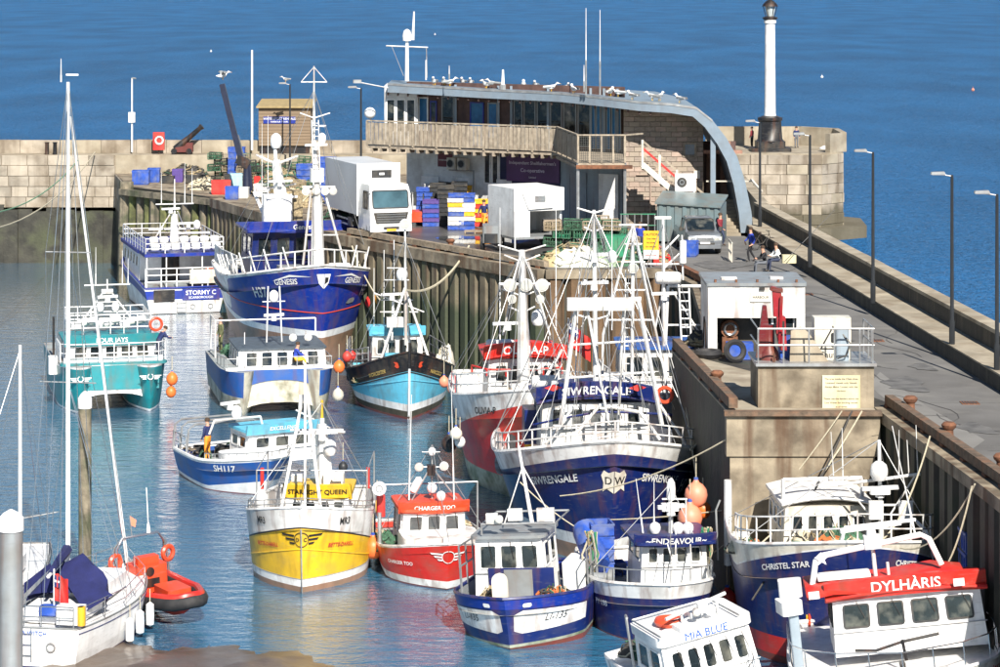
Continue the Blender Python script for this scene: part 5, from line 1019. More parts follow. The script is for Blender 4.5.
person((XD(780, 213), 213.8, 8.3), 90, 'person in dark red crouched beside the lighthouse column base', redt, denim, sit(.35))
person((XD(752, 213), 213.0, 8.3), 60, 'person in dark red left of the lighthouse column base', redt, blkc)
p = G(779, 262, 8.56); person((p.x, p.y+.3, 8.06), 105, 'seated angler in a white shirt on the ledge', whitet, denim, sit(.5))
p = G(769, 263, 8.56); person((p.x-.2, p.y-.2, 8.02), 95, 'seated angler in dark clothes next to the bicycle', blkc, greyt, sit(.5))
person(GP(484, 147.2), 150, 'man in a navy jacket and orange trousers beside the stacked crates', navyj, oraclo, walk)
person(GP(490, 148.2), 200, 'man in navy behind the one in orange trousers', navyj, oraclo)
person(GP(613, 132.5), 180, 'person in olive with a red and white hat behind the green bin', grn, denim, hat=1, hair=redpl)
person(GP(629, 131.5), 170, 'person in black standing right of the green bin', blkc, blkc)
person(GP(640, 134), 170, 'person in a bright blue jacket near the yellow sign', bluet, denim)
person(GP(720, 139), 230, 'person in a dark red top stepping behind the pickup truck', redt, denim, walk)
mb = MB(); mb.rbox((0, 0, .2), (.7, .35, .4), mat('cream_bag', (.6, .55, .35), .8, bump=.4), .12); mb.build('bag', None, G(789, 263, 8.56), label='cream bag on the ledge beside the seated anglers', cat='bag')
mb = MB(); mb.tube((0, 0, 0), (2.6, 1.2, 2.4), .02, blackpl, .008); mb.build('fishing_rod', None, G(784, 262, 8.7), label='fishing rod propped on the parapet by the anglers', cat='fishing rod')
mb = MB(); mb.lathe([(.5, 0), (.45, .1), (.15, .25)], whitepl, n=10); mb.build('white_bundle', None, (XD(826, 212), 212.5, 8.3), label='small white bundle on the pier head tower near the parapet', cat='bundle')

for px_, d_, rx_, h_, ms, lab in ((188, 186, 1.6, .7, [darkrope, net, tannet], 'dark net heap on the far quay behind the jetty tubs'), (302, 163, 1.3, .9, [tannet, rope, net], 'tan net heap beside the tall blue crates'), (262, 184, 1.8, 1.0, [net, darkrope, tannet], 'green net heap in front of the far pier wall'), (204, 176, 1.0, .6, [rope, darkrope], 'rope heap left of the large red tub'), (655, 131.2, .8, .6, [tannet, darkrope, redpl], 'small heap of rope behind the yellow sign')):
    heap('net_heap', GP(px_, d_), rx_, 1.0, h_, ms, 40, lab, 'net heap', seed=int(px_))
pots(GP(283, 184), 4, 4, 1, 'lobster pots on the far quay', 'before the hut', kinds=(0, 2, 1))
pots(GP(318, 178), 3, 3, 1, 'lobster pots on the far quay', 'by blue crates', kinds=(3, 1, 2))
for i, (px_, d_, m, lab) in enumerate(((275, 160, whitepl, 'white tub on the quay edge above the blue trawler'), (292, 158, paleb, 'pale blue tub on the quay edge above the blue trawler'), (309, 186, redpl, 'red tub in front of the brown hut base'), (247, 187, paleb, 'pale tub by the far pier wall'), (500, 150, whitepl, 'white tub by the shopfront wall'), (512, 151, bluepl, 'blue tub by the shopfront wall'), (690, 134, bluepl, 'blue tub beside the pickup on its left'))): tub(m, GP(px_, d_), lab, i*13, (1, .9, 1.1), 'tubs along the far quay')
mb = MB(); mb.bb(-.03, .03, -.02, .02, 0, 1.0, wood)
# ---------------- boats ----------------
CL = {}
CAM = V((0, 0, CH))
class Boat:
    """local frame: x forward with 0 at the stem on the waterline, y to port, z up from the waterline"""
    def __init__(s, name, px, py, a, L, B, label, cat='fishing boat', roll=0, group=None, away=False, z=0):
        p = G(px, py, WL+z); s.yaw = (90 if away else -90)+a
        s.root = empty(name, (p.x, p.y, WL+z), s.yaw, roll, label, cat, group); s.root.scale = (KS, KS, KS); s.L = L; s.B = B; s.z = z
        y = R(s.yaw); s.f = V((cos(y), sin(y), 0)); s.l = V((-sin(y), cos(y), 0)); s.o = V((p.x, p.y, WL+z))
    def q(s, px, py, x):     # the point seen at (px, py) that lies at local x
        r = V(((px-500)/FP, 1, -(py+25)/FP)); t = (x*KS-(CAM-s.o).dot(s.f))/r.dot(s.f); p = CAM+r*t-s.o
        return V((x, p.dot(s.l)/KS, p.z/KS))
    def z_(s, py, x, y=0):   # height seen at row py on local (x, y)
        d = (s.o+s.f*x*KS+s.l*y*KS).y; return (ZD(py, d)-WL-s.z)/KS
    def world(s, v): return s.o+s.f*v[0]*KS+s.l*v[1]*KS+V((0, 0, v[2]*KS))
    def shape(s, zb, zm, zs, rake=1.0, fe=1.3, wr=.78, tm=.38, tr=.8, zk=-.8, pd=2.0, pb=1.7, rk=.8, keel=.35):
        s.sh = dict(zb=zb, zm=zm, zs=zs, rake=rake, fe=fe, wr=wr, tm=tm, tr=tr, zk=zk, pd=pd, pb=pb, rk=rk, keel=keel)
    def sheer(s, t):
        h = s.sh
        if t < .55: return h['zm']+(h['zb']-h['zm'])*(1-t/.55)**1.7
        return h['zm']+(h['zs']-h['zm'])*((t-.55)/.45)**1.6
    def P(s, t, z, side, off=0.):
        h = s.sh; u = min(t/h['tm'], 1); e = max(0, (t-h['tm'])/(1-h['tm']))
        ta = 1-(1-h['tr'])*e**2
        yd = s.B/2*((1-(1-u)**h['pd'])**(1/1.25) if h['pd'] > 1 else u)*ta
        yw = s.B/2*h['wr']*(1-(1-u)**h['pb'])*ta
        zs = s.sheer(t); v = max(0, min(1, z/zs))
        if z >= 0: y = yw+(yd-yw)*v**h['fe']; x = -t*s.L+h['rake']*v**1.1*(1-t)**2.2
        else: k = min(1, z/h['zk']); y = yw*(1-h['keel']*k*k); x = -t*s.L-h['rk']*k*(1-t)**3
        return V((x, side*(y+off), z))
    def ht(s, i, n): return (i/n)**1.5
    def hull(s, bands, m0, n=34, sub=3, bw=.9, deckm=None, cap=None, capr=.07, inner=None, strakes=(), name='hull'):
        """bands: (material, top height as f(t)) upward from the keel; the last ends at the sheer"""
        mb = MB(); rows = None; lv = []
        for bi, (m, fz) in enumerate(bands):
            for k in range(sub): lv.append((m, bi, (k+1)/sub))
        def zz(t, bi, f):
            lo = s.sh['zk'] if bi == 0 else bands[bi-1][1](t); hi = bands[bi][1](t); return lo+(hi-lo)*f
        ts = [s.ht(i, n) for i in range(n+1)]
        for side in (1, -1):
            R0 = [s.P(t, s.sh['zk'], side) for t in ts]
            for m, bi, f in lv:
                R1 = [s.P(t, zz(t, bi, f), side) for t in ts]
                fs = [(i, i+1, n+1+i+1, n+1+i) if side > 0 else (n+1+i, n+1+i+1, i+1, i) for i in range(n)]
                mb.add(R0+R1, fs, m); R0 = R1
        p0 = [s.P(1, s.sh['zk'], 1), s.P(1, s.sh['zk'], -1)]
        for m, bi, f in lv:
            z = zz(1, bi, f); p1 = [s.P(1, z, 1), s.P(1, z, -1)]; mb.add(p0+p1, [(0, 1, 3, 2)], m); p0 = p1
        mb.build(name, s.root, sharp=30)
        if bw:
            im = inner or bands[-1][0]; mb = MB(); dk = lambda t: s.sheer(t)-bw
            tt = [max(.012, t) for t in ts]
            for side in (1, -1):
                a = [s.P(t, s.sheer(t)-.01, side, -.12) for t in tt]; b = [s.P(t, dk(t), side, -.12) for t in tt]
                for p in a+b:
                    if p.y*side < 0: p.y = 0
                mb.add(a+b, [(i, i+1, n+1+i+1, n+1+i) for i in range(n)], im)
            mb.build('bulwark', s.root, sharp=30)
            mb = MB(); a = [s.P(t, s.sheer(t), 1, -.12) for t in tt]; a = [V((p.x, max(p.y, 0), dk(t))) for p, t in zip(a, tt)]
            mb.add(a+[V((p.x, -p.y, p.z)) for p in a], [(i, i+1, n+1+i+1, n+1+i) for i in range(n)], deckm or globals()['deckm']); mb.build('deck', s.root)
        pts = [s.P(t, s.sheer(t), 1, -.04)+V((0, 0, .02)) for t in ts[::-1]]+[s.P(t, s.sheer(t), -1, -.04)+V((0, 0, .02)) for t in ts[1:]]
        mb = MB(); mb.path(pts, capr, cap or bands[-1][0], 5, closed=True); mb.build('cap_rail', s.root)
        for m, fz, r in strakes:
            mb = MB(); mb.path([s.P(t, fz(t), 1, .0) for t in ts[::-1]]+[s.P(t, fz(t), -1, .0) for t in ts[1:]], r, m, 5); mb.build('rubbing_strake', s.root)
    def arc(s, side, sc_, z):   # t for distance sc_ along the hull from the stem at height z
        pr = s.P(0, z, side); d = 0
        for i in range(1, 401):
            t = i/400*.9; p = s.P(t, z, side); e = (p-pr).length
            if d+e >= sc_: return t-(1-(sc_-d)/e)*.9/400
            d += e; pr = p
        return .9
    def map(s, side, s0, zc, follow=.0, tilt=0., off=.03):
        def fn(x, y):
            sd = 1 if side > 0 else -1; sc_ = s0+(x if side > 0 else -x)
            z = zc+y; dist = max(sc_, 0)
            t = s.arc(sd, dist, zc); t0 = s.arc(sd, s0, zc); z += follow*(s.sheer(t)-s.sheer(t0))+tilt*x
            p = s.P(t, z, sd); q_ = s.P(min(t+.01, 1), z, sd); r = s.P(t, z+.05, sd); n = (q_-p).cross(r-p); n.normalize()
            if n.y*sd < 0: n = -n
            return p+n*off
        return fn
    def name(s, txt, side, s0, z, size, m, name='name_lettering', follow=.6, **k):
        fn = s.map(side, s0, z, follow, off=.035); k.setdefault('bold', .02)
        return textmb(txt, fn, size, m, **k).build(name, s.root)
    def decal(s, polys, side, s0, z, m, name='emblem', follow=0., off=.035):
        fn = s.map(side, s0, z, follow, off=off); mb = MB()
        for P in polys: mb.add([fn(x, y) for x, y in P], [tuple(range(len(P)))], m)
        return mb.build(name, s.root)
    def rail(s, pts, h=.9, rails=2, r=.025, m=None, name='guard_rail', step=1.0, closed=False):
        m = m or white; mb = MB(); pts = [V(p) for p in pts]
        for k in range(rails): mb.path([p+V((0, 0, h*(k+1)/rails)) for p in pts], r, m, 5, closed)
        segs = list(zip(pts, pts[1:]))+([(pts[-1], pts[0])] if closed else [])
        for a, b in segs:
            n = max(1, round((b-a).length/step))
            for i in range(n): p = a+(b-a)*i/n; mb.tube(p, p+V((0, 0, h)), r, m, n=5)
        mb.tube(pts[-1], pts[-1]+V((0, 0, h)), r, m, n=5); return mb.build(name, s.root)
    def bowrail(s, t1=.35, h=.8, rails=2, r=.025, m=None, n=8, inset=-.08):
        L_ = [s.P(t1*(1-i/n), s.sheer(t1*(1-i/n)), 1, inset) for i in range(n)]; L_ = [V((p.x, max(p.y, .0), p.z)) for p in L_]
        pts = L_+[s.P(0, s.sheer(0), 1)+V((-.05, 0, 0))]+[V((p.x, -p.y, p.z)) for p in L_[::-1]]
        return s.rail(pts, h, rails, r, m, step=1.0)
    def house(s, x1, dep, wd, z0, z1, m, rake=.25, inset=.08, nf=3, ns=2, wv=(.45, .85), um=.06, roof=None, roofh=.12, over=.2, text=None, tm=None, ts=.3, visor=None, side_w=True, fm=None, name='wheelhouse', y=0, gap=.05, r=.1, curve=0., camber=0., px=None, hgt=None, tbold=.02):
        if px:
            A_ = s.q(px[0], px[2], x1); B_ = s.q(px[1], px[2], x1); wd = abs(A_.y-B_.y); y = (A_.y+B_.y)/2; z1 = (A_.z+B_.z)/2; z0 = z1-(hgt or 2.0)
        x0 = x1-dep; mb = MB(); h = wd/2; hi = h-inset
        b = [V((x0, y-h, z0)), V((x1, y-h, z0)), V((x1, y+h, z0)), V((x0, y+h, z0))]; t = [V((x0, y-hi, z1)), V((x1+rake, y-hi, z1)), V((x1+rake, y+hi, z1)), V((x0, y+hi, z1))]
        mb.loft([b, t], m); hs = mb.build(name, s.root); fm = fm or m
        for i in range(nf):
            u0 = um+(1-2*um)*i/nf+gap/2; u1 = um+(1-2*um)*(i+1)/nf-gap/2
            # seen from the bow: left is starboard? face runs from starboard(-y) to port(+y)
            window([b[1], b[2], t[2], t[1]], u0, u1, wv[0], wv[1], fm, hs, r=r)
        if side_w:
            for i in range(ns):
                u0 = .08+.84*i/ns+.03; u1 = .08+.84*(i+1)/ns-.03
                window([b[0], b[1], t[1], t[0]], u0, u1, wv[0], wv[1], fm, hs, r=r); window([b[2], b[3], t[3], t[2]], u0, u1, wv[0], wv[1], fm, hs, r=r)
        if nf and wd > 1.5:
            mb = MB(); e1 = (b[2]-b[1]); up_ = (t[1]-b[1]); nn_ = e1.cross(up_).normalized()
            for i in range(nf):
                u_ = um+(1-2*um)*(i+.5)/nf; q0 = b[1]+e1*u_+up_*min(wv[1]+.04, .98)+nn_*.06; mb.tube(q0, q0-up_*(wv[1]-wv[0])*.7+e1*.05, .012, black, n=4)
            mb.build('wipers', hs, kind='stuff')
            mb = MB(); zr = b[1]+up_*(wv[0]-.06)+nn_*.05; mb.tube(zr, zr+e1, .018, galv, n=5); mb.build('grab_rail', hs)
        rm = roof or m; mb = MB(); L_ = dep+rake+over*1.6
        P = rrect(L_, wd+over*1.2-2*inset*.5, .25, 3)
        cx = x0+L_/2-over*.6
        if camber:
            k = 9; rg = []
            for i in range(k+1):
                yy = -1+2*i/k; w2 = (wd/2+over*.5)*yy; zc = camber*(1-yy*yy); rg.append([V((cx-L_/2, y+w2, z1+zc)), V((cx+L_/2, y+w2, z1+zc)), V((cx+L_/2+.05, y+w2, z1+zc+roofh*.5)), V((cx+L_/2, y+w2, z1+zc+roofh)), V((cx-L_/2, y+w2, z1+zc+roofh))])
            mb.loft(rg, rm)
        else: mb.prism(P, (cx, y, z1), (1, 0, 0), (0, 1, 0), (0, 0, roofh), rm)
        rf_ = mb.build('roof', hs)
        if visor:   # (height, material) board across the front of the roof
            vh, vm = visor; xv = cx+L_/2-.02; k = 10; A_ = []
            for i in range(k+1):
                yy = -1+2*i/k; w2 = (wd/2+over*.55)*yy; zc = camber*(1-yy*yy); xx = xv-curve*yy*yy
                A_.append([V((xx, y+w2, z1+zc-.08)), V((xx+.12, y+w2, z1+zc+vh)), V((xx-.02, y+w2, z1+zc+vh+.02)), V((xx-.12, y+w2, z1+zc-.08))])
            mb = MB(); mb.loft(A_, vm); mb.build('visor', hs)
            if text:
                def fn(a, c):
                    yy = a/(wd/2+over*.55); zc = camber*(1-yy*yy); f = (vh/2+c+.04)/vh; return V((xv-curve*yy*yy+.12*f+.02, y+a, z1+zc+vh/2-.02+c))
                textmb(text, fn, ts, tm or textwht, bold=.02).build('name_lettering', hs)
        elif text:
            plane_text(text, (cx+L_/2+.015, y, z1+roofh/2), (0, 1, 0), (0, 0, 1), ts, tm or textwht, hs, 'name_lettering', bold=tbold)
        s.hs = hs; s.hz = z1+max(roofh, 0)+camber*.9; return hs
    def tubes(s, name, segs, m=None, r=.05, n=6):
        mb = MB()
        if name in ('crossarm', 'deck_machinery', 'aerials', 'canopy_post', 'boom', 'roof_rail', 'rigging', 'gallows') and len(segs) > 1:
            for g in segs: s.tubes(name, [g], m, r, n)
            return
        for g in segs:
            rr = g[2] if len(g) > 2 else r; kk = .78 if rr < .2 else 1
            mb.tube(g[0], g[1], rr*kk, m or white, g[3]*kk if len(g) > 3 else None, n)
        return mb.build(name, s.root)
    def stays(s, top, ts=(0, .12, .5, .85), r=.014, m=None):
        for t in ts:
            for sd in ((1,) if t == 0 else (1, -1)): s.tubes('stay', [(V(top), s.P(t, s.sheer(t), sd)+V((0, 0, .05)), r*1.3)], m or galv, n=4)
    def spot(s, p, r=.17, m=None, ax=(1, 0, -.15)):
        mb = MB(); mb.lathe([(r*.4, -.18), (r*.9, -.1), (r, 0), (r*1.02, .03)], m or white, p, ax, 12); o = mb.build('searchlight', s.root)
        mb = MB(); mb.lathe([(r*.88, .031), (r*.8, .05)], lens, p, ax, 12); mb.build('lamp_glass', o)
    def flood(s, p, w_=.5, h=.3):
        mb = MB(); p = V(p); mb.box(p, (.15, w_, h), white); o = mb.build('floodlight', s.root); mb = MB(); mb.box(p+V((.08, 0, 0)), (.02, w_*.88, h*.8), lens); mb.build('lamp_glass', o)
    def radar(s, p, w_=1.4, dome=False, m=None):
        p = V(p); mb = MB()
        if dome: mb.lathe([(.2, 0), (.3, .06), (.31, .18), (.2, .26), (.05, .28)], whiteclean, p)
        else: mb.lathe([(.16, 0), (.14, .22)], whiteclean, p, n=10); mb.box(p+V((0, 0, .3)), (.12, w_, .13), whiteclean, 12)
        mb.build('radar_scanner', s.root)
    def dome(s, p, r=.25, h=1.0): mb = MB(); mb.lathe([(r*.7, 0), (r, r*.6), (r, r*1.3*h), (r*.85, r*1.9*h), (r*.4, r*2.3*h), (.02, r*2.4*h)], whiteclean, p, n=12); mb.build('radome', s.root)
    def whip(s, p, h, lean=0., r=.022): mb = MB(); p = V(p); mb.tube(p, p+V((0, lean*.3, h*.3)), r*1.4, whiteclean, n=5); mb.tube(p+V((0, lean*.3, h*.3)), p+V((0, lean, h)), r, whiteclean, r*.5, 5); mb.build('aerial', s.root)
    def raft(s, p, ax=(0, 1, 0), l=1.1, r=.27): mb = MB(); mb.lathe([(.02, -l/2), (r*.8, -l/2+.02), (r, -l/2+.12), (r, -.03), (r*1.06, -.02), (r*1.06, .02), (r, .03), (r, l/2-.12), (r*.8, l/2-.02), (.02, l/2)], whitepl, p, ax, 12); mb.build('liferaft', s.root)
    def ring(s, p, ax=(1, 0, 0), R_=.3): mb = MB(); mb.torus(p, R_, .08, orange, ax, 14, 6); mb.build('lifering', s.root)
    def box(s, name, c, sz, m, r=.05, rz=0): mb = MB(); mb.rbox(c, sz, m, r, rz); return mb.build(name, s.root)
    def ladder(s, a, b, w_=.35, r=.03, m=None, step=.35, ax=(0, 1, 0)):
        a = V(a); b = V(b); ax = V(ax)*w_/2; mb = MB(); mb.tube(a-ax, b-ax, r, m or white); mb.tube(a+ax, b+ax, r, m or white); n = int((b-a).length/step)
        for i in range(n): p = a+(b-a)*(i+.5)/n; mb.tube(p-ax, p+ax, r*.8, m or white, n=5)
        mb.build('ladder', s.root)
    def clutter(s, x0, x1, y0, y1, z, n, seed=0, kinds=None):
        """loose gear on deck; each piece is a thing of its own"""
        rnd = random.Random(seed); kinds = kinds or ('tub', 'pot', 'heap', 'box')
        nm = s.root['label'].split(' with')[0]
        cols = [(bluepl, 'blue'), (whitepl, 'white'), (redpl, 'red'), (yelpl, 'yellow'), (blackpl, 'black')]
        pos = sorted([(rnd.uniform(x0, x1), rnd.uniform(y0, y1)) for _ in range(n)], reverse=True); key = (s.root.name,); cnt = CL.setdefault(key, {})
        ordn = ['first', 'second', 'third', 'fourth', 'fifth', 'sixth', 'seventh', 'eighth', 'ninth', 'tenth', 'eleventh', 'twelfth', 'thirteenth', 'fourteenth']
        for i, (lx, ly) in enumerate(pos):
            p = s.world((lx, ly, z)); kd = rnd.choice(kinds); yaw = R(s.yaw)+rnd.uniform(-.5, .5)
            if kd == 'pot': o = put(rnd.choice(POT), 'lobster_pot', p, (0, 0, yaw)); lab, c = 'lobster pot', 'lobster pot'
            elif kd == 'heap': o = heap('net_heap', p, rnd.uniform(.35, .6), rnd.uniform(.3, .5), rnd.uniform(.25, .5), rnd.sample([net, tannet, rope, darkrope, mat('orange_rope', (.5, .14, .04), .9)], 3), 14, 'x', 'net heap', seed=seed*31+i, r=.03); lab, c = 'net heap', 'net heap'
            else: m, cn_ = rnd.choice(cols); o = put(TM[m.name], 'fish_tub', p, (0, 0, yaw), None, (.6, .6, .6)); lab, c = cn_+' fish tub', 'tub'
            cnt[lab] = cnt.get(lab, 0)+1
            o['category'] = c; o['group'] = 'loose deck gear of the '+s.short; o['label'] = '%s on the %s, %s of its kind from the bow' % (lab, s.short, ordn[cnt[lab]-1])
def WB(px, py, d): return W(px, py, d*KS)
def buoy(p, r, m, label, sz=1.1, rz=0):
    r *= KS
    root = empty('buoy_fender', p, rz, label=label, cat='buoy'); mb = MB()
    mb.lathe([(.05*r, -r*sz), (.5*r, -r*.88*sz), (.87*r, -r*.5*sz), (r, 0), (.9*r, r*.45*sz), (.6*r, r*.82*sz), (.28*r, r*1.0*sz), (.2*r, r*1.18*sz)], m, n=16); mb.build('float', root)
    mb = MB(); mb.lathe([(.2*r, r*1.1*sz), (.2*r, r*1.35*sz), (.08*r, r*1.4*sz)], bluepl if m is not bluepl else black, n=8); mb.tube((0, 0, r*1.3*sz), (0.0, 0, r*1.3*sz+.7), .02, rope, n=4); mb.build('rope_eye', root); return root
C_ = lambda v: (lambda t: v)
def wing(k=1.0, side=1, bars=3):
    """winged badge half: bars sweeping aft from the stem"""
    P = [];
    for i in range(bars): y = (.16-.16*i)*k; l = (.95-.18*i)*k; x0 = .30*k*side; x1 = (l)*side; P.append([(x0, y-.05*k), (x1-.08*k*side, y-.045*k), (x1, y+.045*k), (x0, y+.03*k)] if side > 0 else [(x1, y+.045*k), (x1-.08*k*side, y-.045*k), (x0, y-.05*k), (x0, y+.03*k)])
    return P
def circ(cx, cy, r, n=16): return [(cx+r*cos(2*pi*i/n), cy+r*sin(2*pi*i/n)) for i in range(n)]
def ringp(cx, cy, r, w_, n=18, a0=0., a1=1.): return [[(cx+k*cos(2*pi*(a0+(a1-a0)*j/n)), cy+k*sin(2*pi*(a0+(a1-a0)*j/n))) for k, j in ((r, i), (r, i+1), (r-w_, i+1), (r-w_, i))] for i in range(n)]

# ===== MR3 yellow =====
b = Boat('yellow_fishing_boat', 302, 593, -1, 9.5, 4.75, 'yellow hulled fishing boat MR3 with white bulwark and yellow wheelhouse visor'); b.short = 'yellow hulled boat'
b.shape(3.2, 2.25, 2.0, rake=.5, fe=.9, wr=.9, tm=.36, pd=2.3, pb=2.0)
S = b.sheer
b.hull([(fadedred, C_(.22)), (white, C_(.50)), (yellow, lambda t: S(t)-.78-.9*t), (black, lambda t: S(t)-.72-.9*t), (white, S)], white, bw=.8, cap=white, capr=.06, strakes=((yellow, lambda t: S(t)-1.55-.4*t, .03), (greyp, lambda t: .5, .015)))
mb = MB(); mb.path([b.P(0, z, 1)+V((.03, 0, 0)) for z in (-.5, 0, .6, 1.2, 1.8, 2.4)], .03, galv); mb.build('stem_bar', b.root)
for sd in (1, -1):
    b.name('MR3', sd, 1.9 if sd > 0 else 2.0, 2.5, .36, textblk, 'registration', 0.3, wide=.8)
    b.name('BETTE-DARELL', sd, 1.75, 1.62, .20, textred, follow=.5, shear=.2)
    b.decal([[(x, y) for x, y in p] for p in wing(.9, 1 if sd > 0 else -1)], sd, .0, 2.0, textblk)
    b.decal(ringp(0, 0, .28, .03, a0=-.25 if sd > 0 else .25, a1=.25 if sd > 0 else .75), sd, .0, 2.0, textblk)
    b.name('D' if sd < 0 else 'C', sd, .14, 2.0, .2, textblk, follow=0)
x1 = -4.8
b.house(x1, 2.8, 3.2, 2.0, 4.35, whiteclean, nf=4, roof=yellow, roofh=.12, over=.1, visor=(.5, yellow), text='STARLIGHT QUEEN', tm=textblk, ts=.26, curve=.15, wv=(.6, .93), px=(285, 351, 496), hgt=1.7)
b.box('box', (x1-.9, .7, b.hz+.35), (.8, .8, .5), whiteclean, .1)
b.bowrail(.45, .35, 2, .02, galv)
b.tubes('gantry', [(b.q(281, 510, -2), b.q(303, 395, -4), .08), (b.q(305, 510, -1.6), b.q(305, 363, -4), .06), (b.q(321, 510, -2), b.q(307, 395, -4), .08), (b.q(290, 430, -4), b.q(343, 430, -4.6), .06)])
b.tubes('mast', [(b.q(325, 483, -6), b.q(322, 424, -6), .33, .18), (b.q(322, 424, -6), b.q(322, 418, -6), .12), (b.q(296, 432, -6), b.q(345, 432, -6), .06)])
b.tubes('yellow_pole', [(b.q(322, 424, -6), b.q(322, 400, -6), .07)], yellow)
b.stays(b.q(322, 402, -6), (0, .3, .8)); b.radar(b.q(322, 440, -5.7), 1.2); b.dome(b.q(330, 455, -5.7), .25)
b.flood(b.q(297, 478, -4.8), .4, .3); b.flood(b.q(338, 477, -4.8), .4, .3)
b.tubes('pot_gallows', [((-4, -2.1, 2.0), (-4, -2.1, 3.7), .04), ((-4, -2.1, 3.7), (-4, 2.1, 3.7), .03), ((-4, 2.1, 2.0), (-4, 2.1, 3.7), .04), ((-8, -2.1, 2.0), (-8, -2.1, 3.7), .04), ((-8, 2.1, 2.0), (-8, 2.1, 3.7), .04), ((-8, -2.1, 3.7), (-4, -2.1, 3.7), .03), ((-8, 2.1, 3.7), (-4, 2.1, 3.7), .03)], galv)
b.box('exhaust_post', (-5, -2.0, 3.2), (.14, .14, .8), redpl); b.box('exhaust_post', (-5.2, 2.05, 3.2), (.14, .14, .8), redpl)
mb = MB(); mb.lathe([(.26, 0), (.26, .14)], whiteclean, (-3.2, 2.62, 3.2), (1, 0, 0), 16); mb.torus((-3.05, 2.62, 3.2), .12, .02, greyp, (1, 0, 0)); mb.build('hauler_wheel', b.root)
b.dome((-2.6, -1.75, 2.5), .24, 1.2); b.clutter(-3.4, -1.8, -1.3, 1.3, 1.75, 4, 4, ('heap', 'heap', 'pot'))
buoy(WB(373, 548, 98.2), .38, orapl, 'orange fender ball between the yellow boat and the red boat'); buoy(WB(377, 507, 103), .22, mat('yellow_buoy', (.8, .45, .05), .5, var=.1), 'small yellow buoy on the right rail of the yellow boat')
buoy(WB(343, 467, 110), .2, blackpl, 'black ball hanging behind the mast of the yellow boat')
# ===== red boat =====
b = Boat('red_fishing_boat', 447, 590, 10, 8.0, 4.4, 'red hulled fishing boat with white wheelhouse and orange red roof'); b.short = 'red hulled boat'
b.shape(1.78, 1.05, .95, rake=.5, fe=.8, wr=.86, tm=.34, pd=2.2, pb=1.9)
S = b.sheer; b.hull([(darkred, C_(.05)), (white, C_(.32)), (red, lambda t: S(t)-.06), (white, S)], red, bw=.3, cap=white, capr=.05)
for sd in (1, -1):
    b.decal(wing(.72, 1 if sd > 0 else -1), sd, .0, 1.28, textwht); b.decal(ringp(0, 0, .24, .03, a0=-.25 if sd > 0 else .25, a1=.25 if sd > 0 else .75), sd, .0, 1.28, textwht)
    b.name('CHARGER TOO', sd, 2.1, .85, .19, textwht, follow=.3, shear=.15)
b.box('foredeck_trunk', (-1.9, 0, 1.45), (2.2, 2.9, .5), white, .5)
b.house(-2.6, 2.4, 3.3, 1.7, 3.75, whiteclean, px=(401, 466, 510), hgt=1.5, nf=3, ns=2, wv=(.32, .9), roof=orange, roofh=.12, visor=(.36, orange), text='CHARGER TOO', ts=.22, curve=.25, rake=.15, gap=.06, um=.06)
hz = b.hz+.2; zo = b.hz-4.2
pass
b.tubes('mast', [(b.q(412, 500, -4), b.q(431, 466, -4), .04), (b.q(458, 500, -4), b.q(431, 466, -4), .04), (b.q(432, 502, -4.2), b.q(432, 445, -4.2), .05), (b.q(418, 467, -4), b.q(444, 467, -4), .03), (b.q(422, 452, -4), b.q(440, 452, -4), .025)], galv)
b.box('lamp_box', b.q(431, 470, -4), (.3, .3, .4), black); b.spot(b.q(419, 467, -3.8), .17); b.spot(b.q(444, 466, -3.8), .17); b.dome(b.q(432, 492, -4), .2, .7); b.dome(b.q(432, 455, -4), .15, .8); b.dome(b.q(441, 500, -3.6), .18, .8)
b.whip(b.q(409, 500, -3.8), 4.0, .1); b.whip(b.q(454, 500, -3.8), 4.2, -.1)
mb = MB(); mb.lathe([(.02, -.35), (.14, -.27), (.16, 0), (.14, .27), (.02, .35)], whiteclean, b.q(416, 485, -4), (0, .5, .9)); mb.build('liferaft', b.root)
b.tubes('gallows', [((-5.2, -2.0, .9), (-5.2, -2.0, 2.9), .05), ((-5.2, -2.0, 2.9), (-5.2, 2.0, 2.9), .04), ((-5.2, 2.0, 2.9), (-5.2, 2.0, .9), .05)], galv); b.tubes('roller_post', [((-3.0, -2.1, .9), (-3.0, -2.1, 2.3), .10)], galv)
b.box('red_locker', (-3.8, -1.95, 2.4), (.4, .3, .8), redpl); b.clutter(-6.6, -4.9, -1.6, 1.6, .75, 6, 8, ('heap', 'pot', 'heap', 'tub')); b.clutter(-4.2, -3.4, -2.0, -1.75, .8, 3, 12, ('heap',))
b.stays(b.q(432, 445, -4.2), (0, .5))
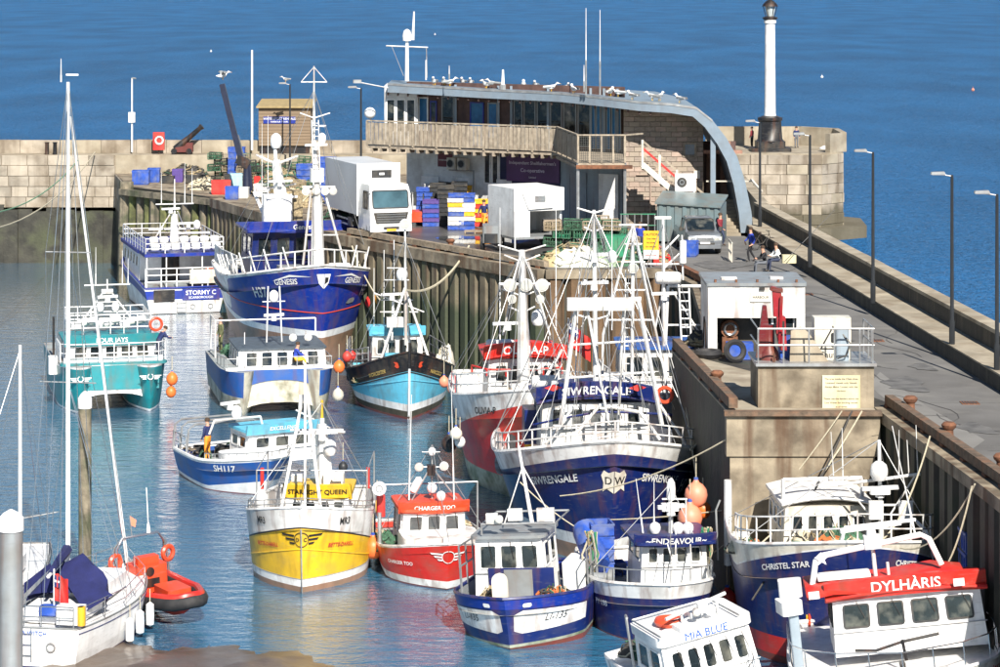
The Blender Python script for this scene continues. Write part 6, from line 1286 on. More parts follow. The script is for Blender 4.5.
# ===== LI-135 =====
b = Boat('blue_white_potting_boat', 510, 650, -14, 7.6, 4.7, 'navy and white potting boat LI-135 tilted on the low water', roll=4); b.short = 'boat LI-135'
b.shape(1.75, 1.5, 1.35, rake=.35, fe=.8, wr=.88, tm=.30, pd=2.0, pb=1.6)
S = b.sheer; b.hull([(darkred, C_(.06)), (mat('boot_line', (.3, .32, .25), .7, var=.3, dirt=(.08, .12, .05), da=.8), C_(.16)), (navy, C_(.42)), (navy, lambda t: S(t)-.36), (royal, S)], navy, bw=.55, cap=navy, capr=.06, inner=greyp)
for sd in (1, -1):
    up = lambda a: S(b.arc(sd, a, 1.0))-.42
    A_ = [(.22+(3.2-.22)*i/10) for i in range(11)]
    fn = b.map(sd, 0, .0, 0, off=.022); mb = MB(); lo = [.50+.10*(i/10) for i in range(11)]
    for i in range(10):
        for j in range(4):
            def g_(ii, jj):
                z0_ = lo[ii]+(0.12 if ii == 0 else 0); z1_ = up(A_[ii])-(0.15 if ii == 0 else 0); zz_ = z0_+(z1_-z0_)*jj/4; return b.P(b.arc(sd, A_[ii], .9), zz_, sd, .015)
            mb.add([g_(i, j), g_(i+1, j), g_(i+1, j+1), g_(i, j+1)], [(0, 1, 2, 3)], white)
    mb.build('white_hull_panel', b.root)
    b.name('LI-135', sd, 1.75, .98, .34, textblk, 'registration', .2, shear=.3, bold=.0)
    b.decal([rrect(.3, .14, .05)], sd, .75, S(.1)-.18, textwht, 'fairlead')
b.house(-2.2, 2.2, 2.7, 1.0, 3.35, whiteclean, px=(478, 549, 538), hgt=2.2, nf=3, ns=2, wv=(.52, .90), roof=greyp, roofh=.1, rake=-.15, gap=.045, um=.04)
b.box('front_panel', (-2.19, 0, 1.75), (.05, 2.3, 1.0), navy, .01); b.box('grey_panel', (-2.15, -.1, 1.65), (.04, 1.0, 1.1), greyp, .01)
mb = MB(); mb.prism(rrect(.55, 1.2, .26), (-1.0, -.45, 1.75), (0, 1, 0), (0, 0, 1), (.1, 0, 0), cream); mb.build('anchor_board', b.root)
b.rail([b.P(.55, S(.55), 1, -.1), b.P(.35, S(.35), 1, -.1)], 1.2, 2, .03, galv); b.rail([b.P(.55, S(.55), -1, -.1), b.P(.35, S(.35), -1, -.1), b.P(.14, S(.14), -1, -.05)], 1.4, 2, .035, galv)
b.tubes('roof_frame', [((-2.2, -1.3, 3.75), (-2.2, 1.3, 3.75), .05), ((-4.4, -1.3, 3.75), (-4.4, 1.3, 3.75), .05), ((-2.2, -1.3, 3.75), (-4.4, -1.3, 3.75), .04), ((-2.2, 1.3, 3.75), (-4.4, 1.3, 3.75), .04), ((-2.2, -1.3, 3.4), (-2.2, -1.3, 3.75), .04), ((-2.2, 1.3, 3.4), (-2.2, 1.3, 3.75), .04)], galv)
b.flood((-2.2, 1.0, 4.05), .6, .45); b.flood((-2.3, -.1, 4.05), .5, .4); b.flood((-2.2, -.9, 3.95), .4, .35); b.spot((-2.0, -.6, 3.95), .14)
b.tubes('mast', [((-3.4, .2, 3.5), (-3.4, -.1, 6.2), .1, .06), ((-3.4, 1.0, 3.5), (-3.4, 0, 5.5), .03), ((-3.4, -.8, 3.5), (-3.4, 0, 5.5), .03)])
mb = MB(); mb.lathe([(.38, -.8), (.42, -.6), (.42, .8), (.36, .85)], bluepl, (-4.8, 1.7, 2.2), (.5, .3, -.5), 14); mb.build('blue_barrel', None); bo = bpy.data.objects['blue_barrel']; bo.parent = None; bo.location = b.o; bo.rotation_euler = b.root.rotation_euler; tag(bo, 'big blue barrel on the deck of the navy and white boat LI-135', 'barrel')
b.box('locker', (-4.4, 1.5, 1.6), (1.6, .8, 1.0), whiteclean); b.clutter(-3.2, -1.4, 1.2, 1.5, 1.2, 4, 15, ('heap',)); b.clutter(-2.4, -1.2, -1.4, -.6, 1.05, 3, 16, ('tub', 'heap', 'box'))
for i, (px, py, r_) in enumerate(((574, 607, .27), (586, 600, .27), (592, 582, .22), (597, 611, .25), (590, 590, .2))): buoy(WB(px, py, 92.2+.3*i), r_, pinkpl, '%s faded pink buoy between boat LI-135 and the navy boat' % ('leftmost', 'second', 'topmost', 'lowest', 'small middle')[i])
# ===== Endeavour =====
b = Boat('navy_fishing_boat', 668, 648, 8, 8.5, 4.3, 'navy hulled fishing boat with ENDEAVOUR on its navy wheelhouse visor'); b.short = 'navy boat ENDEAVOUR'
b.shape(2.2, 1.7, 1.5, rake=.5, fe=.9, wr=.86, tm=.36, pd=2.2, pb=1.9)
S = b.sheer; b.hull([(darkred, C_(.05)), (navy, lambda t: S(t)-.48), (white, S)], navy, bw=.7, cap=white, inner=white)
for sd in (1, -1): b.name('PY 198', sd, 3.0, 1.15, .28, textwht, 'registration', .5, shear=.1)
b.house(-3.0, 2.4, 2.55, 1.8, 4.95, whiteclean, px=(640, 708, 542), hgt=1.8, nf=4, ns=2, wv=(.6, .92), roof=navy, roofh=.1, over=.45, visor=(.34, navy), text='~ENDEAVOUR~', ts=.30, curve=.3, rake=.05, gap=.05)
b.stays(b.q(670, 484, -4), (0, .4))
b.tubes('mast', [(b.q(671, 535, -4), b.q(670, 484, -4), .11, .07), (b.q(662, 499, -4), b.q(687, 499, -4), .04), (b.q(686, 499, -4), b.q(686, 532, -4), .03)]); b.radar(b.q(671, 515, -3.8), 1.0); b.box('mast_box', b.q(670, 507, -3.8), (.3, .6, .25), whiteclean); b.dome(b.q(671, 500, -4), .16, 2)
for p_ in (655, 678, 688): b.dome(b.q(p_, 533, -3.9), .2, .8)
b.whip(b.q(643, 533, -3.9), 1.9, -.25); b.whip(b.q(654, 533, -3.9), 1.95, 0)
b.tubes('tripod', [(b.q(680, 588, -1.2), b.q(665, 535, -2.8), .03), (b.q(692, 588, -1.2), b.q(690, 535, -2.8), .03), (b.q(675, 588, -1.2), b.q(676, 530, -2.8), .03)])
b.bowrail(.45, .5, 1, .022, galv)
mb = MB(); mb.lathe([(.18, -.6), (.3, -.55), (.16, -.5), (.16, .1), (.3, .15), (.3, .3)], greyp, (-3.1, -1.6, 1.7), (.3, 1, 0)); mb.build('net_drum', b.root)
for y_ in (-2.0, 2.1): mb = MB(); [mb.path([(-3.8+.5*random.random(), y_+random.uniform(-.2, .2), 3.2), (-3.6, y_+random.uniform(-.3, .3), 2.4), (-3.7, y_+random.uniform(-.25, .25), 1.5)], .035, random.choice((rope, tannet, greenpl))) for _ in range(12)]; mb.build('hanging_ropes', b.root, kind='stuff')
b.clutter(-5.4, -3.8, -1.9, -1.4, 1.0, 3, 21, ('tub', 'heap')); b.clutter(-8.0, -6.4, -1.4, 1.4, .9, 5, 22)
cr_ = b.world((-5.0, -1.4, 1.0))
for i in range(5): tub(bluepl, cr_+V((0, 0, i*.42)), ['lowest', 'second', 'third', 'fourth', 'topmost'][i]+' blue tub in the stack left of the ENDEAVOUR wheelhouse', b.yaw, (.9, .9, .58), 'blue tubs stacked on the navy boat')
buoy(WB(696, 495, 93.5), .42, pinkpl, 'largest pale pink buoy right of the navy bow'); buoy(WB(690, 518, 93.2), .45, pinkpl, 'lower big pink buoy behind the ENDEAVOUR mast'); buoy(WB(703, 510, 95), .3, orapl, 'deep orange buoy behind the two big pink ones'); buoy(WB(727, 600, 92), .35, redpl, 'red buoy right of the navy boat ENDEAVOUR')
# ===== Mia Blue =====
b = Boat('white_cabin_boat', 742, 742, 20, 7.0, 3.3, 'small white cabin boat with MIA BLUE in blue letters, cut off at the bottom', roll=10); b.short = 'MIA BLUE'
b.shape(1.7, 1.35, 1.2, rake=.6, fe=.9, wr=.82, tm=.4)
S = b.sheer; b.hull([(navy, C_(.2)), (white, S)], white, bw=.1, cap=whiteclean, deckm=whiteclean, capr=.06)
b.house(-1.7, 2.4, 2.9, 1.2, 3.0, whiteclean, px=(677, 770, 636), hgt=1.6, nf=5, ns=2, wv=(.40, .86), roof=whiteclean, roofh=.28, over=.15, rake=-.35, gap=.035, text='MIA BLUE', tm=textblu, ts=.34, r=.12, tbold=.0)
for dy in (-.95,): mb = MB(); mb.path([(-1.8, -1.3, b.hz+.1), (-4.0, -1.3, b.hz+.1), (-4.0, 1.3, b.hz+.1), (-1.8, 1.3, b.hz+.1)], .03, galv); mb.build('roof_rail', b.root)
b.box('roof_box', (-2.8, .5, b.hz+.17), (.6, .9, .3), whiteclean); b.box('roof_hatch', (-2.4, .1, b.hz+.07), (1.0, 1.4, .14), whiteclean); b.spot((-1.9, .0, b.hz+.5), .12); b.spot((-1.9, .5, b.hz+.5), .12); b.flood((-2.0, .25, b.hz+.6), .3, .25)
b.tubes('roof_bar', [((-2.2, -.9, b.hz+.45), (-2.6, 1.3, b.hz+.6), .07), ((-2.4, -.3, b.hz), (-2.4, -.3, b.hz+.5), .05), ((-2.4, .9, b.hz), (-2.4, .9, b.hz+.55), .05)]); b.bowrail(.5, .5, 1, .02, steel)
o = MB(); o.torus((0, 0, 0), .33, .12, orange, (0, 0, 1), 16, 7); oo = o.build('lifebuoy', None, b.world((-3.0, -1.0, b.hz-.04)), label='orange lifebuoy lying on the roof of MIA BLUE', cat='lifebuoy')
b.tubes('davit', [((-4.2, -1.4, 1.2), (-4.2, -1.4, 3.2), .06), ((-4.2, -1.4, 3.2), (-3.6, -1.6, 3.3), .05)], galv); b.clutter(-5.8, -4.6, -1.1, 1.1, 1.15, 4, 31, ('tub', 'heap', 'pot'))
# ===== Dylharis =====
b = Boat('red_roofed_potting_boat', 910, 752, -3, 8.4, 6.3, 'white potting boat DYLHÀRIS with a big red wheelhouse roof at bottom right', roll=6); b.short = 'red roofed boat'
b.shape(2.35, 2.1, 1.9, rake=.9, fe=.8, wr=.86, tm=.33, pd=2.6, pb=2.0)
S = b.sheer; b.hull([(black, C_(.3)), (white, lambda t: S(t)-.9), (black, lambda t: S(t)-.62), (white, S)], white, bw=.15, cap=whiteclean, deckm=whiteclean, capr=.06)
for sd in (1, -1):
    b.name('DYLHÀRIS', sd, 3.0, S(.2)-.33, .34, textred, follow=.8, shear=.15, wide=.85)
    for s0 in (1.65, 4.35): b.decal([[(-.4, -.04), (.4, -.04), (.4, .05), (-.4, .05)]], sd, s0, S(.2)-.33, textred, 'stripe', follow=.8)
hw2 = 5.1
b.house(-2.1, 2.2, hw2, 2.2, 3.95, whiteclean, px=(844, 998, 597), hgt=1.65, nf=4, ns=3, wv=(.48, .90), roof=red, roofh=.1, over=.25, rake=-.25, gap=.05, um=.04, fm=blackpl, visor=(.52, red), text='DYLHÀRIS', ts=.46, curve=.25, camber=.12, r=.08)
mb = MB(); mb.loft([[V((-4.2, y, b.hz+h-.1)), V((-2.1, y, b.hz+h-.1)), V((-2.5, y, b.hz+.14+h)), V((-4.1, y, b.hz+.16+h))] for y, h in ((-2.4, 0), (-1.6, .12), (0, .02), (1.5, .16), (2.4, 0))], red); mb.build('roof_moulding', b.root)
for y_ in (-2.2, 2.1): mb = MB(); mb.box((-1.90, y_, b.hz+.1), (.03, .32, .22), textwht); mb.build('flag_badge', b.root)
mb = MB(); mb.path([(-3.0, -2.2, b.hz), b.q(833, 553, -3.1), b.q(838, 549, -3.1), b.q(940, 538, -3.1), b.q(948, 543, -3.1), b.q(958, 570, -3)], .09, whiteclean, 8); mb.build('goalpost', b.root)
b.tubes('mast', [(b.q(891, 580, -3.2), b.q(891, 535, -3.2), .08), (b.q(904, 578, -3.2), b.q(904, 562, -3.2), .06)]); b.radar(b.q(891, 535, -3.1), 1.9); b.box('mast_box', b.q(891, 540, -3.1), (.3, .5, .4), whiteclean); b.whip(b.q(935, 540, -3.1), 3.4, -.35)
mb = MB(); S5 = [(.22*cos(pi/2+2*pi*i/10)*(1 if i % 2 == 0 else .42), .22*sin(pi/2+2*pi*i/10)*(1 if i % 2 == 0 else .42)) for i in range(10)]; mb.prism(S5, b.q(839, 552, -3.0), (0, 1, 0), (0, 0, 1), (.03, 0, 0), whiteclean); mb.build('star_ornament', b.root)
b.box('side_casing', (-2.5, -2.85, b.hz-1.3), (.5, .3, 1.7), bluegrey, .05); b.box('roof_plate', (-3.2, -1.2, b.hz+.32), (.8, 1.6, .08), whiteclean, .05)
b.bowrail(.6, .75, 1, .022, steel, n=7)
mb = MB(); mb.path([(-1.2, -1.2, 2.75), (-1.1, -.6, 2.72), (-1.15, .2, 2.9), (-1.3, 1.3, 3.0)], .05, black); mb.path([(-1.15, .2, 2.95), (-.9, .25, 2.4)], .05, black); mb.build('wiper_cable', b.root); b.box('anchor', (-.7, .1, 2.35), (.5, .16, .12), black)
b.box('side_locker', (-2.5, -2.95, b.hz-.3), (.8, .65, .4), whiteclean, .1, 15); b.box('side_tank', (-2.9, -2.85, b.hz+.15), (.5, .7, .5), whiteclean, .12)
for i in range(4):
    p = b.world((-6.6, 2.9, 2.4)); tub(bluepl, p+V((0, 0, i*.62)), ['lowest', 'second', 'third', 'topmost'][i]+' big blue tub stacked at the stern of the red roofed boat', b.yaw+5, (1.0, 1.3, .88), 'big blue tubs on the red roofed boat')
mb = MB(); [mb.path([(0, random.uniform(-.3, .3), 0), (random.uniform(-.1, .1), random.uniform(-.3, .3), -1.2), (0, random.uniform(-.4, .4), -2.4)], .04, random.choice((rope, rope, orange, yellow))) for _ in range(10)]; mb.build('hanging_rope', None, WB(808, 560, 84), label='pale rope bundle hanging between the navy boat and the red roofed boat', cat='rope')
# ===== Christel Star =====
b = Boat('navy_white_trawler', 852, 676, 3, 9.8, 6.6, 'navy trawler CHRISTEL STAR with rust streaked white bulwark below the concrete block'); b.short = 'CHRISTEL STAR'
b.shape(4.5, 3.5, 3.2, rake=1.0, fe=1.0, wr=.85, tm=.36, pd=2.3, pb=1.9)
S = b.sheer; b.hull([(darkred, C_(.25)), (red, C_(.9)), (navy, lambda t: S(t)-.16-1.7*min(t, .4)), (white, lambda t: S(t)-.11-1.7*min(t, .4)), (cream, S)], navy, bw=1.1, cap=white, inner=cream, deckm=wood)
for sd in (1, -1): b.name('CHRISTEL STAR', sd, 2.5, 3.45, .28, textwht, follow=1.3)
b.house(-4.2, 3.4, 4.1, 2.9, 5.0, cream, px=(783, 873, 506), hgt=1.6, nf=5, ns=3, wv=(.45, .82), roof=whiteclean, roofh=.1, over=.1, camber=.22, rake=.0, gap=.04, fm=whiteclean)
b.bowrail(.42, .9, 2, .03, white)
b.tubes('gantry', [(b.q(783, 515, -4.8), b.q(783, 479, -4.8), .09), (b.q(783, 480, -4.8), b.q(862, 478, -4.8), .1), (b.q(862, 520, -4.8), b.q(862, 478, -4.8), .09)])
X_ = -3.5
b.tubes('mast', [(b.q(882, 560, X_), b.q(879, 440, X_), .12, .07), (b.q(838, 485, X_), b.q(920, 474, X_), .07), (b.q(873, 505, X_), b.q(905, 505, X_), .05), (b.q(845, 485, X_), b.q(870, 515, X_), .04), (b.q(915, 476, X_), b.q(890, 515, X_), .04)])
b.dome(b.q(879, 480, X_+.3), .30, .9); b.stays(b.q(879, 440, X_), (.3, .8))
for px_ in (876, 906): 
    p = b.q(px_, 510, X_+.3); b.box('floodlight', p, (.2, .5, .6), whiteclean, .08)
b.box('radar_base', b.q(880, 491, X_+.3), (.3, .7, .2), whiteclean, .12); b.radar(b.q(880, 497, X_+.2), 1.3)
for a_, c_, e_, g_ in ((834, 484, 831, 432), (843, 484, 842, 428), (899, 476, 899, 430), (909, 475, 907, 440), (918, 474, 916, 425)): b.tubes('aerial', [(b.q(a_, c_, X_), b.q(e_, g_, X_), .03, .015)])
mb = MB(); mb.path([b.q(840, 548, -1.6), b.q(845, 528, -1.8), b.q(915, 520, -1.8), b.q(925, 530, -1.6), b.q(935, 560, -1.6)], .08, whiteclean); mb.build('bow_hoop', b.root)
mb = MB(); mb.path([b.q(728, 565, -8), b.q(728, 480, -8)], .14, white, 8); mb.path([b.q(720, 500, -8), b.q(716, 510, -8), b.q(718, 560, -8)], .04, galv); mb.build('side_post', b.root)
b.clutter(-4.8, -3.2, -1.6, 1.6, 3.35, 7, 41, ('heap', 'heap', 'pot', 'tub')); b.clutter(-5.4, -3.5, -3.0, -2.4, 3.1, 3, 42, ('heap', 'tub')); b.clutter(-9.4, -8.6, -2, 2, 3.2, 3, 43)
def arms(b, px, pys, x, half, r=.04, up=.0): b.tubes('crossarm', [(b.q(px-h_, py-up, x), b.q(px, py, x), r) for py, h_ in zip(pys, half)]+[(b.q(px, py, x), b.q(px+h_, py-up, x), r) for py, h_ in zip(pys, half)])
# ===== Siwrengale =====
b = Boat('navy_trawler', 612, 568, 4, 14, 8.2, 'large navy trawler SIWRENGALE with white gantry, shield badge and floodlights'); b.short = 'SIWRENGALE'
b.shape(5.0, 3.35, 2.9, rake=1.1, fe=1.1, wr=.72, tm=.42, pd=2.4, pb=1.7)
S = b.sheer; b.hull([(fadedred, C_(.65)), (white, C_(1.1)), (navy, lambda t: S(t)-.5-.6*t), (white, S)], navy, bw=.9, cap=white, capr=.09, sub=4)
for sd in (1, -1):
    b.name('SIWRENGALE', sd, 2.8 if sd < 0 else 2.6, 3.2, .43, textwht, follow=.9)
b.name('H7', 1, 4.7, 2.55, .75, textwht, 'registration', .9)
sh = [(0, -.5), (.3, -.32), (.48, -.45), (.42, -.1), (.5, .2), (.38, .4), (.2, .3), (0, .38)]
b.decal([sh], 1, 0, 3.45, cream); b.decal([[(-x, y) for x, y in sh][::-1]], -1, 0, 3.45, cream)
b.name('W', 1, .22, 3.45, .42, textblk, follow=0); b.name('D', -1, .22, 3.45, .42, textblk, follow=0)
b.house(-6.0, 3.6, 4.7, 2.4, 5.25, white, px=(540, 650, 402), hgt=2.4, nf=5, ns=2, wv=(.62, .92), roof=navy, roofh=.1, over=.35, camber=.3, visor=(.62, navy), text='SIWRENGALE', ts=.46, curve=.35, gap=.06)
for sx in (-1, 1): mb = MB(); mb.prism([(-.35, 0), (.0, .13), (.35, .02), (0, -.13)], b.q(595+sx*42, 390, -5.1)+V((.1, 0, .1)), (0, 1, 0), (0, 0, 1), (.05, 0, 0), redpl); mb.build('painted_fish', b.root)
b.rail([b.q(533, 425, -5.4), b.q(565, 418, -5.0), b.q(600, 412, -4.9), b.q(640, 413, -5.0), b.q(672, 415, -5.4)], .01, 1, .045, navy, 'blue_rail')
X_ = -3.6
b.tubes('gantry', [(b.q(561, 425, X_), b.q(577, 300, X_), .11), (b.q(662, 425, X_), b.q(638, 298, X_), .11), (b.q(574, 302, X_), b.q(641, 299, X_), .13), (b.q(608, 420, X_+.5), b.q(586, 303, X_), .07), (b.q(618, 430, X_-.5), b.q(624, 300, X_), .07), (b.q(571, 345, X_), b.q(650, 340, X_), .06), (b.q(566, 378, X_), b.q(655, 372, X_), .06)])
for px_ in (578, 600, 622): b.flood(b.q(px_, 304, X_+.3), .85, .5)
X_ = -6.5
b.tubes('mast', [(b.q(596, 395, X_), b.q(594, 210, X_), .16, .09)]); arms(b, 594, (213, 232, 262, 285, 320), X_, (17, 10, 14, 10, 16), .05, 5)
b.radar(b.q(594, 262, X_+.2), 1.6); b.radar(b.q(594, 290, X_+.2), 1.2); b.dome(b.q(612, 262, X_), .2)
b.stays(b.q(594, 212, X_), (0, .06, .12, .3, .6, .9)); b.stays(b.q(633, 226, -8), (0, .2, .45, .8)); b.tubes('wires', [(b.q(594, 225, X_), b.q(633, 228, -8), .02), (b.q(577, 302, -3.6), b.q(594, 240, X_), .025), (b.q(638, 300, -3.6), b.q(633, 240, -8), .025), (b.q(577, 302, -3.6), b.q(560, 440, -2), .02), (b.q(638, 300, -3.6), b.q(660, 440, -2), .02), (b.q(608, 300, -3.6), b.q(612, 440, -.5), .02)], galv) if False else None
for a_, c_ in (((594, 225, -6.5), (633, 228, -8)), ((577, 302, -3.6), (594, 240, -6.5)), ((638, 300, -3.6), (633, 240, -8)), ((577, 302, -3.6), (556, 442, -2)), ((638, 300, -3.6), (664, 440, -2)), ((608, 300, -3.6), (612, 442, -.5)), ((594, 260, -6.5), (540, 400, -7)), ((594, 260, -6.5), (655, 395, -7)), ((586, 300, -3.6), (575, 420, -4.5)), ((630, 300, -3.6), (645, 425, -4.5))): b.tubes('wire', [(b.q(*a_), b.q(*c_), .022)], galv, n=4)
X_ = -8.0
b.tubes('tripod', [(b.q(633, 225, X_), b.q(603, 335, X_), .07), (b.q(633, 225, X_), b.q(632, 395, X_), .09), (b.q(633, 225, X_), b.q(664, 370, X_), .07), (b.q(608, 320, X_), b.q(652, 320, X_), .05), (b.q(615, 290, X_), b.q(645, 290, X_), .05), (b.q(603, 335, X_), b.q(602, 395, X_), .07), (b.q(664, 370, X_), b.q(668, 400, X_), .07)])
arms(b, 633, (225, 244, 262), X_, (14, 9, 12), .05); b.spot(b.q(633, 268, X_+.2), .22)
b.ladder(b.q(628, 395, -8.2), b.q(630, 270, -8.2)); b.whip(b.q(612, 330, -6), 5.6); b.whip(b.q(575, 385, -7), 5.0, .2)
b.bowrail(.42, .75, 2, .035, white)
b.tubes('deck_machinery', [(b.q(575, 435, -2.8), b.q(600, 405, -3.5), .09), (b.q(600, 405, -3.5), b.q(640, 412, -3.5), .09), (b.q(640, 412, -3.5), b.q(660, 440, -3), .09), (b.q(585, 440, -3), b.q(650, 430, -3), .06), (b.q(545, 445, -5), b.q(575, 405, -5), .07), (b.q(660, 405, -5), b.q(690, 450, -4.5), .08)])
b.box('winch', (-3.2, -.4, 3.3), (.9, 1.6, .6), white, .2); b.box('hatch', (-2.4, .8, 3.3), (.8, .9, .4), white, .15); b.box('storage_box', (-9.5, 1.2, 5.2), (2, 1.5, 1.2), white); b.box('storage_box', (-8.6, -2.2, 4.0), (1.4, 1.0, 1.4), navy)
b.raft((-7.6, -1.9, 5.9)); b.ring(b.q(665, 395, -6.2)); b.clutter(-4.8, -2.0, -1.6, 1.6, 2.7, 5, 51, ('heap', 'tub', 'box')); b.clutter(-13, -10.5, -2.4, 2.4, 2.6, 7, 52)
tyre = MB(); tyre.torus((0, 0, 0), .48, .2, rubber, (1, .0, 0)); tyre.build('tyre_fender', None, WB(511, 452, 104), label='big black tyre fender between OLIVIA-P and SIWRENGALE', cat='tyre')
def flag(px, py, d, w_, h, label, m=None, lean=0):
    root = empty('red_flag', WB(px, py, d), label=label, cat='flag'); mb = MB(); n = 8; vs = []
    for j in range(n+1):
        for i in range(n+1):
            x = w_*i/n; z = -h*j/n; vs.append((x*(.75)+.3*z*0, .08*sin(x*9+z*3), z-x*lean+.03*sin(x*14)))
    mb.add(vs, [(j*(n+1)+i, j*(n+1)+i+1, (j+1)*(n+1)+i+1, (j+1)*(n+1)+i) for j in range(n) for i in range(n)], m or redpl); mb.build('cloth', root)
    mb = MB(); q_ = [v for v in vs]; mb.add([(0, -.1, -.0), (w_*.33, -.1+.0, -.02-.33*w_*lean), (w_*.33, -.1, -h*.45-.33*w_*lean), (0, -.1, -h*.45)], [(0, 1, 2, 3)], navy); mb.add([(0, -.115, -h*.18), (w_*.33, -.115, -h*.18-.33*w_*lean), (w_*.33, -.115, -h*.26-.33*w_*lean), (0, -.115, -h*.26)], [(0, 1, 2, 3)], textwht); mb.add([(w_*.13, -.118, 0), (w_*.2, -.118, 0), (w_*.2, -.118, -h*.48), (w_*.13, -.118, -h*.48)], [(0, 1, 2, 3)], redpl); mb.build('flag_canton', root)
    mb = MB(); mb.tube((-.03, .02, .15), (-.03, .02, -h-1.2), .025, whiteclean); mb.build('flag_pole', root)
flag(569, 322, 107, 1.1, .9, 'large red ensign flag hanging in the SIWRENGALE rigging', lean=.6); flag(677, 318, 117, .1, .1, 'x')if False else None
# ===== Olivia-P =====
b = Boat('red_trawler', 532, 503, 4, 16, 6.3, 'red and white trawler OLIVIA-P with red visor and triple searchlights'); b.short = 'OLIVIA-P'
b.shape(4.96, 3.6, 3.2, rake=1.0, fe=1.1, wr=.75, tm=.38, pd=2.3, pb=1.8)
S = b.sheer; b.hull([(mat('weedy_boot', (.33, .36, .28), .7, var=.3, dirt=(.1, .12, .06), da=.8), C_(.9)), (red, lambda t: S(t)-.6-2.2*min(t, .4)), (white, S)], red, bw=1.1, cap=white, capr=.08)
for sd in (1, -1): b.name('OLIVIA-P', sd, 2.9, 3.75, .42, textblk, follow=.8, shear=.2)
b.house(-6.4, 3.6, 3.9, 3.2, 5.75, white, px=(487, 562, 358), hgt=2.6, nf=4, ns=2, wv=(.6, .90), roof=red, roofh=.1, over=.35, camber=.2, visor=(.6, red), text='OLIVIA-P', ts=.52, curve=.25)
b.rail([b.q(472, 372, -7), b.q(487, 376, -5.8), b.q(525, 377, -5.6), b.q(562, 374, -6)], .3, 1, .05, red, 'red_rail')
b.rail([(-10, -2.9, 3.3), (-7.4, -2.9, 3.5)], .8, 2, .03, red, 'shelter_rail', step=1.3)
X_ = -4.4
b.tubes('mast', [(b.q(524, 400, X_), b.q(522, 250, X_), .33, .14), (b.q(503, 335, X_-.8), b.q(518, 262, X_), .06), (b.q(550, 335, X_-.8), b.q(528, 262, X_), .06)])
arms(b, 522, (252, 262, 296, 313), X_, (24, 18, 20, 14), .05, 7); b.tubes('crossarm', [(b.q(499, 284, X_), b.q(550, 284, X_), .08)]); b.stays(b.q(522, 252, X_), (0, .08, .15, .35, .6, .9)); [b.tubes('wire', [(b.q(*a_), b.q(*c_), .022)], galv, n=4) for a_, c_ in (((499, 284, X_), (485, 395, -4)), ((550, 284, X_), (556, 390, -4)), ((522, 300, X_), (472, 375, -7)), ((522, 262, X_), (510, 395, -1)))]
for px_ in (510, 526, 542): b.spot(b.q(px_, 285, X_+.3), .30)
for px_ in (512, 540): b.spot(b.q(px_, 299, X_+.3), .2)
b.radar(b.q(508, 330, X_), 1.4); b.dome(b.q(538, 325, X_-1), .3); b.whip(b.q(500, 340, -7), 6.0); b.whip(b.q(556, 330, -8), 6.5); b.whip(b.q(515, 250, X_), 1.6)
b.bowrail(.4, .9, 2, .035, white); b.raft(b.q(500, 345, -8), l=1.3); b.tubes('boom', [(b.q(535, 395, -3), b.q(562, 350, -5), .09)])
b.box('winch', (-2.8, 0, 4.3), (.9, 1.5, .6), white, .2); b.clutter(-13, -10.5, -2.2, 2.2, 3.2, 5, 61); b.clutter(-3.4, -2, -1.2, 1.2, 3.9, 3, 62, ('heap',))
buoy(WB(456, 434, 113), .28, cream, 'cream fender ball on the left bow of OLIVIA-P', 1.0); buoy(WB(460, 442, 113.5), .24, whitepl, 'white fender below the cream ball on OLIVIA-P'); buoy(WB(449, 444, 114), .34, black, 'black fender ball outermost on the left bow of OLIVIA-P')
flag(549, 340, 117, .7, .7, 'small red flag in front of the OLIVIA-P visor', lean=.7)
# ===== white trawler behind =====
b = Boat('white_trawler', 662, 488, 0, 11.5, 5.0, 'white trawler with tall ladder gantry, mostly hidden behind SIWRENGALE'); b.short = 'white trawler'
b.shape(4.2, 3.4, 3.0, rake=.6); S = b.sheer; b.hull([(darkred, C_(.6)), (midblue, lambda t: S(t)-1.3), (white, S)], white, bw=.9, cap=white)
b.house(-5.0, 3.0, 3.4, 2.8, 5.4, white, nf=3, ns=2, wv=(.5, .88), roof=midblue, over=.2)
X_ = -5.5
b.tubes('gantry', [(b.q(668, 286, X_), b.q(709, 286, X_), .09), (b.q(668, 286, X_), b.q(664, 380, X_), .09), (b.q(705, 286, X_), b.q(708, 370, X_), .09), (b.q(672, 290, X_), b.q(712, 352, X_), .06), (b.q(706, 290, X_), b.q(716, 350, X_-1), .06), (b.q(664, 325, X_), b.q(708, 325, X_), .06), (b.q(652, 365, X_), b.q(708, 362, X_), .06)])
b.stays(b.q(663, 222, X_+.4), (0, .4, .8)); b.ladder(b.q(687, 358, X_+.2), b.q(684, 288, X_+.2), .45, .045, whiteclean, .4)
b.tubes('mast', [(b.q(664, 350, X_+.4), b.q(663, 219, X_+.4), .13, .08), (b.q(665, 250, X_+.4), b.q(679, 235, X_+.4), .06), (b.q(664, 268, X_+.4), b.q(683, 250, X_+.4), .06), (b.q(645, 264, X_+.4), b.q(683, 264, X_+.4), .06), (b.q(664, 285, X_+.4), b.q(655, 330, X_), .06), (b.q(683, 280, X_+.4), b.q(682, 235, X_+.4), .05)])
b.tubes('crossarm', [(b.q(655, 218, X_+.4), b.q(671, 218, X_+.4), .1)]); mb = MB(); p = b.q(683, 252, X_+.5); mb.lathe([(.02, -.55), (.16, -.5), (.16, .5), (.02, .55)], whiteclean, p); mb.build('radar_reflector', b.root)
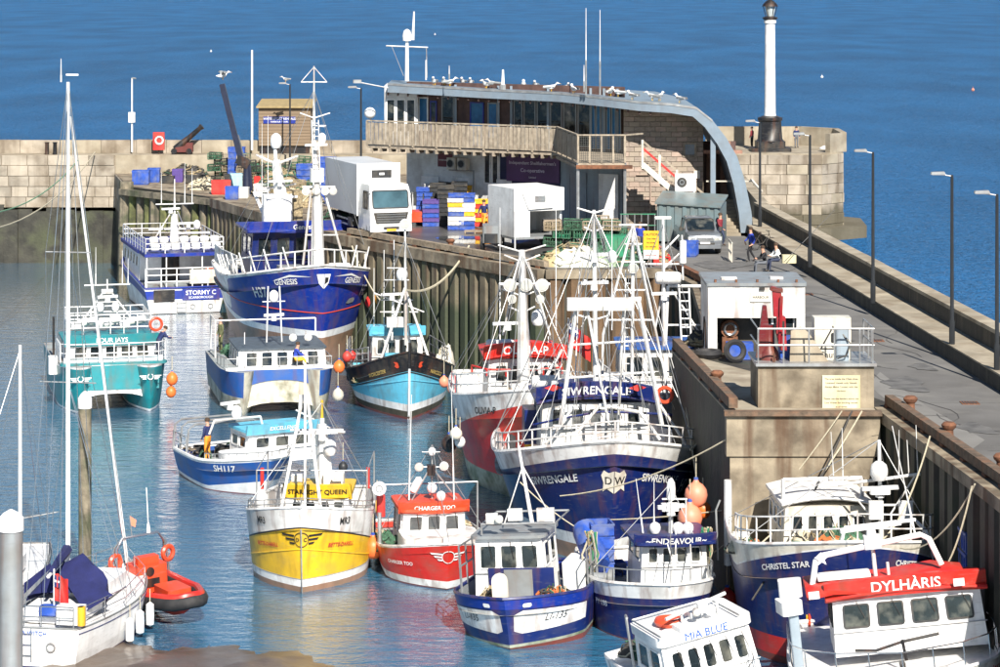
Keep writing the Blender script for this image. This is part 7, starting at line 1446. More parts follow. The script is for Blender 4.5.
b.raft(b.q(668, 278, X_+.6), l=1.2, r=.28); b.radar(b.q(664, 300, X_+.5), 1.2); b.rail([(-2, -2.2, 3.7), (-5, -2.45, 3.5), (-9, -2.4, 3.1)], 1.2, 3, .04); b.rail([(-2, 2.2, 3.7), (-5, 2.45, 3.5), (-9, 2.4, 3.1)], 1.2, 3, .04); b.bowrail(.4, 1.0)
b.clutter(-10, -8.4, -1.8, 1.8, 2.2, 4, 66)
# ===== light blue wooden boat =====
b = Boat('light_blue_boat', 409, 420, 7, 13, 5.7, 'light blue wooden fishing boat with black upper bow and tripod mast'); b.short = 'light blue boat'
b.shape(3.45, 1.65, 1.5, rake=.3, fe=1.0, wr=.78, tm=.42, pd=1.9, pb=1.6)
S = b.sheer; b.hull([(darkred, C_(.12)), (mat('dark_boot', (.05, .045, .03), .8, var=.4), C_(.42)), (white, C_(.78)), (skyblue, lambda t: S(t)-.95+.45*t), (black, S)], skyblue, bw=.6, cap=black, strakes=((skyblue, lambda t: .62*S(t)-.1, .04), (black, lambda t: S(t)-1.0+.35*t, .04)))
mb = MB(); mb.path([b.P(0, z, 1)+V((.03, 0, 0)) for z in (-.3, .5, 1.2, 2.0, 2.65)], .06, whiteclean); mb.path([b.P(0, z, 1)+V((.03, 0, 0)) for z in (2.65, 3.2, 3.95)], .08, black); mb.build('stem_post', b.root)
for sd in (1, -1): b.name('WORCESTER' if sd < 0 else 'NARCISSUS', sd, 2.3, 2.15, .26, mat('gold_lettering', (.6, .42, .12), .5), follow=.95, shear=.2); b.decal([[(0, -.1), (.14, -.16), (.3, -.08), (.22, .04), (.34, .14), (.14, .16), (.05, .1)]] if sd > 0 else [[(0, -.1), (-.14, -.16), (-.3, -.08), (-.22, .04), (-.34, .14), (-.14, .16), (-.05, .1)]], sd, .6, 2.75, orange)
b.house(-5.8, 2.6, 2.9, 1.4, 3.55, white, px=(371, 423, 333), hgt=2.2, nf=4, ns=2, wv=(.5, .88), roof=skyblue, over=.2, visor=(.4, skyblue), curve=.1)
X_ = -3.4
b.tubes('mast', [(b.q(406, 345, -4.4), b.q(405, 225, -4.4), .12, .06), (b.q(405, 288, -4.4), b.q(379, 365, X_), .09), (b.q(405, 288, -4.4), b.q(432, 368, X_), .09), (b.q(374, 293, -4.8), b.q(424, 312, -4.8), .05), (b.q(380, 312, -4.8), b.q(418, 312, -4.8), .05), (b.q(393, 300, -5), b.q(392, 340, -5), .07)])
arms(b, 397, (268, 280, 300), -5, (10, 12, 16), .04); b.spot(b.q(405, 224, -4.2), .28); b.stays(b.q(405, 240, -4.4), (0, .3, .8)); b.tubes('aerials', [(b.q(384, 330, -6.5), b.q(384, 250, -6.5), .03), (b.q(394, 330, -6.5), b.q(394, 240, -6.5), .03), (b.q(374, 330, -6.5), b.q(374, 268, -6.5), .03)]); b.radar(b.q(392, 300, -4.6), 1.2); b.dome(b.q(402, 280, -4.6), .3, .9); b.box('mast_box', b.q(396, 322, -4.8), (.4, 1.0, .5), white)
b.rail([(-2.2, -1.9, 2.5), (-5, -2.6, 1.95), (-9, -2.6, 1.7), (-12, -2.2, 1.7)], .9, 3, .03, galv); b.rail([(-2.2, 1.9, 2.5), (-5, 2.6, 1.95), (-9, 2.6, 1.7), (-12, 2.2, 1.7)], .9, 2, .03, galv)
b.box('blue_console', (-4.4, -.5, 2.1), (.4, .8, 1.3), skyblue, .1); b.box('barrel', (-4.0, -1.3, 1.9), (.5, .5, .9), whiteclean, .24); b.clutter(-6.4, -3.6, .9, 1.9, 1.35, 4, 71, ('heap', 'tub', 'pot')); b.clutter(-5.6, -3.8, -2.1, -1.7, 1.35, 3, 72, ('heap', 'pot')); b.clutter(-12, -10, -1.8, 1.8, 1.2, 5, 73)
hb = heap('canvas_heap', b.world((-4.6, 2.35, 1.9)), .5, .5, .9, [cream, rope], 6, 'pale canvas bundle on the right rail of the light blue boat', 'canvas bundle', seed=74)
buoy(WB(444, 382, 131), .26, pinkpl, 'pink fender ball on the right bow of the light blue boat'); buoy(WB(452, 388, 131), .26, pinkpl, 'outer pink fender ball right of the light blue boat'); buoy(WB(352, 356, 141), .24, redpl, 'red ball on the left rail of the light blue boat')
# ===== Genesis =====
b = Boat('blue_trawler', 321, 366, 14, 20, 9.0, 'big royal blue trawler GENESIS H37 with grey shelter deck and white mast'); b.short = 'GENESIS'
b.shape(5.9, 4.3, 4.0, rake=1.2, fe=1.2, wr=.70, tm=.40, pd=2.6, pb=1.8)
S = b.sheer; sm = lambda a: max(0, min(1, a))**2*(3-2*max(0, min(1, a)))
b.hull([(fadedred, C_(1.65)), (whiteclean, C_(2.05)), (royal, lambda t: S(t)-.15-2.0*sm((t-.36)/.16)), (white, S)], royal, bw=1.0, cap=white, capr=.09, sub=5, strakes=((orange, lambda t: 3.1+.3*t, .035),))
for sd in (1, -1):
    b.name('GENESIS', sd, 2.5, 4.85, .46, textwht, follow=.6); b.name('H37', sd, 4.7 if sd < 0 else 4.4, 4.05, .85, textwht, 'registration', .6, wide=.9)
    b.decal([[(0, -.75), (.3, -.45), (.42, .1), (0, .12)] if sd > 0 else [(0, -.75), (0, .12), (-.42, .1), (-.3, -.45)]], sd, 0, 5.3, textwht)
    b.decal([[(.3*sd*k+0, .0) for k in (1,)]+[(1.8*sd, .05), (3.2*sd, -.15), (1.8*sd, .18)]], sd, .4, 5.25, textwht, 'swoosh', .6)
b.decal([[(-.12, -.45), (.12, -.3), (.15, -.05), (-.1, -.02)]], 1, .14, 5.25, textblk)
b.decal([[(-.5, -.1), (-.2, .14), (.3, .16), (.5, .02), (.4, -.14), (-.2, -.16)]], 1, 2.6, 3.6, greyp)
b.house(-9.2, 4.0, 6.2, 4.2, 6.95, navy, nf=5, ns=2, wv=(.42, .86), roof=royal, roofh=.15, over=.6, rake=.45, visor=(.62, royal), text='Genesis', ts=.42, curve=.4, um=.03, y=.4)
b.rail([b.P(.3, S(.3), -1, -.1), b.P(.18, S(.18), -1, -.1), b.P(.08, S(.08), -1, -.1), b.P(.0, S(0), 1, -.1), b.P(.08, S(.08), 1, -.1), b.P(.18, S(.18), 1, -.1), b.P(.3, S(.3), 1, -.1)], .95, 1, .05, white, step=1.1)
for sd in (1, -1):
    for i in range(9): t = .06+.05*i; p = b.P(t, S(t), sd, -.1); b.tubes('stanchion', [(p, p+V((-.2, sd*.35, 1.25)), .06)]) if i % 1 == 0 else None
X_ = -3.0
b.tubes('mast', [(b.q(318, 270, X_), b.q(317, 196, X_), .42, .3), (b.q(317, 196, X_), b.q(314, 140, X_), .25, .12), (b.q(314, 140, X_), b.q(314, 66, X_), .10, .05), (b.q(303, 265, X_), b.q(311, 190, X_), .09), (b.q(345, 265, X_), b.q(324, 190, X_), .09), (b.q(305, 235, X_), b.q(338, 235, X_), .07)])
b.tubes('crossarm', [(b.q(301, 82, X_), b.q(327, 82, X_), .05), (b.q(301, 82, X_), b.q(314, 67, X_), .03), (b.q(327, 82, X_), b.q(314, 67, X_), .03), (b.q(300, 113, X_), b.q(314, 118, X_), .05), (b.q(314, 118, X_), b.q(330, 113, X_), .05), (b.q(311, 126, X_), b.q(326, 126, X_), .08), (b.q(303, 187, X_), b.q(335, 187, X_), .1)])
b.stays(b.q(314, 90, X_), (0, .15, .5, .8)); 
for px_ in (306, 316, 325, 333): b.spot(b.q(px_, 191, X_+.35), .24)
b.ladder(b.q(317, 185, X_+.35), b.q(315, 120, X_+.3), .4, .03, whiteclean); b.box('mast_box', b.q(317, 175, X_), (.6, .8, .8), whiteclean, .2); b.radar(b.q(316, 150, X_+.3), 1.4); b.dome(b.q(322, 143, X_), .25)
X_ = -10.5
b.tubes('aft_mast', [(b.q(283, 215, X_), b.q(276, 160, X_), .5, .25), (b.q(276, 165, X_), b.q(275, 145, X_), .15), (b.q(256, 155, X_), b.q(276, 164, X_), .1), (b.q(276, 164, X_), b.q(298, 156, X_), .1), (b.q(258, 190, X_), b.q(296, 184, X_), .07)])
b.dome(b.q(276, 148, X_), .35, 1.1); b.radar(b.q(282, 202, X_+.5), 2.0); b.radar(b.q(280, 186, X_+.5), 1.6); b.box('funnel', b.q(290, 205, X_-.6), (1.2, 1.4, 1.8), tannet); b.box('mast_house', b.q(277, 212, X_), (1.2, 1.8, 2.2), whiteclean, .3)
b.tubes('derrick', [(b.q(264, 215, -12), b.q(254, 192, -13), .14), (b.q(256, 190, -12), b.q(270, 190, -12), .1)]); b.whip(b.q(262, 205, X_), 5.0); b.whip(b.q(268, 205, X_), 5.5)
b.rail([(-6, -4.0, 4.7), (-12, -4.1, 4.5), (-17, -3.8, 4.3)], 1.1, 2, .05, white, step=.8); b.rail([(-6, 4.0, 4.7), (-12, 4.1, 4.5), (-17, 3.8, 4.3)], 1.1, 2, .05, white, step=.8)
b.box('winch', (-2.6, -1.4, 5.2), (1.0, 1.4, .7), greyp, .2); b.box('winch', (-2.8, 1.6, 5.2), (1.0, 1.2, .7), whiteclean, .2); b.clutter(-6, -2.8, -2.4, 2.4, 4.6, 6, 81, ('heap', 'tub')); b.clutter(-18, -14.5, -2.8, 2.8, 3.4, 8, 82)
buoy(WB(381, 298, 152), .42, mat('amber_buoy', (.8, .32, .02), .5, var=.1), 'amber fender ball right of the GENESIS bow'); buoy(WB(371, 302, 152.5), .36, redpl, 'red fender ball right of the GENESIS bow'); buoy(WB(396, 272, 153), .3, whitepl, 'white fender right of the amber ball')if False else None
# ===== catamarans =====
def cat_hull(b, Bt, hw_, zd, ztun, bands, m_top, zb_=None, rk=.5, white_in=None):
    zb_ = zb_ or zd; n = 20
    for sd in (1, -1):
        yc = sd*(Bt/2-hw_/2); mb = MB(); top = lambda t: zd+(zb_-zd)*(1-t)**2
        def P(t, z, s2):
            zs = top(t); v = max(0, min(1, z/zs)); u = min(t/.32, 1); wd_ = hw_/2*((1-(1-u)**2.4)**.62); ww_ = hw_/2*.82*(1-(1-u)**1.8); y = ww_+(wd_-ww_)*v**.7
            if z < 0: y *= .7
            return V((-t*b.L+rk*v*(1-t)**3, yc+s2*y, z))
        ts = [(i/n)**1.6 for i in range(n+1)]
        for s2 in (1, -1):
            prev = [P(t, -.6, s2) for t in ts]
            for bi, (m, fz) in enumerate(bands):
                for k in range(4):
                    cur = []
                    for t in ts:
                        lo = -.6 if bi == 0 else bands[bi-1][1](t, top(t)); hi = fz(t, top(t)); cur.append(P(t, lo+(hi-lo)*(k+1)/4, s2))
                    mm = m if not (white_in and s2*sd < 0 and bi > 0) else white_in
                    mb.add(prev+cur, [(i, i+1, n+2+i, n+1+i) if s2 > 0 else (n+1+i, n+2+i, i+1, i) for i in range(n)], mm); prev = cur
        a = [P(t, top(t), 1) for t in ts]; c = [P(t, top(t), -1) for t in ts]; mb.add(a+c, [(i, i+1, n+2+i, n+1+i) for i in range(n)], m_top)
        e = [P(1, z, s2) for z in (-.6, zd) for s2 in (1, -1)]; mb.add(e, [(0, 1, 3, 2)], bands[-1][0]); mb.build('hull', b.root)
    mb = MB(); h = Bt/2-hw_*.5; um = white_in or bands[-1][0]; tp = zb_-.02
    prof = []
    for i in range(9): y = -h+2*h*i/8; prof.append((y, ztun+(.35*(abs(y)/h)**3)*-1))
    mb.loft([[V((x-.25*abs(y/h)**2*0, y, z)) for y, z in prof]+[V((x, h, zz_)), V((x, -h, zz_))] for x, zz_ in ((-.35, tp-.02), (-.45, tp), (-b.L*.5, (zd+tp)/2), (-b.L, zd))], um)
    mb.build('bridge_deck', b.root)
    return top
b = Boat('teal_catamaran', 115, 413, 14, 11, 5.7, 'teal fishing catamaran FOUR JAYS with white rails and a man at its right rail', cat='catamaran'); b.short = 'teal catamaran'
cat_hull(b, 5.7, 2.15, 2.2, .95, [(black, lambda t, s_: -.02), (whiteclean, lambda t, s_: .14), (teal, lambda t, s_: s_-.1), (white, lambda t, s_: s_)], deckm, 2.45)
mb = MB(); mb.prism([(-2.55, -.02), (2.55, -.02), (2.55, .34), (-2.55, .34)], (-.9, 0, 2.42), (0, 1, 0), (0, 0, 1), (-.2, 0, 0), whiteclean); mb.build('fore_coaming', b.root)
mb = MB(); mb.prism(rrect(.7, 5.5, .3), (-.75, 0, 2.4), (1, 0, 0), (0, 1, 0), (0, 0, .12), teal); mb.prism([(-2.3, 1.15), (2.3, 1.15), (2.3, 2.4), (-2.3, 2.4)], (-.33, 0, 0), (0, 1, 0), (0, 0, 1), (.03, 0, 0), teal); mb.build('front_beam', b.root)
for sd in (1, -1):
    y_ = sd*1.78; mb = MB(); mb.torus((.35, y_, 1.85), .14, .025, textwht, (1, 0, 0)); [mb.box((.33, y_+s2*(.38-.04*i), 1.9-.08*i), (.03, .36-.08*i, .04), textwht) for s2 in (1, -1) for i in range(3)]; mb.build('winged_badge', b.root)
b.house(-2.2, 4.2, 4.5, 2.2, 4.0, whiteclean, px=(66, 156, 343), hgt=1.2, nf=5, ns=3, wv=(.3, .92), roof=teal, roofh=.1, over=.2, visor=(.5, teal), text='FOUR JAYS', ts=.34, gap=.03, curve=.1)
b.rail([(-3.5, -2.7, 2.5), (-1, -2.7, 2.55), (-.5, -2.3, 2.55), (-.45, 0, 2.55), (-.5, 2.3, 2.55), (-1, 2.7, 2.55), (-3.5, 2.7, 2.5)], .95, 2, .03, whiteclean, step=.75)
b.rail([(-2.4, -2.1, 3.75), (-2.4, 2.1, 3.75), (-6, 2.1, 3.75), (-6, -2.1, 3.75)], 1.0, 3, .03, whiteclean, closed=True, step=.7)
for i in range(9): b.raft((-3.2-.5*(i % 2), -1.7+.42*i, 4.1+.12*(i % 3)), (0, 1, .2), .55, .22)
b.tubes('mast_frame', [((-4, -1.7, 3.7), (-4.2, -.15, 5.8), .06), ((-4, 1.7, 3.7), (-4.2, .15, 5.8), .06), ((-4.2, -1.2, 6.1), (-4.2, 1.2, 6.1), .05), ((-4.2, -.3, 5.75), (-4.2, .3, 5.75), .18), ((-4.2, 0, 5.7), (-4.2, 0, 6.4), .05), ((-4.1, -1.0, 4.7), (-4.1, 1.0, 4.7), .05), ((-4.1, -.6, 5.2), (-4.1, .6, 5.2), .04)])
b.whip((-4.2, -.6, 6.1), 2.0); b.whip((-4.2, .8, 6.1), 1.8); b.whip((-4.2, 1.1, 6.1), 1.4); b.dome((-3.9, -.4, 4.75), .2); b.dome((-3.9, .4, 4.75), .2); b.radar((-4.0, 0, 5.2), 1.1); b.ring((-2.2, 2.35, 4.2), (1, .2, 0), .32)
b.box('dark_post', (-5, -2.75, 3.3), (.12, .12, 2.2), black); b.clutter(-9.5, -7.2, -2, 2, 2.1, 6, 91); b.box('fender_bag', (-2.6, -2.95, 2.2), (.8, .5, .9), whiteclean, .2)
mp = b.world((-1.2, 2.35, 2.45)); person(mp, -60, 'man in a dark jacket leaning on the rail of the teal catamaran', navyj, denim, lean)
buoy(WB(172, 379, 134), .3, orapl, 'upper orange buoy beside the teal catamaran'); buoy(WB(171, 392, 134), .27, orapl, 'lower orange buoy beside the teal catamaran')
# ===== blue white catamaran =====
b = Boat('blue_white_catamaran', 281, 414, 12, 9.5, 5.9, 'blue and white potting catamaran with dark flat roof below the GENESIS bow', cat='catamaran'); b.short = 'blue and white catamaran'
dirtyw = paint('dirty_white_bottom', (.55, .52, .42), da=.9, dirt=(.12, .12, .06), sa=.5)
cat_hull(b, 5.9, 2.0, 2.0, .55, [(dirtyw, lambda t, s_: .9), (midblue, lambda t, s_: s_)], deckm, 2.25, white_in=dirtyw)
mb = MB(); n_ = 16; vs = []
for i in range(n_+1):
    y = -2.2+4.4*i/n_; zt_ = 2.25; zl_ = .85+.85*(1-(abs(y)/2.2)**2)**.5; vs += [(-.30, y, zl_), (-.25, y, zt_)]
mb.add(vs, [(2*i, 2*i+2, 2*i+3, 2*i+1) for i in range(n_)], midblue); mb.build('front_arch', b.root)
mb = MB(); mb.prism(rrect(.6, 5.6, .25), (-.6, 0, 2.22), (1, 0, 0), (0, 1, 0), (0, 0, .1), whiteclean); mb.build('fore_coaming', b.root)
b.house(-1.8, 4.6, 4.7, 1.9, 3.15, whiteclean, px=(238, 327, 350), hgt=1.3, nf=5, ns=3, wv=(.34, .93), roof=solar, roofh=.08, over=.12, gap=.04, rake=-.25, fm=whiteclean)
b.tubes('roof_rail', [((-2.4, -1.6, 3.3), (-2.4, -1.6, 3.9), .03), ((-2.4, 1.6, 3.3), (-2.4, 1.6, 3.9), .03), ((-2.8, -.4, 3.3), (-3, -.3, 6.2), .05), ((-2.8, .4, 3.3), (-3, .3, 6.2), .05), ((-3, -.6, 5.4), (-3, .6, 5.4), .04)]); b.spot((-2.2, .9, 3.6), .2); b.spot((-2.2, 1.7, 3.6), .2); b.radar((-3, 0, 4.4), 1.1); b.dome((-3, 0, 5.4), .25)
b.rail([(-4, -2.85, 2.1), (-.6, -2.7, 2.3), (-.5, 0, 2.35), (-.6, 2.7, 2.3), (-4, 2.85, 2.1)], .5, 1, .025, galv)
b.tubes('aft_frame', [((-6.6, -2.7, 2), (-6.6, -2.7, 4), .06), ((-6.6, 2.7, 2), (-6.6, 2.7, 4), .06), ((-6.6, -2.7, 4), (-6.6, 2.7, 4), .06), ((-9, -2.7, 2), (-9, -2.7, 4), .06), ((-9, -2.7, 4), (-6.6, -2.7, 4), .05)], white); b.clutter(-9, -6.9, -2.4, 2.2, 1.95, 8, 95)
person(b.world((-1.3, .9, 2.3)), -80, 'crouching man in yellow oilskin trousers on the blue and white catamaran', bluet, hiv, sit(.2)); person(b.world((-8.6, -2.2, 2.0)), 120, 'person in olive at the stern rail of the blue and white catamaran', grn, grn)
buoy(WB(339, 367, 134), .3, orapl, 'orange fender at the right corner of the blue and white catamaran'); buoy(WB(347, 357, 136), .26, redpl, 'red fender behind the orange one by the catamaran'); buoy(WB(338, 395, 133), .3, cream, 'cream round fender low on the right hull of the catamaran')
# ===== SH117 =====
b = Boat('sky_roofed_boat', 264, 495, 29, 6.4, 4.2, 'blue potting boat SH117 with light blue cabin roof and pots on deck'); b.short = 'boat SH117'
b.shape(1.72, 1.3, 1.2, rake=.9, fe=.9, wr=.8, tm=.42, pd=2.0, pb=1.6)
S = b.sheer; b.hull([(darkred, C_(.03)), (whiteclean, lambda t: .2+.45*max(0, 1-t/.35)), (midblue, lambda t: S(t)-.12), (whiteclean, S)], midblue, bw=.45, cap=whiteclean, capr=.07)
for sd in (1, -1): b.name('SH117', sd, 2.1, 1.15, .42, textwht, 'registration', .5)
b.box('fore_deck_trunk', (-1.6, 0, 1.5), (1.6, 2.6, .3), whiteclean, .5)
b.house(-2.0, 2.0, 3.1, 1.0, 3.0, whiteclean, px=(247, 316, 430), hgt=1.4, nf=3, ns=2, wv=(.48, .85), roof=skyblue, over=.2, visor=(.36, skyblue), text='EXCELLENCE', tm=textwht, ts=.24, rake=.05, gap=.08)
b.tubes('roof_arch', [((-3.0, -1.3, b.hz-.2), (-2.9, -1.1, b.hz+.4), .07), ((-2.9, -1.1, b.hz+.4), (-2.9, 1.1, b.hz+.4), .07), ((-2.9, 1.1, b.hz+.4), (-3.0, 1.3, b.hz-.2), .07)]); b.dome((-3.0, 0, b.hz+.4), .24, 1); b.radar((-3.0, -.3, b.hz+.8), 1.0)
b.tubes('mast', [(b.q(298, 440, -3.2), b.q(300, 395, -3.2), .06), (b.q(296, 410, -3.2), b.q(330, 428, -3.2), .05)])
for x in (-4.4, -5.2, -6.0): mb = MB(); mb.path([(x, -1.8, 1.2), (x, -1.7, 2.3), (x, -1.4, 2.5), (x, 1.4, 2.5), (x, 1.7, 2.3), (x, 1.8, 1.2)], .05, galv, 6); mb.build('deck_hoop', b.root)
b.rail([(-4.2, -1.9, 1.2), (-6.2, -1.7, 1.2)], .8, 2, .03, galv)
b.clutter(-6.0, -4.6, -1.4, 1.4, .85, 9, 97, ('pot', 'pot', 'tub', 'heap')); person(b.world((-4.4, -.8, .85)), 60, 'fisherman in orange oilskin trousers on the deck of SH117', navyj, oraclo); b.bowrail(.35, .3, 1, .02, galv)
# ===== Stormy C =====
b = Boat('survey_boat', 154, 289, 16, 14, 5.9, 'white and blue boat STORMY C seen from its stern by the far wall', away=True); b.short = 'STORMY C'
b.shape(3.4, 2.2, 1.7, rake=1.0, fe=1.0, wr=.85, tm=.4, tr=.92)
S = b.sheer; b.hull([(black, C_(.05)), (white, lambda t: S(t)-.75), (royal, lambda t: S(t)-.15), (whiteclean, S)], white, bw=.15, cap=royal, capr=.08)
b.house(-2.6, 8.2, 5.2, 1.9, 3.75, whiteclean, nf=4, ns=5, wv=(.45, .85), roof=royal, roofh=.22, over=.25)
mb = MB(); mb.bb(-13.8, -10.7, -2.65, 2.65, 3.78, 3.98, royal); mb.build('aft_canopy', b.root)
for y_ in (-2.5, -1.2, 1.2, 2.5): b.tubes('canopy_post', [((-13.7, y_, 1.7), (-13.7, y_, 3.8), .06)])
b.rail([(-13.8, -2.6, 1.7), (-13.8, 2.6, 1.7)], 1.3, 3, .04, whiteclean); b.box('saloon_door', (-10.9, .5, 2.7), (.06, 1.2, 1.8), black); b.box('tan_locker', (-13.6, -1.3, 2.4), (.5, 1.9, .9), cream); b.box('orange_box', (-12.6, -2.0, 2.5), (.5, .8, .8), orange)
b.rail([(-13.8, -2.6, 4.0), (-3, -2.6, 4.0), (-3, 2.6, 4.0), (-13.8, 2.6, 4.0)], 1.0, 3, .035, whiteclean, closed=True, step=1.2)
for i in range(14): b.raft((-13.2-.1*(i % 2)+(.7 if i > 6 else 0), -2.2+.68*(i % 7), 4.35+(.4 if i > 6 else 0)), (0, 1, 0), .6, .26)
mb = MB(); mb.box((-14.03, -1.05, 1.25), (.05, 2.5, .75), royal); mb.build('name_board', b.root)
plane_text('STORMY C', (-14.07, -1.05, 1.38), (0, -1, 0), (0, 0, 1), .42, textwht, b.root); plane_text('SCARBOROUGH', (-14.07, -1.05, 1.06), (0, -1, 0), (0, 0, 1), .22, textwht, b.root)
mb = MB(); mb.box((-14.02, 1.4, 1.2), (.05, 1.4, .8), black); mb.build('transom_hatch', b.root); mb = MB(); mb.torus((-14.05, -.5, .45), .15, .04, galv, (1, 0, 0)); mb.build('tow_eye', b.root); mb = MB(); mb.torus((-14.05, -1.7, .45), .15, .04, galv, (1, 0, 0)); mb.build('tow_eye', b.root); b.ladder((-14.08, .25, 0), (-14.08, .25, .85), .6, .03, galv, .25)
b.tubes('mast', [((-9.5, 0, 3.9), (-9.5, 0, 6.2), .38, .22), ((-9.5, 0, 6.2), (-9.5, 0, 8.6), .1, .05), ((-9.5, -1.3, 6.9), (-9.5, 1.3, 6.9), .06), ((-9.5, .2, 6.4), (-12, 2.3, 3.9), .06), ((-9.5, -.2, 6.4), (-7, -1.5, 3.9), .06), ((-9.6, -1.8, 5.2), (-9.6, 1.8, 5.2), .07), ((-9.6, -2.4, 4.9), (-9.6, -.2, 4.9), .1)])
b.radar((-9.8, -.9, 5.3), 1.6); b.radar((-9.7, .3, 6.3), 1.3); b.whip((-9.5, -1.2, 6.9), 2.4); b.whip((-9.5, -.7, 6.9), 2.8); b.whip((-9.5, .9, 6.9), 2.2); b.dome((-9.7, -1.5, 5.2), .25)
# ===== yacht =====
def yacht(px, py, a, L, B, label, mpx, mtop, xm=-4.2, hood=True, name='sailing_yacht'):
    b = Boat(name, px, py, a, L, B, label, cat='yacht', away=True); b.short = 'yacht'
    b.shape(1.45, 1.25, 1.35, rake=.5, fe=.55, wr=.85, tm=.5, tr=.72, pd=1.8, pb=1.5)
    S = b.sheer; b.hull([(navy, C_(.12)), (whiteclean, S)], whiteclean, bw=.05, cap=greyp, capr=.03, deckm=whiteclean, strakes=((navy, lambda t: S(t)-.14, .018),))
    for h_, p_ in (('cabin_trunk', (-4.2, 0, 1.6)), ('cockpit_coaming', (-6.9, 0, 1.5))): b.box(h_, p_, (3.6, 1.7, .5) if 'cabin' in h_ else (2.6, 2.1, .35), whiteclean, .4)
    base = V((xm, 0, 1.7)); top = b.q(mpx, mtop, xm); base.y = b.q(mpx, 560, xm).y if hood else top.y; top.y = base.y+(top.y-base.y)
    b.tubes('mast', [(base, top, .11, .075)], whiteclean, n=8); H = top.z
    for k, w_ in ((.40, 1.0), (.66, .8)): z = base.z+(H-base.z)*k; y = base.y+(top.y-base.y)*k; b.tubes('spreader', [((xm, y-w_, z), (xm, y+w_, z), .03)], galv)
    m = steel; segs = []
    for sd in (1, -1):
        z4 = base.z+(H-base.z)*.66; y4 = base.y+(top.y-base.y)*.66
        segs += [((xm, sd*1.5, 1.3), (xm, y4+sd*.8, z4)), ((xm, y4+sd*.8, z4), top), ((xm-.5, sd*1.45, 1.3), (xm, base.y, base.z+(H-base.z)*.4)), ((xm+.5, sd*1.4, 1.3), (xm, base.y, base.z+(H-base.z)*.4))]
    segs += [((-b.L+.1, -.6, 1.4), top), ((-b.L+.1, .6, 1.4), top)]
    segs += [((0, 0, 1.4), (xm, base.y+(top.y-base.y)*.66, base.z+(H-base.z)*.66)), ((-b.L+.3, 0, 2.2), top+V((-.1, 0, -1))), ((xm+.2, .25, 1.8), top+V((.1, .1, -.3))), ((xm-.2, -.25, 1.8), top+V((-.1, -.1, -.3)))]
    b.tubes('rigging', segs, m, .016, 4)
    b.tubes('furled_headsail', [((-.1, 0, 1.5), top+V((.25, 0, -1.2)), .085, .05)], whiteclean)
    b.tubes('boom', [((xm-.1, base.y, 2.6), (-8.0, .1, 2.8), .08)], whiteclean); b.tubes('sail_cover', [((xm-.15, base.y, 2.85), (-7.6, .1, 2.95), .2, .1)], tarp)
    b.rail([b.P(.95, S(.95), 1, -.1), b.P(.6, S(.6), 1, -.1), b.P(.3, S(.3), 1, -.1), b.P(.02, S(.02), 1, -.0), b.P(.3, S(.3), -1, -.1), b.P(.6, S(.6), -1, -.1), b.P(.95, S(.95), -1, -.1)], .65, 2, .016, steel, step=1.6)
    b.rail([(-b.L+.05, -1.1, 1.35), (-b.L+.05, 1.1, 1.35)], .7, 2, .022, steel); b.whip(top+V((0, .25, 0)), .8); b.box('wind_vane', top+V((0, -.15, .25)), (.06, .45, .06), whiteclean)
    return b, top
b, top = yacht(128, 604, -10, 9.0, 3.6, 'white sailing yacht with navy sprayhood and red ensign, stern to the viewer', 68, 82)
mb = MB(); rg = []
for x, w_, z in ((-4.9, .2, 2.9), (-5.5, 1.15, 2.75), (-6.6, 1.4, 1.95)): rg.append([V((x, w_*cos(a_), 1.6+(z-1.6)*max(0, sin(a_))**.6)) for a_ in [pi*i/10 for i in range(11)]])
mb.loft(rg, tarp, closed=False, cap=False); mb.build('sprayhood', b.root)
mb = MB(); mb.add([b.q(53, 563, -5.5), b.q(64, 561, -5.3), b.q(113, 595, -6.6), b.q(85, 612, -7.6)], [(0, 1, 2, 3)], tarp); mb.add([b.q(52, 567, -5.5), b.q(24, 594, -7), b.q(24, 583, -7), b.q(50, 563, -5.4)], [(0, 1, 2, 3)], tarp); mb.build('cockpit_cover', b.root)
b.box('outboard_bracket', (-8.6, -.9, 1.75), (.45, .9, .6), whiteclean, .05); b.box('horseshoe_buoy', (-8.75, -1.3, 1.75), (.3, .25, .6), yelpl, .12); b.box('blue_cushion', (-8.2, -.2, 1.75), (.5, 1.0, .3), bluepl, .15)
b.ladder((-9.05, .55, .3), (-9.05, .55, 1.35), .5, .025, steel, .28); mb = MB(); mb.torus((-9.03, -.35, .75), .14, .03, greyp, (1, 0, 0)); mb.build('transom_badge', b.root); plane_text('SEA WITCH', (-9.04, .3, 1.2), (0, -1, 0), (0, 0, 1), .2, textblu, b.root)
for i in range(3): p = b.world((-3.4-1.1*i, -1.9, .55)); mb = MB(); mb.lathe([(.03, -.4), (.13, -.33), (.14, 0), (.13, .3), (.03, .38)], whiteclean, n=10); mb.tube((0, 0, .36), (0, 0, .8), .015, rope); mb.build('white_fender', None, p, label=['foremost', 'middle', 'aftmost'][i]+' white sausage fender on the right side of the yacht', cat='fender', group='white fenders on the yacht')
flag(55, 574, 85, .55, .8, 'red ensign on the stern of the white sailing yacht', lean=.3)
b.box('dinghy_motor_cover', (-9.3, 1.0, .9), (.6, .7, .9), bluecan, .2)
b, top = yacht(30, 606, -6, 9.0, 3.2, 'second yacht at the left edge, only its white mast and rigging in view', 20, 345, hood=False, name='yacht') if False else (None, None)
mb = MB()
b2 = Boat('moored_yacht', -28, 640, 0, 9.0, 3.2, 'yacht at the left edge of the photo, its white mast behind the timber pile', cat='yacht', away=False); b2.short = 'edge yacht'
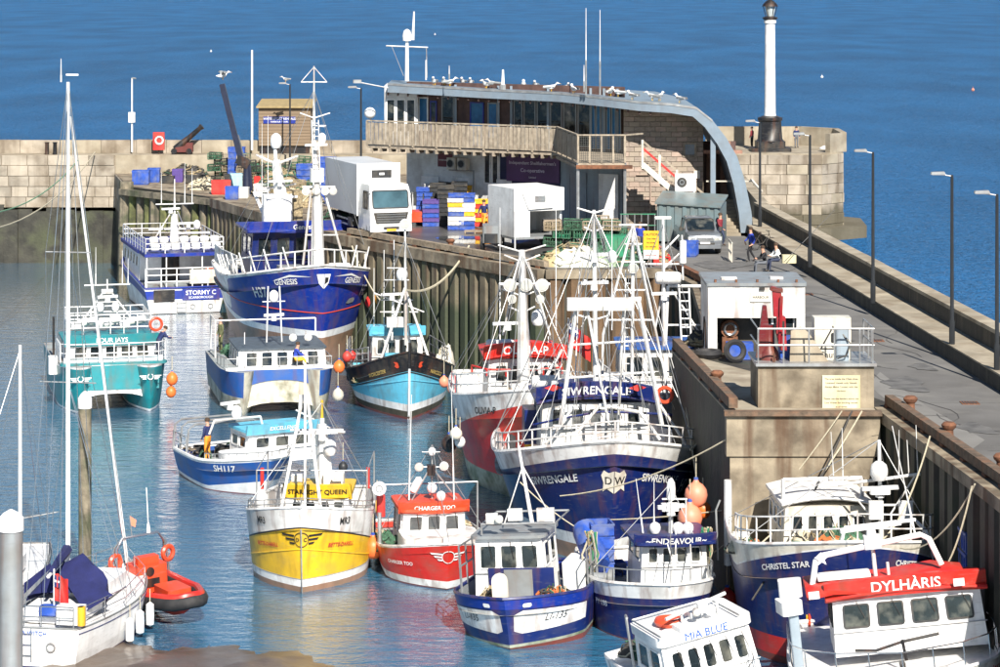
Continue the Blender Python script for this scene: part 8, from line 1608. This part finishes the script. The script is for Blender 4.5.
b2.shape(1.45, 1.2, 1.3, rake=.5, fe=.55, wr=.85, tm=.5, tr=.72); b2.hull([(navy, C_(.12)), (whiteclean, b2.sheer)], whiteclean, bw=.05, cap=greyp, capr=.03, deckm=whiteclean); b2.box('cabin_trunk', (-4, 0, 1.5), (3.6, 1.7, .5), whiteclean, .4)
b2.tubes('mast', [(b2.q(20, 640, -4.), b2.q(20, 345, -4.), .10, .07)], whiteclean); b2.tubes('rigging', [((-1, -1.2, 1.3), b2.q(20, 350, -4.)), ((-7, 1.2, 1.3), b2.q(20, 350, -4.)), (b2.q(-30, 600, -4), b2.q(20, 350, -4.)), (b2.q(60, 600, -4.), b2.q(20, 350, -4.))], steel, .014, 4); b2.tubes('spreader', [(b2.q(2, 522, -4), b2.q(58, 512, -4), .03)], galv)
# ===== RIB =====
rp = G(192, 628, WL); rib = empty('red_inflatable', (rp.x, rp.y, WL+.12), -58, 3, 'red rigid inflatable rescue boat with black tube and silver arch', 'inflatable boat'); rib.scale = (KS, KS, KS)
Lr, Br = 4.9, 1.9
U = []
for i in range(25):
    t = i/24; s_ = t*2-1; k = abs(s_)
    x = 0 if k < .0 else -(Lr)*max(0, (k-.25)/.75) if k > .25 else 0; y = math.copysign(1, s_)*Br/2*min(1, (k/.42))**.75
    x = -Lr*max(0, (k-.22))/.78-.35*(k/.22)**2 if k < .22 else -.35-(Lr-.35)*(k-.22)/.78
    U.append(V((x, y, .62+.18*max(0, 1-k/.5))))
mb = MB(); mb.path(U, .25, rubber, 10); mb.build('inflatable_tube', rib); mb = MB(); mb.path([p+V((0, 0, .2)) for p in U], .13, red, 8); mb.build('tube_top', rib)
mb = MB(); mb.loft([[V((x, -w_, .5)), V((x, 0, k)), V((x, w_, .5))] for x, w_, k in ((-.2, .1, .5), (-.6, .5, .25), (-1.5, .82, .0), (-3, .88, -.1), (-4.8, .85, -.1))], red); mb.build('hull', rib)
mb = MB(); mb.prism(rrect(1.0, 1.2, .1), (-3.4, -.1, .5), (1, 0, 0), (0, 1, 0), (0, 0, 1.0), orange); mb.prism(rrect(1.3, .9, .1), (-1.8, .15, .5), (1, 0, 0), (0, 1, 0), (0, 0, .45), orange); mb.bb(-3.6, -3.2, -.5, .3, 1.5, 1.75, orange); mb.build('console', rib)
mb = MB(); mb.lathe([(.16, 0), (.16, .03)], black, (-2.88, -.2, 1.3), (1, 0, 0)); mb.bb(-2.89, -2.86, -.45, .15, .75, 1.05, black); mb.build('seat_pads', rib)
mb = MB()
for dx in (0, .35): mb.path([(-4.3+dx, -1.0, .75), (-4.2+dx*.6, -.95, 2.0), (-4.1+dx*.2, -.7, 2.35), (-4.1+dx*.2, .7, 2.35), (-4.2+dx*.6, .95, 2.0), (-4.3+dx, 1.0, .75)], .04, steel, 7)
mb.build('arch', rib)
for y_ in (-1.02, 1.02): mb = MB(); mb.torus((-4.0, y_, 1.55), .24, .09, orange, (.9, .3, 0)); mb.build('lifering', rib)
mb = MB(); mb.tube((-4.1, .35, 2.35), (-4.1, .35, 4.0), .02, whiteclean); mb.lathe([(.08, 0), (.05, .3), (.02, .4)], whiteclean, (-4.1, .35, 2.35)); mb.tube((-4.1, -.3, 2.35), (-4.1, -.35, 3.1), .02, galv); mb.add([(-4.1, -.35, 3.1), (-4.1, -.1, 2.9), (-4.1, -.15, 2.65), (-4.1, -.33, 2.75)], [(0, 1, 2, 3)], pinkpl); mb.build('aerial', rib)
# ---------------- mooring piles ----------------
for px, d_, r_, pt, pb_, lab, m in ((85, 97, .24, 398, 404, 'tall timber mooring pile with white cap standing right of the yacht mast', pilewood), (11, 79, .36, 518, 540, 'thick grey mooring pile with white cap at the left edge', greyp)):
    z = ZD(pt, d_*KS); pr = empty('mooring_pile', (XD(px, d_*KS), d_*KS, 0), label=lab, cat='mooring pile'); mb = MB(); mb.tube((0, 0, -1), (0, 0, z), r_*.93, m, n=14); mb.build('post', pr)
    mb = MB(); mb.lathe([(r_*1.02, z-.35), (r_*1.02, z), (r_*.6, z+.15), (.03, z+.25)], whiteclean, n=14); mb.build('cap', pr)
# ---------------- mooring ropes ----------------
def mrope(a, c, sag, label, r=.026, m=None):
    a = V(a); c = V(c); n = 14; pts = [a+(c-a)*(i/n)+V((0, 0, -sag*4*(i/n)*(1-i/n)))-a for i in range(n+1)]
    mb = MB(); mb.path(pts, r, m or rope, 5); mb.build('mooring_rope', None, a, label=label, cat='mooring rope')
mrope(W(469, 246, 135.5), WB(406, 290, 134.5), .8, 'thick rope from the quay bollard down to the light blue boat mast', .06)
mrope(W(842, 411, 85.6), WB(700, 562, 93), .5, 'left of the two ropes from the concrete block down to the navy boat'); mrope(W(862, 411, 85.6), WB(745, 556, 88), .5, 'right of the two ropes from the concrete block down to CHRISTEL STAR'); mrope(W(852, 411, 85.6), WB(752, 600, 84), .3, 'dark rope hanging across the face of the concrete block', .03, darkrope)
mrope(W(975, 484, 74), WB(900, 548, 82), .6, 'upper rope from the road bollard to CHRISTEL STAR'); mrope(W(972, 486, 74), WB(925, 575, 80), .9, 'lower slack rope from the road bollard to the red roofed boat'); mrope(W(930, 436, 80), WB(870, 545, 84), .8, 'rope from the middle bollard on the road edge to CHRISTEL STAR')
mrope(WB(560, 496, 97), W(737, 433, 85.9), .4, 'long pale rope from the SIWRENGALE bow to the concrete block corner', .025); mrope(WB(600, 520, 97), W(880, 478, 84.5), .3, 'lower long rope running right from the SIWRENGALE bow', .025); mrope(WB(520, 482, 98), WB(600, 540, 97), .2, 'short rope across the SIWRENGALE forefoot', .025)
mrope(W(95, 152, 189.5), WB(-40, 232, 140), 1.5, 'upper rope from the far wall running down to the left edge', .04); mrope(W(78, 160, 189.5), WB(-30, 215, 140), 1.0, 'lower rope from the far wall running to the left edge', .04, mat('green_rope', (.15, .3, .18), .9))
mrope(WB(690, 450, 100), W(745, 348, 99), .6, 'rope from the right rail of SIWRENGALE up to the platform edge', .03); mrope(WB(697, 480, 98), W(680, 352, 100), .3, 'rope looped over the platform rail beside SIWRENGALE', .03)
mrope(WB(380, 300, 150), W(352, 246, 143), .3, 'rope from the GENESIS bow up to the quay behind', .04); mrope(WB(480, 605, 92), WB(430, 470, 108), .2, 'thin stay from boat LI-135 toward the red boat', .015)if False else None
# small white buoys and birds on the open sea
for i, (px, py, lab) in enumerate(((211, 52, 'tiny white marker buoy far out, above the far pier'), (822, 78, 'tiny white marker buoy far out right of the lighthouse column'), (973, 91, 'tiny pinkish marker buoy far out near the right edge'), (435, 35, 'tiny white marker buoy far out above the roof'))):
    p = G(px, py, WL); mb = MB(); mb.lathe([(.2, 0), (.3, .2), (.2, .4), (.04, .5), (.03, .8)], whitepl if i != 2 else pinkpl, n=8); mb.build('marker_buoy', None, p, label=lab, cat='buoy')
